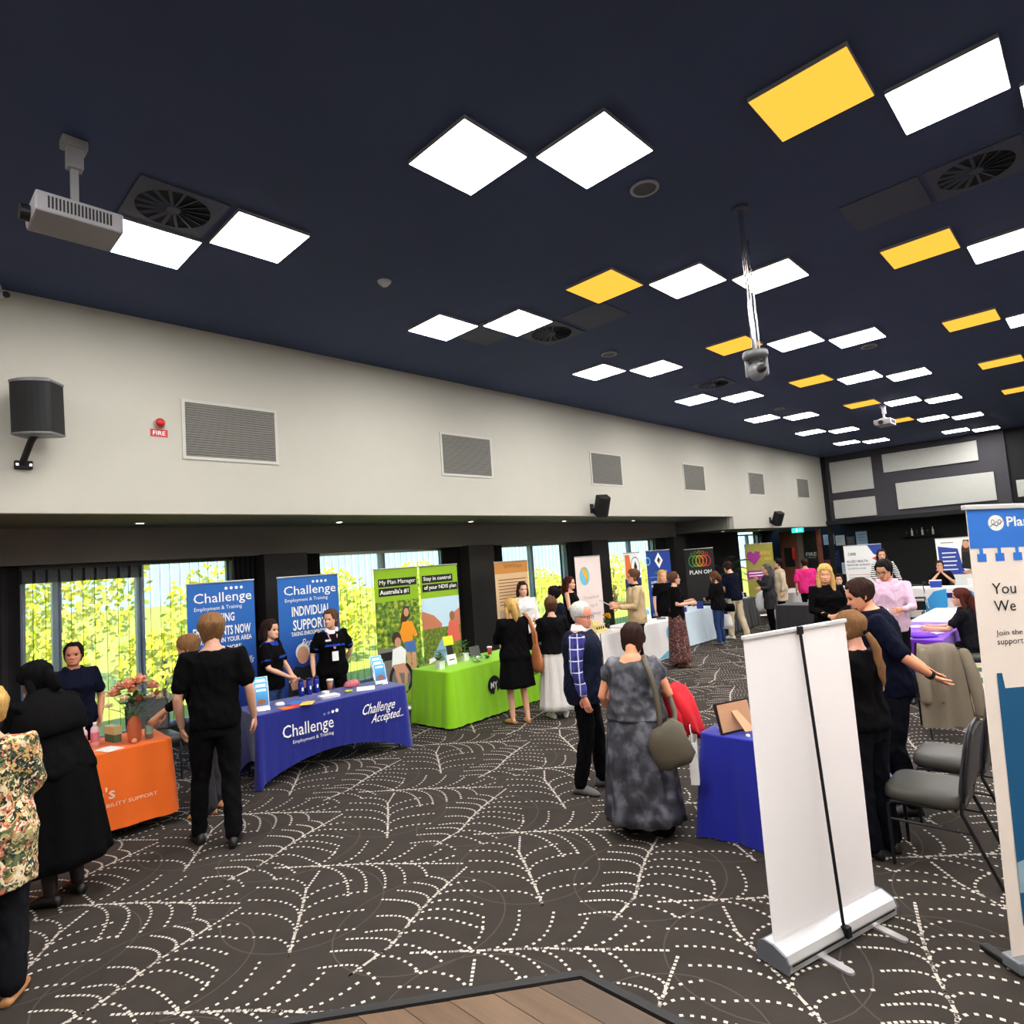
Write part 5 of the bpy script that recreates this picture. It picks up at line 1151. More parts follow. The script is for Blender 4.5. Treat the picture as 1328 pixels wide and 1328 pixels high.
MB().tube([q.T((-.06, .03, 1.45)), q.T((-.055, .115, 1.36)), q.T((-.015, .165, 1.20))], (.007), 6).tube([q.T((.06, .03, 1.45)), q.T((.055, .115, 1.36)), q.T((-.005, .165, 1.20))], (.007), 6).build('lanyard', M_LAN, q.o)
MB().box(-.04, .04, -.003, .003, -.06, .06).build('name_badge', WHITE, q.o, M=Matrix.Translation(q.T((-.01, .172, 1.10))))
MB().box(-.035, .035, -.003, .003, -.012, .012).build('name_badge', WHITE, q.o, M=Matrix.Translation(q.T((.07, .150, 1.31))))
# -- green table group
q = person('woman in black knee-length dress with a tan shoulder bag', -5.90, 6.02, (-.93, .35), 1.62, skin_rgb=(214, 160, 132), features=False, wide=1.1, arms={'R': ((.05, .10, -.25), (-.06, .26, -.24)), 'L': ((.05, .10, -.25), (-.04, .28, -.22))}, feet={'L': (-.09, .03), 'R': (.11, -.03)},
           top=dict(mat=F_BLK, sleeve=.85, hem=.80, g=.03, sg=.016, name='dress'), bottom=dict(kind='skirt', mat=F_BLK, hem=.50, waist=1.05, flare=.06, pleats=8, pa=.008, name='dress_skirt'), shoes=dict(mat=S_TAN, low=1), hair=dict(mat=H_BLD, style='long', len=.22, thick=.05))
q8 = q
q = person('woman in white sweater smiling behind the green table', -7.62, 8.08, (.80, -.55), 1.75, skin_rgb=(216, 164, 140), hyaw=.1, top=dict(mat=F_WHITE, sleeve=.95, g=.022, sg=.008, name='sweater'), bottom=pants(F_BLK), shoes=dict(mat=S_BLK), hair=dict(mat=H_DBR, style='bob', thick=.05))
q = person('woman in black jumper and long pale grey skirt seen from behind', -5.62, 6.50, (-.80, .58), 1.585, features=False, skin_rgb=(210, 158, 130), arms={'R': ((.06, .08, -.26), (-.04, .24, -.26)), 'L': ((.06, .08, -.26), (-.06, .24, -.26))}, top=dict(mat=F_BLK2, sleeve=.95, hem=.92, g=.03, sg=.012, name='jumper'),
           bottom=dict(kind='skirt', mat=F_LTGR, hem=.13, waist=1.05, flare=.09, pleats=11, pa=.012), shoes=dict(mat=S_WHT), hair=dict(mat=H_BRN, style='short', thick=.06, nape=.02))
q = person('woman with black bun in navy top leaning at the green table end', -6.22, 7.38, (-.80, -.25), 1.70, skin_rgb=(206, 150, 120), lean=.10, hyaw=.1, arms={'L': ((.05, .14, -.24), (-.06, .3, -.2)), 'R': ((.06, .08, -.26), (-.02, .26, -.26))}, top=dict(mat=F_NAVY, sleeve=.9, g=.024, sg=.01, name='top'), bottom=pants(F_BLK), shoes=dict(mat=S_BLK), hair=dict(mat=H_BLK, style='bun', z=.92, thick=.05))
q = person('woman with long dark hair in black sleeveless top behind white table', -7.72, 9.52, (.80, .28), 1.75, skin_rgb=(216, 160, 134), arms={'L': ((.06, .05, -.27), (-.08, .25, -.34)), 'R': ((.06, .05, -.27), (-.08, .25, -.34))}, top=dict(mat=F_BLK, sleeve=0, neck=1.40, name='singlet'), bottom=pants(F_BLK), shoes=dict(mat=S_BLK), hair=dict(mat=H_AUB, style='long', len=.75, thick=.05))
# -- foreground pair
q = person('older man with glasses in plaid shirt and navy vest', -3.66, 4.62, (.80, .46), 1.70, 'm', (214, 142, 116), hyaw=-.45, hpitch=.12, arms={'R': ((.055, -.03, -.27), (.06, .03, -.50)), 'L': ((.055, .0, -.27), (.04, .12, -.48))}, wide=1.06, deep=1.22, vox=.011, feet={'L': (-.10, .10), 'R': (.11, -.07)},
           top=dict(mat=F_PLAID, sleeve=.96, g=.012, sg=.008, hem=.86, name='plaid_shirt'), bottom=pants(F_BLK, leg=.008), shoes=dict(mat=S_GRY), hair=dict(mat=H_WHT, style='short', thick=.028, front=.86, nape=.2)); glasses(q, mat('glasses_dark', (40, 30, 30), .3))
v = MB(); v.rings(q.trings(.034, .80, 1.44, hem=.012)); link('vest', remeshed(v, .012, 4, fold=.013), fabric('vest_navy', (20, 25, 42), .7), q.o)
MB().rings([[q.T(((.066 + e) * math.cos(a), .0 + (.066 + e) * math.sin(a), z)) for a in (2 * PI * j / 18 for j in range(18))] for z, e in ((1.435, .0), (1.49, .002), (1.497, .008), (1.45, .022), (1.43, .02))], cap=False).build('shirt_collar', F_WHITE, q.o, True)
MB().tube([q.T((.0, .183, 1.40)), q.T((0, .19, 1.20)), q.T((0, .185, .90))], .005, 6).build('zip', CHROME, q.o)
q = person('woman in long grey velvet dress seen from behind carrying bags', -2.80, 4.15, (-.42, .90), 1.55, skin_rgb=(216, 146, 112), hpitch=.55, hyaw=-.15, features=False, wide=1.30, deep=1.35, vox=.011, arms={'R': ((.10, .04, -.26), (-.02, .26, -.30)), 'L': ((.10, -.02, -.27), (.05, .16, -.44))}, feet={'L': (-.10, .02), 'R': (.14, -.02)},
           top=dict(mat=F_VELVET, sleeve=.16, hem=.95, g=.022, flare=.02, neck=1.42, name='dress_bodice'), bottom=dict(kind='skirt', mat=F_VELVET, hem=.13, waist=1.06, flare=.09, pleats=14, pa=.013, name='dress_skirt'), shoes=dict(mat=S_TAN, low=1), hair=dict(mat=H_DBR, style='short', thick=.085, nape=.08)); q14 = q
tr = MB(); 
for nm in 'LR': tr.tube([q.hip[nm], q.kn[nm], q.an[nm] + Vector((0, 0, .01))], [.12, .11, .105], 14)
link('wide_trousers', remeshed(tr, .014, 3), F_BLK, q.o)
# -- further along the wall
q = person('man in beige knit jumper holding papers, facing left', -6.12, 9.35, (-.74, -.66), 1.84, 'm', (214, 152, 124), arms={'R': ((.04, .05, -.27), (-.02, .30, -.24)), 'L': ((.04, .06, -.27), (.0, .31, -.26))}, top=dict(mat=F_BEIGE, sleeve=.95, g=.022, sg=.010, name='jumper', collar=F_DGRY), bottom=pants(F_BLK), shoes=dict(mat=S_BLK), hair=dict(mat=H_BRN, style='short', thick=.05)); q15 = q
q = person('woman in black tee and long patterned skirt, facing right', -5.92, 10.35, (.74, .66), 1.72, skin_rgb=(214, 158, 132), hpitch=-.08, arms={'R': ((.05, -.02, -.27), (-.04, .24, -.26)), 'L': ((.05, .0, -.27), (-.04, .24, -.24))}, wide=1.06, top=tee(F_BLK), bottom=dict(kind='skirt', mat=F_PSKIRT, hem=.10, waist=1.05, flare=.06, pleats=9, pa=.01), shoes=dict(mat=S_BRN), hair=dict(mat=H_BRN, style='bun', z=.6, thick=.04)); glasses(q, mat('glasses_dark', (40, 30, 30), .3))
q = person('blonde woman in black top behind the white logo table', -7.12, 11.97, (.75, -.5), 1.70, skin_rgb=(214, 158, 132), top=tee(F_BLK), bottom=pants(F_BLK), shoes=dict(mat=S_BLK), vox=.016, hair=dict(mat=H_BLD, style='long', len=.5, thick=.05))
q = person('woman in black jacket and blue jeans with a white tote', -6.40, 12.98, (-.86, .05), 1.58, features=False, vox=.015, hpitch=.2, arms={'R': ((.06, .08, -.26), (.0, .24, -.30)), 'L': ((.06, .05, -.26), (.0, .2, -.3))}, top=dict(mat=F_BLK2, sleeve=.95, hem=.82, g=.03, sg=.014, name='jacket'), bottom=pants(F_JEAN), shoes=dict(mat=S_GRY), hair=dict(mat=H_BRN, style='bob', thick=.05)); q18 = q
q = person('man in navy polo and cream trousers leaning toward the black table', -6.42, 13.88, (-.90, .22), 1.77, 'm', features=False, vox=.015, lean=.12, hpitch=.3, arms={'R': ((.06, .04, -.27), (.0, .24, -.30)), 'L': ((.06, .04, -.27), (.0, .24, -.30))}, top=tee(F_NAVY), bottom=pants(F_KHAKI, leg=.008), shoes=dict(mat=S_WHT), feet={'L': (-.12, .1), 'R': (.14, -.12)}, hair=dict(mat=H_DBR, style='short', thick=.05))
q = person('woman in dark grey cardigan holding a white coat, facing left', -6.05, 14.95, (-.75, -.62), 1.62, vox=.016, arms={'R': ((.03, .10, -.24), (-.02, .22, -.06)), 'L': ((.05, .08, -.26), (.0, .24, -.26))}, top=dict(mat=F_GREY, sleeve=.95, hem=.60, g=.028, sg=.01, name='cardigan'), bottom=pants(F_BLK), shoes=dict(mat=S_BLK), hair=dict(mat=H_GRY, style='long', len=.5, thick=.05)); q20 = q
q = person('person with dark hair in beige coat behind the grey cardigan woman', -6.35, 16.45, (-.70, -.5), 1.70, features=False, vox=.018, top=dict(mat=F_KHAKI, sleeve=.95, hem=.62, g=.03, sg=.01, name='coat'), bottom=pants(F_BLK), shoes=dict(mat=S_BLK), hair=dict(mat=H_BLK, style='short', thick=.06))
q = person('person in bright pink shirt seen from behind', -5.85, 16.9, (-.45, .88), 1.65, 'm', features=False, vox=.016, wide=1.08, top=tee(F_PINK, sleeve=.46, hem=.80, sg=.01, flare=.03, g=.022), bottom=pants(F_BLK), shoes=dict(mat=S_TAN), feet={'L': (-.07, .08), 'R': (.08, -.05)}, hair=dict(mat=H_DBR, style='short', thick=.04))
q = person('young woman with long straight blonde hair in black top', -2.94, 9.22, (.52, -.84), 1.77, skin_rgb=(220, 160, 126), vox=.012, hyaw=-.25, hpitch=.1, arms={'L': ((.05, .06, -.27), (-.10, .24, -.32)), 'R': ((.05, .06, -.27), (-.10, .24, -.34))}, top=dict(mat=F_BLK, sleeve=.95, g=.016, name='jumper'), bottom=pants(F_BLK), shoes=dict(mat=S_BLK), hair=dict(mat=H_BLD, style='frontlong', len=1.25, thick=.055, front=.74))
# -- foreground right
q = person('woman in black with a long wavy ponytail seen from behind', -1.36, 4.74, (-.93, .36), 1.60, features=False, skin_rgb=(214, 156, 132), vox=.012, hpitch=.15, arms={'L': ((.05, .04, -.27), (-.02, .2, -.36)), 'R': ((.06, .02, -.27), (.02, .18, -.40))}, top=tee(F_BLK, hem=.88), bottom=pants(F_DJEAN, leg=.02), shoes=dict(mat=S_BLK), hair=dict(mat=H_LBR, style='ponytail', thick=.05, z=.30, len=1.55, side=.12))
on_head(q, MB().ball((0, -.46, .31), .09, .09, .09, 10, 6), 'hair_tie', F_BLK)
q = person('man with short dark hair in navy polo, hands behind his back', -1.38, 5.58, (-.86, -.34), 1.80, 'm', (214, 146, 112), lean=.16, hpitch=.30, vox=.011, wide=1.10, deep=1.18, arms={'R': ((.08, -.16, -.25), (.02, -.32, -.38)), 'L': ((.09, -.14, -.25), (.0, -.30, -.38))}, palms={'L': (.3, -.6, .7), 'R': (.3, -.6, .7)}, hand_curl=.25, top=tee(F_NAVY, collar=F_NAVY, sleeve=.42), bottom=pants(F_DJEAN, leg=.006), shoes=dict(mat=S_BLK), hair=dict(mat=H_DBR, style='short', thick=.042, nape=.22, front=.80))
MB().tube([q.T((.05, -.125, 1.425)), q.T((.12, -.11, 1.395)), q.T((.175, -.08, 1.35))], [(.013, .006)] * 3, 8).build('shoulder_stripe', WHITE, q.o)
MB().lathe([(.036, -.012), (.036, .012)], n=16).build('wristwatch', STEEL_D, q.o, M=Matrix.Translation(q.el['L'].lerp(q.wr['L'], .93)) @ (q.wr['L'] - q.el['L']).to_track_quat('Z', 'Y').to_matrix().to_4x4())
def beard(q, m):
    on_head(q, MB().add([head_pt(z, t, .012) for z in (.02, .06, .11, .15) for t in (-1.1, -.8, -.5, -.25, 0, .25, .5, .8, 1.1)], [(i * 9 + j, i * 9 + j + 1, i * 9 + j + 10, i * 9 + j + 9) for i in range(3) for j in range(8)]), 'beard', m)
beard(q, mat('stubble', (104, 72, 58), .7))
q = person('man with glasses in lilac striped shirt looking down', -2.18, 9.18, (.05, -.98), 1.80, 'm', (206, 146, 116), vox=.013, hpitch=.3, hyaw=-.3, arms={'L': ((.06, .10, -.26), (-.02, .32, -.26)), 'R': ((.06, .10, -.26), (-.02, .32, -.26))}, wide=1.05, deep=1.1, top=dict(mat=F_LILAC, sleeve=.92, g=.012, sg=.002, name='shirt', collar=F_LILAC), bottom=pants(F_BLK), shoes=dict(mat=S_BLK), hair=dict(mat=H_BLK, style='short', thick=.06)); glasses(q, mat('glasses_dark', (40, 30, 30), .3))
q = person('woman with long dark hair in striped top and black cardigan, far back', -3.90, 16.2, (.35, -.93), 1.80, vox=.018, arms={'L': ((.10, .05, -.26), (.14, .16, -.48)), 'R': ((.05, .06, -.27), (-.02, .2, -.4))}, top=dict(mat=F_STRIPE, sleeve=.7, g=.016, name='striped_top'), bottom=pants(F_BLK), shoes=dict(mat=S_BLK), hair=dict(mat=H_DBR, style='long', len=.7, thick=.05))
# -- seated
q = person('seated man in black polo resting his chin on his hands', -3.34, 19.25, (.2, -.98), 1.70, 'm', vox=.018, seat=.46, arms={'L': ((.08, .24, -.24), (-.14, .25, .02)), 'R': ((.08, .24, -.24), (-.14, .25, .02))}, top=tee(F_BLK), bottom=pants(F_BLK), shoes=dict(mat=S_BLK), hair=dict(mat=H_DBR, style='short', thick=.05))
q = person('seated woman in dark polo with long auburn hair at the purple table', -1.50, 10.22, (-.97, .02), 1.66, vox=.014, seat=.46, lean=.12, hyaw=.05, arms={'L': ((.05, .18, -.22), (.0, .40, -.22)), 'R': ((.05, .18, -.22), (-.06, .40, -.22))}, top=tee(F_DGRY, collar=F_DGRY), bottom=pants(F_BLK), shoes=dict(mat=S_BRN), hair=dict(mat=H_AUB, style='long', len=.9, thick=.055))
q = person('seated person with black hair in white top in the far background', -4.55, 15.15, (.3, -.95), 1.62, vox=.02, seat=.46, top=dict(mat=F_WHITE, sleeve=.9, g=.02, name='shirt'), bottom=pants(F_BLK), shoes=dict(mat=S_BLK), hair=dict(mat=H_BLK, style='short', thick=.06))
# ================================================================== THINGS ON AND AROUND THE TABLES
TT = TZ + .004
M_TERRA = mat('terracotta', (190, 96, 60), .6, var=.15); M_GLS = glassy('clear_plastic', (.92, .96, .97), .12); M_GREENL = mat('plant_green', (54, 104, 44), .5, var=.3, vscale=20); M_STEM = mat('flower_stem', (90, 130, 60), .6)
M_PEACH = mat('petal_peach', (238, 180, 152), .6, var=.12, vscale=40); M_CORAL = mat('petal_coral', (226, 122, 96), .6, var=.12); M_CREAMF = mat('petal_cream', (240, 222, 190), .6); M_YEL = mat('petal_yellow', (240, 190, 50), .6, var=.1)
M_CARD = mat('kraft_cup', (150, 98, 66), .7); M_PAPER = mat('paper_white', (240, 238, 234), .7); M_CAN = mat('blue_can', (30, 50, 150), .3, .3); M_SKYP = grad_mat('brochure_print', [(0, (70, 90, 160)), (.12, (60, 150, 214)), (.26, (90, 190, 236))])
def leafblade(b, p, d, L, w, up=.3):
    d = Vector(d).normalized(); sd = d.cross(Vector((0, 0, 1)))
    if sd.length < .05: sd = Vector((1, 0, 0))
    sd.normalize(); p = Vector(p); u = Vector((0, 0, 1))
    pts = [p, p + d * L * .35 + u * up * L * .3 + sd * w, p + d * L * .75 + u * up * L * .25 + sd * w * .7, p + d * L, p + d * L * .75 + u * up * L * .25 - sd * w * .7, p + d * L * .35 + u * up * L * .3 - sd * w]
    b.add(pts, [(0, 1, 5), (1, 2, 4, 5), (2, 3, 4)])
def flower(b, c, r, n=9, rnd=random):
    for lay, (k, tilt) in enumerate(((n, .25), (n - 2, .8), (5, 1.4))):
        for j in range(k):
            a = 2 * PI * j / k + lay * .4; d = Vector((math.cos(a) * math.cos(tilt), math.sin(a) * math.cos(tilt), math.sin(tilt))); s = Vector((-math.sin(a), math.cos(a), 0)) * r * .42; c_ = Vector(c)
            b.add([c_, c_ + d * r * .6 + s, c_ + d * r, c_ + d * r * .6 - s], [(0, 1, 2, 3)])
# --- orange table
t = thing('flower_vase', 'tall terracotta vase on the orange table', 'vase', (-6.56, 1.71, TT + .0))
MB().lathe([(.038, 0), (.050, .01), (.056, .06), (.058, .14), (.050, .19), (.032, .225), (.026, .235), (.020, .23)], n=20).build('vase_body', M_TERRA, t, True)
t = thing('flower_bouquet', 'bouquet of peach and cream flowers in the terracotta vase', 'flowers', (-6.56, 1.71, TT + .23))
rnd = random.Random(11); st = MB(); lv = MB()
FL = [(-.02, -.15, .20, .085, 0), (.03, -.05, .26, .095, 0), (0, .05, .28, .10, 0), (.03, .15, .22, .085, 0), (.07, .02, .13, .07, 1), (-.08, .03, .25, .085, 0), (.02, -.20, .12, .05, 2), (.08, .11, .15, .055, 2), (-.03, .20, .14, .06, 0), (.07, -.09, .16, .06, 2), (-.08, -.09, .24, .08, 0), (.06, .20, .12, .05, 2), (.06, -.02, .22, .07, 0)]
for x, y, z, r, k in FL:
    b = MB(); flower(b, (x, y, z), r); b.build('flower_head', (M_PEACH, M_CORAL, M_CREAMF)[k], t)
    st.tube([(0, 0, -.08), (x * .5, y * .5, z * .5), (x, y, z - .01)], .003, 5)
for k in range(60):
    a = rnd.uniform(0, 6.28); h = rnd.uniform(.03, .2); leafblade(lv, (math.cos(a) * .03, math.sin(a) * .03, h), (math.cos(a), math.sin(a), rnd.uniform(-.2, .5)), rnd.uniform(.08, .15), .018)
st.build('stems', M_STEM, t)['kind'] = 'stuff'; lv.build('leaves', M_GREENL, t)['kind'] = 'stuff'
def bottle(x, y, h, r, m, capm, label, z=TT, lab=None):
    t = thing('bottle', label, 'bottle', (x, y, z))
    MB().lathe([(r * .9, 0), (r, .006), (r, h * .72), (r * .8, h * .80), (r * .4, h * .86)], n=16).build('bottle_body', m, t, True)
    MB().lathe([(r * .42, h * .85), (r * .42, h), (r * .3, h * 1.005)], n=12).build('cap', capm, t, True)
    if lab: MB().lathe([(r * 1.02, h * .2), (r * 1.02, h * .6)], n=16, cap=False).build('label_wrap', lab, t, True)
M_PKB = mat('pink_bottle', (232, 196, 206), .35); M_ROSE = mat('rose_label', (214, 120, 140), .5)
bottle(-6.74, 1.36, .20, .030, M_PKB, WHITE, 'pink pump bottle on orange table, left one', lab=M_ROSE); bottle(-6.76, 1.45, .21, .034, M_PKB, WHITE, 'pink pump bottle on orange table, right one', lab=M_ROSE)
bottle(-6.60, 1.84, .20, .034, glassy('mint_plastic', (.75, .92, .85), .2), mat('green_cap', (60, 150, 110), .4), 'clear bottle with green cap right of the terracotta vase', lab=mat('mint_label', (150, 200, 180), .5))
t = thing('product_box', 'green and cream boxed gift standing behind the bottles', 'box', (-6.80, 1.60, TT), .2)
MB().box(-.09, .09, -.03, .03, 0, .07).build('box_body', mat('sage_card', (86, 120, 86), .7), t); MB().box(-.095, .095, -.032, .032, .07, .14).build('box_lid', mat('cream_card', (222, 206, 150), .7), t)
o = MB().ball((0, 0, .024), .024, n=14, m=8).build('wooden_ball', mat('pale_wood', (214, 160, 120), .5), None, True); o.location = (-6.49, 1.69, TT); tag(o, 'small wooden ball in front of the terracotta vase', 'ornament')
def sheet(x, y, rz, w, d, m, label, cat='leaflet', z=TT, th=.004, group=None):
    b = MB(); n = 6
    rs = []
    for k in range(n + 1):
        yy = -d / 2 + d * k / n; zz = th + .004 * math.sin(PI * k / n) ** 2; rs.append([(-w / 2, yy, 0 if 0 < k < n else 0), (w / 2, yy, 0), (w / 2, yy, zz), (-w / 2, yy, zz)])
    o = b.rings(rs).build('leaflet', m); o.location = (x, y, z); o.rotation_euler.z = rz; tag(o, label, cat, group); return o
sheet(-6.50, 1.50, .3, .20, .14, M_PAPER, 'pale leaflet on orange table front edge'); sheet(-6.60, 1.28, .1, .16, .22, mat('peach_card', (238, 200, 150), .7), 'peach flyer on orange table beside the pink bottles')
# --- blue table
def brochures(x, y, rz, label):
    t = thing('brochure_stand', label, 'brochure stand', (x, y, TT), rz)
    for k in range(3):
        R = Matrix.Translation((0, k * .05, k * .045)) @ Matrix.Rotation(-.28, 4, 'X')
        MB().box(-.075, .075, .0, .006, .012, .25).build('brochure', WHITE, t, M=R); put_rect(-.068, .068, .05, .245, R @ frame((0, -.001, 0), (1, 0, 0), (0, 0, 1)), M_SKYP, t, 'cover_print', .001)
        put_rect(-.05, .05, .20, .225, R @ frame((0, -.001, 0), (1, 0, 0), (0, 0, 1)), WHITE, t, 'cover_title', .002)
        put_poly(ell(0, .09, .045, .03, 12), R @ frame((0, -.001, 0), (1, 0, 0), (0, 0, 1)), M_PSK2, t, 'cover_photo', .002)
        MB().box(-.08, .08, .008, .011, 0, .20).build('clear_back', M_GLS, t, M=R)
    MB().box(-.08, .08, -.02, .16, 0, .004).build('base', M_GLS, t)
brochures(-6.66, 2.93, PI / 2 - .35, 'tiered stand of blue brochures at left end of blue table'); brochures(-6.62, 4.40, PI / 2 - .2, 'tiered stand of blue brochures at right end of blue table')
def cup(x, y, label, m=M_CARD, lid=WHITE, z=TT, h=.105):
    t = thing('coffee_cup', label, 'cup', (x, y, z))
    MB().lathe([(.027, 0), (.029, .004), (.038, h)], n=18).build('cup_body', m, t, True); MB().lathe([(.041, h - .004), (.041, h + .008), (.034, h + .016), (.032, h + .014)], n=18).build('lid', lid, t, True)
cup(-7.00, 2.98, 'brown paper coffee cup beside the left brochures'); cup(-7.02, 3.93, 'brown paper coffee cup in front of the lanyard woman')
for k, (x, y) in enumerate(((-6.98, 3.54), (-6.98, 3.64), (-7.0, 3.74))):
    t = thing('drink_bottle', 'blue drink bottle on blue table, %s one' % ('left', 'middle', 'right')[k], 'bottle', (x, y, TT), 0, 'blue drink bottles')
    MB().lathe([(.032, 0), (.034, .004), (.034, .15), (.028, .165)], n=16).build('bottle_body', M_CAN, t, True); MB().lathe([(.029, .163), (.029, .185), (.024, .19)], n=14).build('cap', mat('navy_cap', (20, 30, 90), .4), t, True)
    MB().box(.0335, .0345, -.01, .01, .06, .10).build('logo_print', WHITE, t)
t = thing('paper_stack', 'stack of white papers at middle of blue table', 'papers', (-6.58, 3.66, TT), -.1)
for k in range(5): MB().box(-.075 + k * .003, .075 + k * .002, -.105, .105, k * .006, k * .006 + .005).build('sheet', M_PAPER, t)
o = MB().box(-.04, .04, -.03, .03, 0, .05).build('tissue_pack', M_PAPER, None, bevel=.008); o.location = (-6.72, 3.70, TT); tag(o, 'small white box standing behind the paper stack', 'box')
for k, (x, y, c, nm) in enumerate(((-6.50, 3.15, (226, 120, 50), 'orange'), (-6.52, 3.25, (206, 60, 60), 'red'), (-6.64, 3.30, (50, 120, 200), 'sky blue'), (-6.46, 3.34, (240, 200, 90), 'yellow'))): sheet(x, y, .3 * k, .13, .18, mat('flyer_%s' % nm, c, .6), nm + ' flyer fanned out on blue table', z=TT + k * .0045 * (k > 0))
o = MB().lathe([(.05, 0), (.055, .006), (.04, .03), (.02, .034)], n=16).build('white_dish', M_PAPER, None, True); o.location = (-6.74, 3.16, TT); tag(o, 'small white dish behind the fanned flyers', 'dish')
t = thing('adhesive_tape', 'yellow and green tape roll on blue table', 'tape', (-6.60, 3.93, TT)); MB().lathe([(.028, 0), (.045, 0), (.045, .022), (.028, .022), (.028, 0)], n=20, cap=False).build('roll', mat('tape_yellow', (220, 210, 60), .4), t, True); MB().lathe([(.0455, .004), (.0455, .018)], n=20, cap=False).build('band', mat('tape_green', (40, 130, 80), .4), t, True)
b = MB()
b.rings([[(.10 * k * math.cos(a) * (1 + .1 * math.sin(5 * a)), .055 * k * math.sin(a), z) for a in (2 * PI * j / 18 for j in range(18))] for k, z in ((.8, 0), (1, .02), (.95, .05), (.7, .075), (.3, .085))]); o = b.build('cosmetic_pouch', noisy2('pouch_print', [(206, 70, 90), (230, 180, 180), (180, 50, 70)], 60), None, True); o.location = (-6.86, 4.14, TT); o.rotation_euler.z = 1.4; tag(o, 'red patterned cloth pouch beside the coffee cup', 'pouch')
sheet(-6.60, 4.16, 1.0, .21, .26, M_PAPER, 'white sheet of paper near right brochures')
# --- green table
def potted(x, y, label, rnd, h=.2, pot=M_PAPER):
    t = thing('potted_plant', label, 'plant', (x, y, TT))
    MB().rings([[(p * k, q * k, z) for p, q in rrect(.10, .10, .012, 2)] for k, z in ((.9, 0), (1, .11), (.88, .11), (.86, .09))]).build('pot', pot, t)
    MB().lathe([(.04, .08), (.04, .092)], n=12).build('soil', mat('soil', (50, 36, 28), .9), t)
    for k in range(26):
        a = rnd.uniform(0, 6.28); z = .09 + rnd.uniform(.0, h * .8); r = rnd.uniform(.0, .04); b = MB(); leafblade(b, (math.cos(a) * r, math.sin(a) * r, z), (math.cos(a), math.sin(a), rnd.uniform(-.2, .7)), rnd.uniform(.06, .10), .024); b.build('leaf', M_GREENL, t)
    MB().tube([(0, 0, .09), (.005, 0, .09 + h * .8)], .004, 5).build('stem', M_STEM, t)
rnd = random.Random(21); potted(-6.76, 5.44, 'bushy plant in a white square pot at left of green table', rnd); potted(-6.96, 6.06, 'leafy plant in white pot behind the lime sign', rnd, .24)
t = thing('sign_stand', 'lime topped display card between the two plants', 'sign', (-6.88, 5.76, TT), PI / 2)
R = Matrix.Rotation(-.2, 4, 'X'); MB().box(-.085, .085, 0, .006, 0, .14).build('card', M_PAPER, t, M=R); MB().box(-.055, .055, .002, .008, .14, .27).build('photo_card', M_PBK, t, M=R); MB().box(-.09, .09, .002, .008, .27, .40).build('lime_top', mat('lime_bright', (214, 226, 40), .6), t, M=R); MB().box(-.05, .05, -.001, 0, .06, .075).build('print', BLACK, t, M=R); MB().box(-.03, .03, .006, .10, 0, .006).build('foot', M_PAPER, t)
t = thing('glass_bowl', 'round glass bowl full of wrapped mints', 'bowl', (-6.66, 6.02, TT)); MB().lathe([(.03, 0), (.06, .01), (.085, .05), (.09, .09), (.086, .09), (.08, .05), (.05, .014), (.01, .01)], n=24).build('bowl', M_GLS, t, True)
rnd = random.Random(5)
for k in range(30):
    a = rnd.uniform(0, 6.28); r = rnd.uniform(0, .062); MB().ball((r * math.cos(a), r * math.sin(a), .03 + rnd.uniform(0, .055)), .014, .012, .009, 6, 4).build('mint', WHITE if k % 3 else M_LIME, t, True)
cup(-7.02, 6.62, 'red and white takeaway cup at right of green table', mat('cup_red', (170, 60, 56), .6), WHITE)
t = thing('leafy_garland', 'small bunch of green leaves beside the mint bowl', 'plant', (-6.70, 6.26, TT)); rnd = random.Random(8)
for k in range(14):
    a = rnd.uniform(0, 6.28); b = MB(); leafblade(b, (0, 0, .012), (math.cos(a), math.sin(a), rnd.uniform(.1, 1.2)), rnd.uniform(.05, .09), .018); b.build('leaf', M_GREENL, t)
o = MB().box(-.1, .1, -.004, .004, 0, .16).build('acrylic_holder', mat('smoky_acrylic', (90, 88, 90), .2), None, M=Matrix.Rotation(-.25, 4, 'X')); o.location = (-7.05, 6.36, TT); o.rotation_euler.z = PI / 2; tag(o, 'dark acrylic card holder behind the mint bowl', 'card holder')
# --- white tables
t = thing('display_board', 'cream stepped display with small figures on white table', 'display', (-6.88, 9.20, TT), PI / 2)
M_CRM = mat('cream_board', (236, 216, 150), .7)
for k, (w, h) in enumerate(((.34, .06), (.26, .13), (.18, .20))): MB().box(-w / 2, w / 2, k * .06 - .09, k * .06 - .03, 0, h).build('step', M_CRM, t)
for k in range(4): MB().lathe([(.012, 0), (.012, .03), (.008, .045)], c=(-.10 + k * .065, -.06, .06), n=8).build('figure', M_PBK, t)
sheet(-6.72, 8.75, .2, .3, .2, M_CRM, 'cream leaflet lying on the plain white table'); sheet(-6.80, 9.55, -.2, .25, .3, M_PAPER, 'white form lying at right of plain white table')
t = thing('potted_flowers', 'yellow flowers in a dark pot behind the white table', 'flowers', (-7.04, 9.72, TT)); MB().lathe([(.04, 0), (.055, .08), (.05, .08)], n=14).build('pot', BLKPL, t, True); rnd = random.Random(3)
for k in range(9):
    a = rnd.uniform(0, 6.28); r = rnd.uniform(0, .07); b = MB(); flower(b, (r * math.cos(a), r * math.sin(a), .20 + rnd.uniform(-.04, .06)), .045); b.build('flower_head', M_YEL, t)
lv = MB()
for k in range(26):
    a = rnd.uniform(0, 6.28); leafblade(lv, (0, 0, .07), (math.cos(a), math.sin(a), rnd.uniform(.3, 1.6)), rnd.uniform(.08, .14), .02)
lv.build('leaves', M_GREENL, t)['kind'] = 'stuff'
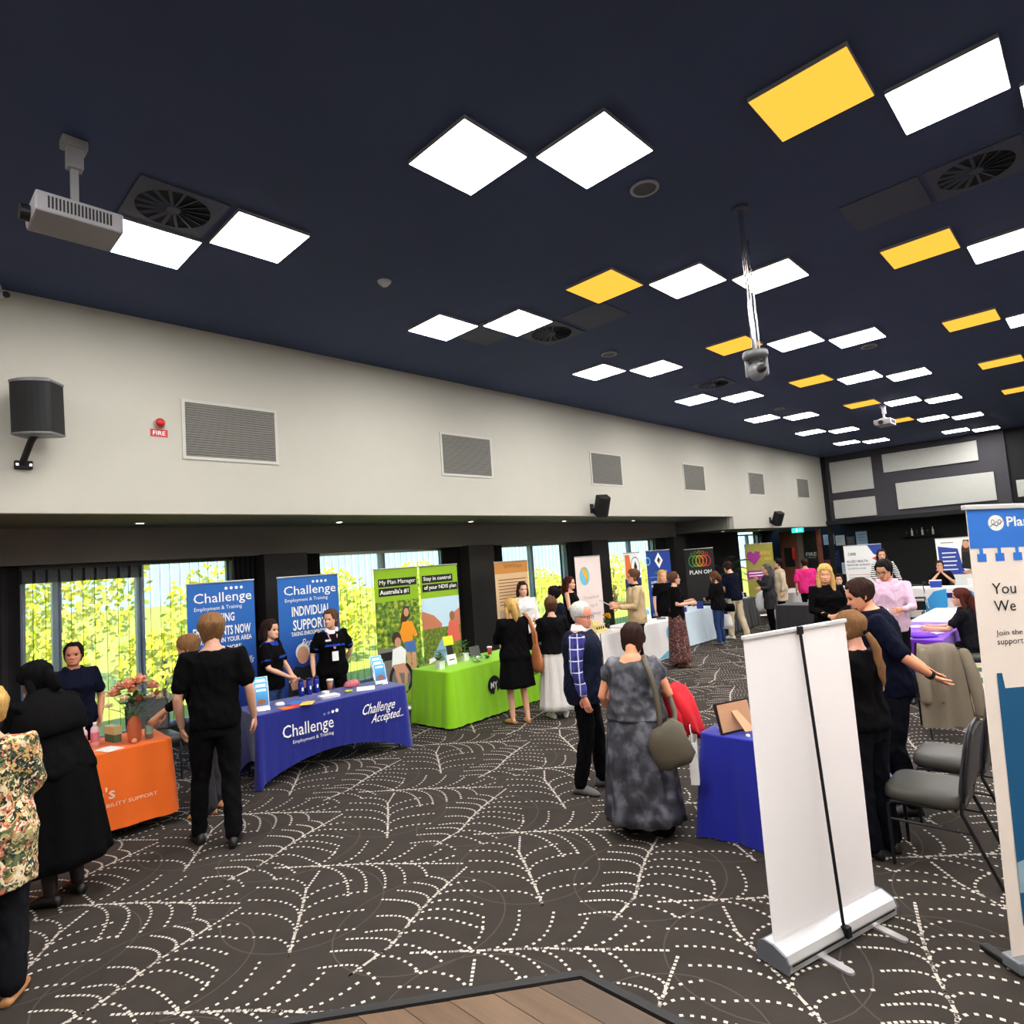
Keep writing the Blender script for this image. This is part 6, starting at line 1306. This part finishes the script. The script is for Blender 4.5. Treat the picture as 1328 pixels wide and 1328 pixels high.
for k, (x, y) in enumerate(((-6.85, 10.6), (-6.95, 10.95), (-6.8, 11.25), (-7.05, 11.45))):
    t = thing('leaflet_pile', ('pale blue', 'white', 'grey', 'navy')[k] + ' pile of leaflets on the logo table', 'leaflets', (x, y, TT), .3 * k)
    for j in range(3): MB().box(-.09, .09, -.07, .07, j * .009, j * .009 + .008).build('leaflet', (M_TEAL, M_PAPER, M_PGRY, F_NAVY)[k], t)
t = thing('card_display', 'upright white card display on the logo table', 'display', (-7.05, 11.2, TT), PI / 2); MB().box(-.1, .1, 0, .006, 0, .24).build('card', M_PAPER, t, M=Matrix.Rotation(-.2, 4, 'X')); MB().box(-.1, .1, .0, .1, 0, .005).build('base', M_PAPER, t); MB().box(-.07, .07, -.002, 0, .1, .2).build('print', M_TEAL, t, M=Matrix.Rotation(-.2, 4, 'X'))
for k, (x, y, c) in enumerate(((-7.05, 12.6, (60, 60, 120)), (-7.15, 12.85, (226, 226, 226)), (-7.0, 13.3, (40, 60, 140)))):
    o = MB().box(-.07, .07, -.05, .05, 0, .10 + .03 * k).build('leaflet_box', mat('box_c%d' % k, c, .6), None, bevel=.006); o.location = (x, y, TT); o.rotation_euler.z = .3 * k; tag(o, ('small indigo', 'small white', 'tall navy')[k] + ' box on the pale blue table', 'box')
t = thing('photo_stand', 'small framed photos standing on the black table', 'photo stand', (-7.15, 15.9, TT), PI / 2 - .4)
for k in range(3): MB().box(-.2 + k * .13, -.09 + k * .13, 0, .01, 0, .16).build('photo_frame', WHITE, t, M=Matrix.Rotation(-.2, 4, 'X')); MB().box(-.19 + k * .13, -.10 + k * .13, -.002, 0, .02, .14).build('photo', M_PBK, t, M=Matrix.Rotation(-.2, 4, 'X'))
# --- right blue table
t = thing('easel_photo_frame', 'wooden photo frame seen from behind on the blue table', 'photo frame', (-2.17, 4.52, TT), 0)
R = Matrix.Rotation(1.18, 4, 'Z') @ Matrix.Rotation(-.24, 4, 'X'); M_MDF = mat('mdf_board', (196, 148, 112), .7, var=.08)
MB().box(-.16, .16, -.012, .006, 0, .22).build('frame_edge', BLKPL, t, M=R); MB().box(-.148, .148, -.016, -.012, .012, .208).build('backing', M_MDF, t, M=R)
MB().add([(-.03, -.016, .15), (.03, -.016, .15), (.045, -.13, .0), (-.045, -.13, .0), (-.03, -.020, .15), (.03, -.020, .15), (.045, -.136, .0), (-.045, -.136, .0)], [(0, 1, 2, 3), (7, 6, 5, 4), (0, 4, 5, 1), (1, 5, 6, 2), (2, 6, 7, 3), (3, 7, 4, 0)]).build('strut', M_MDF, t, M=R)
for k, (x, y, m) in enumerate(((-2.05, 4.42, M_PAPER), (-1.99, 4.46, BLKPL), (-2.30, 4.50, M_PAPER))):
    o = MB().lathe([(.012, 0), (.016, .004), (.014, .018), (.006, .022)], n=12).build('badge_button', m, None, True); o.location = (x, y, TT); tag(o, ('white button badge near front of blue table', 'black button badge near front of blue table', 'white button badge left of the photo frame')[k], 'badge')
sheet(-1.95, 4.75, .2, .21, .28, M_PAPER, 'white notice lying behind the photo frame'); sheet(-1.9, 5.3, -.2, .21, .28, M_PAPER, 'white leaflet at the far end of the right blue table')
# --- purple table
rnd = random.Random(9)
M_PURF = mat('purple_flyer', (150, 90, 210), .6)
for k in range(9):
    x, y = -2.35 + rnd.uniform(0, .5), 9.65 + k * .13; sheet(x, y, rnd.uniform(-.6, .6), .15, .21, (M_PAPER, M_PURF, M_PAPER)[k % 3], 'flyer on the purple table, %s from its near edge' % ORD[k], group='flyers on the purple table', z=TT + .001 * k)
b = MB(); b.rings([[(.18 * k * math.cos(a) * (1 + .25 * math.sin(3 * a)), .12 * k * math.sin(a) * (1 + .2 * math.cos(4 * a)), z) for a in (2 * PI * j / 24 for j in range(24))] for k, z in ((1, .002), (.98, .02), (.8, .045), (.5, .055), (.2, .06))]); o = b.build('folded_cloth', mat('violet_cloth', (120, 60, 210), .8, bump=.4, bscale=20), None, True); o.location = (-2.0, 9.68, TT + .008); tag(o, 'crumpled violet cloth at near corner of the purple table', 'cloth')
# --- coat over the chair
t = thing('coat', 'beige trench coat draped over a chair back', 'coat', (-1.45, 7.78, 0), .36)
M_COAT = mat('fabric_trench', (116, 104, 88), .85, var=.06, bump=.25, bscale=12)
rs = []
for k, (y, z, w) in enumerate(((.10, .30, .20), (.11, .55, .215), (.085, .80, .215), (.03, .935, .20), (-.03, .945, .19), (-.10, .85, .215), (-.14, .60, .235), (-.17, .35, .25), (-.19, .14, .26))):
    rs.append([(x * w * .86 - .03, y + .03 * math.sin(7 * x + k * .6) * (1 if abs(y) > .05 else .2), z + .01 * math.sin(4 * x)) for x in (-1 + 2 * j / 14 for j in range(15))])
n = 15; fl = [p for r in rs for p in r]; th = [(p[0], p[1] + (.014 if i // n < 4 else -.014), p[2] + (.012 if 3 <= i // n <= 5 else 0)) for i, p in enumerate(fl)]
b = MB(); b.add(fl, [(i * n + j, i * n + j + 1, (i + 1) * n + j + 1, (i + 1) * n + j) for i in range(len(rs) - 1) for j in range(n - 1)]); b.add(th, [(i * n + j + 1, i * n + j, (i + 1) * n + j, (i + 1) * n + j + 1) for i in range(len(rs) - 1) for j in range(n - 1)]); b.build('coat_body', M_COAT, t, True)
MB().tube([(.20, -.08, .86), (.235, -.16, .66), (.25, -.20, .44), (.25, -.22, .30)], [.055, .062, .058, .052], 12).build('sleeve', M_COAT, t, True); MB().tube([(-.16, -.10, .86), (-.20, -.19, .66), (-.19, -.22, .42)], [.055, .06, .05], 12).build('sleeve', M_COAT, t, True)
MB().tube([(-.05, -.20, .40), (-.05, -.212, .40)], .014, 10).build('button', S_BRN, t)
# --- deck chair
t = thing('deck_chair', 'folding deck chair with green and white striped canvas', 'deck chair', (-1.12, 8.72, 0), .25)
M_PINE = mat('pine_rail', (214, 184, 132), .6, var=.12, stretch=(1, 1, 8)); F_DECK = stripe_mat('deck_canvas', (222, 218, 196), (70, 120, 104), 8, 'Z', .48)
rs = [[(x, -.10 + .0 * x + .20 * k + .05 * math.sin(PI * k), .12 + .42 * k - .03 * math.sin(PI * k)) for x in (-.25, .25)] + [(x, -.10 + .20 * k + .05 * math.sin(PI * k) + .006, .116 + .42 * k - .03 * math.sin(PI * k)) for x in (.25, -.25)] for k in (j / 10 for j in range(11))]
MB().rings(rs).build('canvas', F_DECK, t)
for s in (-1, 1):
    MB().tube([(s * .27, -.22, .02), (s * .27, .12, .56)], [(.012, .02)] * 2, 8).build('rail', M_PINE, t); MB().tube([(s * .29, .26, .02), (s * .29, -.12, .30)], [(.012, .02)] * 2, 8).build('rail', M_PINE, t)
MB().tube([(-.27, .11, .55), (.27, .11, .55)], .014, 8).tube([(-.28, -.21, .04), (.28, -.21, .04)], .014, 8).build('crossbar', M_PINE, t); MB().tube([(-.27, -.16, .10), (.27, .0, .46)], .014, 8).build('brace', M_PINE, t)
t = thing('bench_table', 'low pale table with a phone on it beside the deck chair', 'table', (-1.36, 9.12, 0), .3); MB().box(-.30, .30, -.17, .17, .40, .43).build('tabletop', mat('pale_top', (236, 222, 176), .6), t)
for sx in (-1, 1):
    for sy in (-1, 1): MB().tube([(sx * .26, sy * .13, .40), (sx * .27, sy * .14, .008)], .012, 8).build('leg', M_PINE, t)
o = MB().box(-.035, .035, -.07, .07, 0, .01).build('phone', BLKPL, None, bevel=.006); o.location = (-1.30, 9.03, .43); o.rotation_euler.z = .5; tag(o, 'black phone lying on the low pale table', 'phone')
o = MB().lathe([(.02, 0), (.05, .02), (.06, .12), (.03, .2), (.012, .21)], n=14).build('gift_bag', F_BLK, None, True); bpy.data.objects.remove(o)
t = thing('gift_bag', 'small purple paper bag on floor under the seated woman', 'bag', (-1.06, 9.55, 0), .3); MB().rings([[(p * k, q * k, z) for p, q in ((-.09, -.05), (.09, -.05), (.09, .05), (-.09, .05))] for k, z in ((.9, 0), (1, .22), (.97, .22), (.88, .02))]).build('bag_body', mat('purple_bag', (120, 50, 180), .5), t); MB().tube([(-.04, 0, .21), (-.03, 0, .30), (.03, 0, .30), (.04, 0, .21)], .004, 6).build('handle', mat('purple_bag', (120, 50, 180), .5), t)
# --- bags and clothes carried by people
M_TANL = mat('tan_leather', (172, 104, 62), .5, var=.12, bump=.2, bscale=14)
def person_frame(q): bpy.context.view_layer.update(); return q.o.matrix_basis.copy()
F = person_frame(q8); t = thing('shoulder_bag', 'slouchy tan leather bag on the shoulder of the black dress woman', 'bag'); t.matrix_basis = F
rs = [[((.26 + w * .35 * math.cos(a)), -.12 + w * math.sin(a), z + .012 * math.sin(3 * a)) for a in (2 * PI * j / 20 for j in range(20))] for z, w in ((.64, .02), (.65, .12), (.70, .165), (.78, .155), (.88, .12), (.96, .085), (1.0, .05))]
MB().rings(rs).build('bag_body', M_TANL, t, True)
MB().tube([(.26, -.08, .98), (.25, -.06, 1.2), (.20, -.03, 1.40), (.16, -.02, 1.415), (.20, -.09, 1.36), (.26, -.14, 1.15), (.26, -.16, .97)], [(.012, .02)] * 7, 8).build('strap', M_TANL, t, True)
t = thing('tote_bag', 'grey cloth tote hanging between the floral and black dress women', 'bag', (-5.05, .62, 0), -.9)
MB().rings([[(w * math.cos(a), w * .3 * math.sin(a), z) for a in (2 * PI * j / 16 for j in range(16))] for z, w in ((.78, .04), (.79, .13), (.9, .15), (1.05, .13), (1.12, .10))]).build('bag_body', mat('fabric_tote_grey', (150, 150, 150), .8), t, True); MB().tube([(-.06, 0, 1.11), (-.03, -.02, 1.28), (.03, -.02, 1.28), (.06, 0, 1.11)], .008, 6).build('strap', mat('fabric_tote_grey', (150, 150, 150), .8), t, True)
F = person_frame(q14); t = thing('handbag', 'olive grey handbag hanging at the right hip of the velvet dress woman', 'bag'); t.matrix_basis = F
M_OLV = mat('olive_leather', (88, 80, 66), .5, var=.12, bump=.2, bscale=14)
rs = [[(.24 + w * .9 * math.cos(a) + (.04 if z < .7 else 0), -.21 + w * .42 * math.sin(a), z + .03 * math.cos(a)) for a in (2 * PI * j / 20 for j in range(20))] for z, w in ((.56, .03), (.57, .13), (.64, .17), (.74, .16), (.84, .13), (.88, .05))]
MB().rings(rs).build('bag_body', M_OLV, t, True); MB().tube([(.20, -.22, .86), (.19, -.205, 1.05), (.165, -.185, 1.18), (.12, -.15, 1.30), (.10, -.06, 1.335), (.12, .10, 1.28), (.22, .14, 1.1), (.30, -.1, .92), (.30, -.2, .86)], [(.010, .02)] * 9, 8).build('strap', M_OLV, t, True)
t = thing('red_jacket', 'bright red jacket carried over the arm of the velvet dress woman', 'jacket'); t.matrix_basis = F
M_REDF = mat('fabric_red', (206, 20, 36), .8, var=.1, bump=.3, bscale=14)
rs = [[(.27 + .03 * k + w * .5 * math.cos(a) + .02 * math.sin(3 * a), .16 + w * .8 * math.sin(a), z + .03 * math.sin(2 * a + k)) for a in (2 * PI * j / 22 for j in range(22))] for k, (z, w) in enumerate(((1.06, .05), (1.03, .12), (.96, .16), (.86, .17), (.76, .17), (.70, .13), (.68, .05)))]
MB().rings(rs).build('jacket_body', M_REDF, t, True); MB().tube([(.24, .12, 1.0), (.29, .06, .85), (.34, .10, .74)], [.05, .055, .05], 12).build('sleeve', M_REDF, t, True)
t = thing('paper_bag', 'white paper bag held by the velvet dress woman', 'bag'); t.matrix_basis = F
MB().rings([[(.40 + p * k, .02 + q_ * k, z) for p, q_ in ((-.03, -.12), (.03, -.12), (.03, .12), (-.03, .12))] for k, z in ((1, .40), (1, .70), (.94, .70), (.9, .42))]).build('bag_body', M_PAPER, t); MB().tube([(.40, -.03, .69), (.39, -.02, .80), (.39, .06, .80), (.40, .07, .69)], .004, 6).build('handle', M_PAPER, t)
F = person_frame(q15); t = thing('paper_sheets', 'sheets of paper held out by the beige jumper man', 'papers'); t.matrix_basis = F
for k in range(3): MB().box(-.10, .10, -.145, .145, 0, .002).build('sheet', M_PAPER, t, M=Matrix.Translation((0, .50, 1.26 + .006 * k)) @ Matrix.Rotation(.5, 4, 'X') @ Matrix.Rotation(.1 * k, 4, 'Z'))
F = person_frame(q18); t = thing('tote_bag', 'white cloth tote hanging beside the jeans woman', 'bag'); t.matrix_basis = F
MB().rings([[(.30 + w * .35 * math.cos(a), .02 + w * math.sin(a), z) for a in (2 * PI * j / 16 for j in range(16))] for z, w in ((.30, .04), (.31, .14), (.42, .16), (.56, .14), (.62, .11))]).build('bag_body', F_WHITE, t, True); MB().tube([(.30, -.06, .61), (.27, -.04, .85), (.24, .1, 1.02), (.29, .1, .85), (.30, .1, .61)], .008, 6).build('strap', F_WHITE, t, True)
t = thing('crossbody_bag', 'small black bag at the side of the jeans woman', 'bag'); t.matrix_basis = F
MB().rings([[(.27 + w * .3 * math.cos(a), -.12 + w * math.sin(a), z) for a in (2 * PI * j / 16 for j in range(16))] for z, w in ((.68, .04), (.69, .12), (.80, .13), (.86, .10))]).build('bag_body', F_BLK, t, True); MB().tube([(.27, -.2, .85), (.17, -.19, 1.15), (-.08, -.12, 1.42), (-.12, .06, 1.40), (.1, .19, 1.1), (.27, -.04, .86)], .006, 6).build('strap', F_BLK, t, True)
F = person_frame(q20); t = thing('white_coat', 'white coat bundled over the arm of the grey cardigan woman', 'coat'); t.matrix_basis = F
rs = [[(-.30 + w * .6 * math.cos(a), .06 + w * math.sin(a) * (1 + .15 * math.sin(4 * a)), z + .02 * math.sin(3 * a)) for a in (2 * PI * j / 20 for j in range(20))] for z, w in ((.48, .05), (.50, .13), (.62, .17), (.80, .17), (.92, .13), (.97, .05))]
MB().rings([[(-p[0], p[1], p[2]) for p in r] for r in rs]).build('coat_body', F_WHITE, t, True); MB().tube([(.30, .02, .95), (.26, .0, 1.2), (.2, 0, 1.40), (.24, -.06, 1.3), (.3, -.06, .95)], .012, 8).build('strap', F_WHITE, t, True)
# --- far alcove and back of room
M_EXIT = emat('exit_green', (.02, .55, .40), .7)
t = thing('exit_sign', 'green illuminated exit sign hanging from the far soffit', 'sign', (-7.72, 22.0, 2.53)); MB().box(-.20, .20, -.02, .02, -.13, .04).build('sign_box', mat('sign_case', (200, 206, 204), .5), t); MB().box(-.19, .19, -.024, -.021, -.12, .03).build('sign_face', M_EXIT, t); MB().box(-.05, -.01, -.027, -.0245, -.10, .01).build('running_figure', emat('exit_white', (.8, 1, .95), .8), t); MB().box(.05, .12, -.027, -.0245, -.06, -.03).build('arrow', emat('exit_white', (.8, 1, .95), .8), t)
MB().box(-.01, .01, -.01, .01, .04, .05).build('hanger', ALU, t)
M_RWOOD = mat('red_timber', (120, 66, 46), .5, var=.25, stretch=(6, 6, .7)); M_GWOOD = mat('grey_timber', (120, 108, 96), .6, var=.2, stretch=(6, 6, .7))
t = thing('timber_panel', 'tall brown timber wall panel in the far alcove', 'panel', (-8.62, 23.55, 0)); MB().box(-.32, .30, -.03, .03, 0, 2.5).build('board', M_RWOOD, t); MB().box(.30, .50, -.04, .04, 0, 2.55).build('post', M_GWOOD, t); MB().box(-.2, .15, -.034, -.031, 1.2, 1.9).build('poster', BLACK, t); MB().tube([(.12, -.05, 1.5), (.12, -.05, 1.85)], .06, 12).build('extinguisher', M_RED, t, True)
t = thing('fire_cabinet', 'black fire hose cabinet lettered FIRE between timber posts', 'cabinet', (-7.85, 23.5, 0)); MB().box(-.23, .22, -.04, .1, .02, 2.45).build('cabinet_door', mat('cabinet_black', (16, 13, 13), .4), t); MB().box(.22, .36, -.05, .05, 0, 2.5).build('post', M_RWOOD, t); MB().box(.15, .19, -.06, -.04, 1.1, 1.2).build('handle', CHROME, t)
put_text('FIRE', frame((0, -.04, 0), (1, 0, 0), (0, 0, 1)), -.01, 1.62, w=.36, h=.13, material=mat('sign_grey', (170, 166, 160), .6), parent=t, off=.003, bold=.01); put_text('HOSE REEL', frame((0, -.04, 0), (1, 0, 0), (0, 0, 1)), 0, 1.50, w=.28, h=.04, material=mat('sign_grey', (170, 166, 160), .6), parent=t, off=.003)
M_PALM = mat('palm_green', (28, 52, 26), .5, var=.3)
def palm(x, y, label, seed, h=2.2):
    rnd = random.Random(seed); t = thing('potted_palm', label, 'plant', (x, y, 0)); MB().lathe([(.14, 0), (.2, .35), (.19, .38), (.17, .36)], n=18).build('pot', BLKPL, t, True); MB().tube([(0, 0, .34), (.03, .02, h * .65)], [.03, .02], 8).build('trunk', M_BARK, t)
    for k in range(13):
        a = 2 * PI * k / 13 + rnd.uniform(-.2, .2); b = MB(); L = rnd.uniform(.55, .85); z0 = h * rnd.uniform(.45, .7); rz = rnd.uniform(.5, 1.1)
        sp = [Vector((math.cos(a) * L * s_, math.sin(a) * L * s_, z0 + L * rz * (s_ * 1.3 - s_ * s_ * .9))) for s_ in (0, .25, .5, .75, 1)]; b.tube(sp, .006, 5)
        for j in range(14):
            s_ = .15 + .85 * j / 14; i = min(3, int(s_ * 4)); p = sp[i].lerp(sp[i + 1], s_ * 4 - i)
            for sg in (-1, 1): leafblade(b, p, (math.cos(a + sg * 1.0), math.sin(a + sg * 1.0), -.25), .22 * (1.1 - s_ * .6), .012, 0)
        b.build('frond', M_PALM, t)
palm(-8.15, 17.3, 'tall potted palm between the black and olive banners', 1, 2.3); palm(-8.3, 19.4, 'potted palm beside the far alcove window', 2, 1.7)
NB = [(-7.83, -7.45, 1.90, 2.28, 'cream', (214, 214, 206)), (-7.41, -7.10, 1.85, 2.22, 'ivory', (206, 206, 190)), (-7.03, -6.78, 1.82, 2.15, 'dark grey', (80, 80, 84)), (-6.72, -6.36, 1.80, 2.30, 'sky blue', (150, 186, 206)), (-7.62, -7.34, 1.08, 1.68, 'deep blue', (24, 44, 96)), (-7.95, -7.68, .9, 1.35, 'patchwork', (150, 70, 70)), (-7.30, -6.90, .80, 1.22, 'pale', (196, 214, 222))]
for k, (a, c, z0, z1, nm, rgb) in enumerate(NB):
    t = thing('notice_board', nm + ' notice hanging on the dark wall left of the white health banner', 'notice', ((a + c) / 2, YB + 1.04, (z0 + z1) / 2), 0, 'notices on the far bar wall'); w, h = (c - a) / 2, (z1 - z0) / 2
    MB().box(-w, w, -.03, .0, -h, h).build('board', mat('notice_%d' % k, rgb, .6), t, bevel=.006)
    for j in range(3): MB().box(-w * .7, w * (.6 - .2 * j), -.032, -.0305, h * .5 - j * h * .4, h * .58 - j * h * .4).build('print_line', M_PGRY, t)
t = thing('wall_shelf', 'dark shelf of bottles and boxes on the far bar wall', 'shelf', (-4.7, YB + .92, 2.02)); MB().box(-.6, .6, -.12, .12, -.03, 0).build('board', M_DARK, t)
for k in range(6):
    t2 = thing('bar_bottle', 'pale bottle on the dark bar shelf, %s from left' % ORD[k], 'bottle', (-5.1 + k * .15, YB + .9, 2.02), 0, 'bottles on bar shelf'); MB().lathe([(.03, 0), (.032, .16), (.012, .2), (.012, .26)], n=10).build('bottle_body', M_PAPER if k % 2 else M_GLS, t2, True)
# wheeled walker
t = thing('wheeled_walker', 'silver wheeled walker with black wheels in front of the arch table', 'walker', (-3.62, 17.35, 0), .5)
for s in (-1, 1):
    MB().tube([(s * .26, -.22, .12), (s * .26, -.02, .60), (s * .25, .05, .90), (s * .25, -.08, .93)], .014, 8).build('side_frame', CHROME, t, True); MB().tube([(s * .26, .26, .12), (s * .26, .02, .60)], .014, 8).build('rear_leg', CHROME, t, True); MB().tube([(s * .25, -.04, .93), (s * .25, -.16, .93)], .02, 8).build('grip', BLKPL, t, True)
    for yy in (-.24, .26):
        w = MB()
        w.tube([(s * .26 + .0, yy + .1 * math.cos(a), .115 + .1 * math.sin(a)) for a in (2 * PI * k / 16 for k in range(17))], .014, 6, cap=False); w.tube([(s * .26, yy - .1, .115), (s * .26, yy + .1, .115)], .006, 5).tube([(s * .26, yy, .015), (s * .26, yy, .215)], .006, 5); w.build('wheel', BLKPL, t, True)
MB().box(-.23, .23, -.12, .12, .56, .59).build('seat', BLKPL, t, bevel=.01); MB().box(-.2, .2, -.16, .10, .30, .50).build('basket', STEEL_D, t); MB().tube([(-.25, .1, .86), (0, .2, .86), (.25, .1, .86)], .018, 8).build('back_strap', BLKPL, t, True)
for k, (x, y, z, c, lb) in enumerate(((-4.02, 16.75, 0, (200, 40, 50), 'red storage box on floor beside the walker'), (-2.55, 18.35, TT, (226, 226, 226), 'white leaflet box on the arch table right side'), (-3.3, 18.3, TT, (40, 70, 170), 'blue leaflet box on the arch table left side'))):
    t = thing('leaflet_box', lb, 'box', (x, y, z), .2); MB().box(-.12, .12, -.08, .08, 0, .16 + .3 * (k == 0)).build('box_body', mat('lbox_%d' % k, c, .6), t, bevel=.006); MB().box(-.125, .125, -.085, .085, .16 + .3 * (k == 0), .18 + .3 * (k == 0)).build('lid', M_PAPER, t)
t = thing('laptop', 'open black laptop on the dark table behind the blonde woman', 'laptop', (-4.6, 14.2, TT), 0); MB().box(-.16, .16, -.11, .11, 0, .015).build('keyboard_base', BLKPL, t); MB().box(-.16, .16, 0, .008, 0, .21).build('screen', STEEL_D, t, M=Matrix.Translation((0, .11, .012)) @ Matrix.Rotation(-.25, 4, 'X'))
chair(-3.34, 19.30, PI, 'grey banquet chair of the man resting his chin'); chair(-4.55, 15.20, PI, 'grey banquet chair of the far seated person')
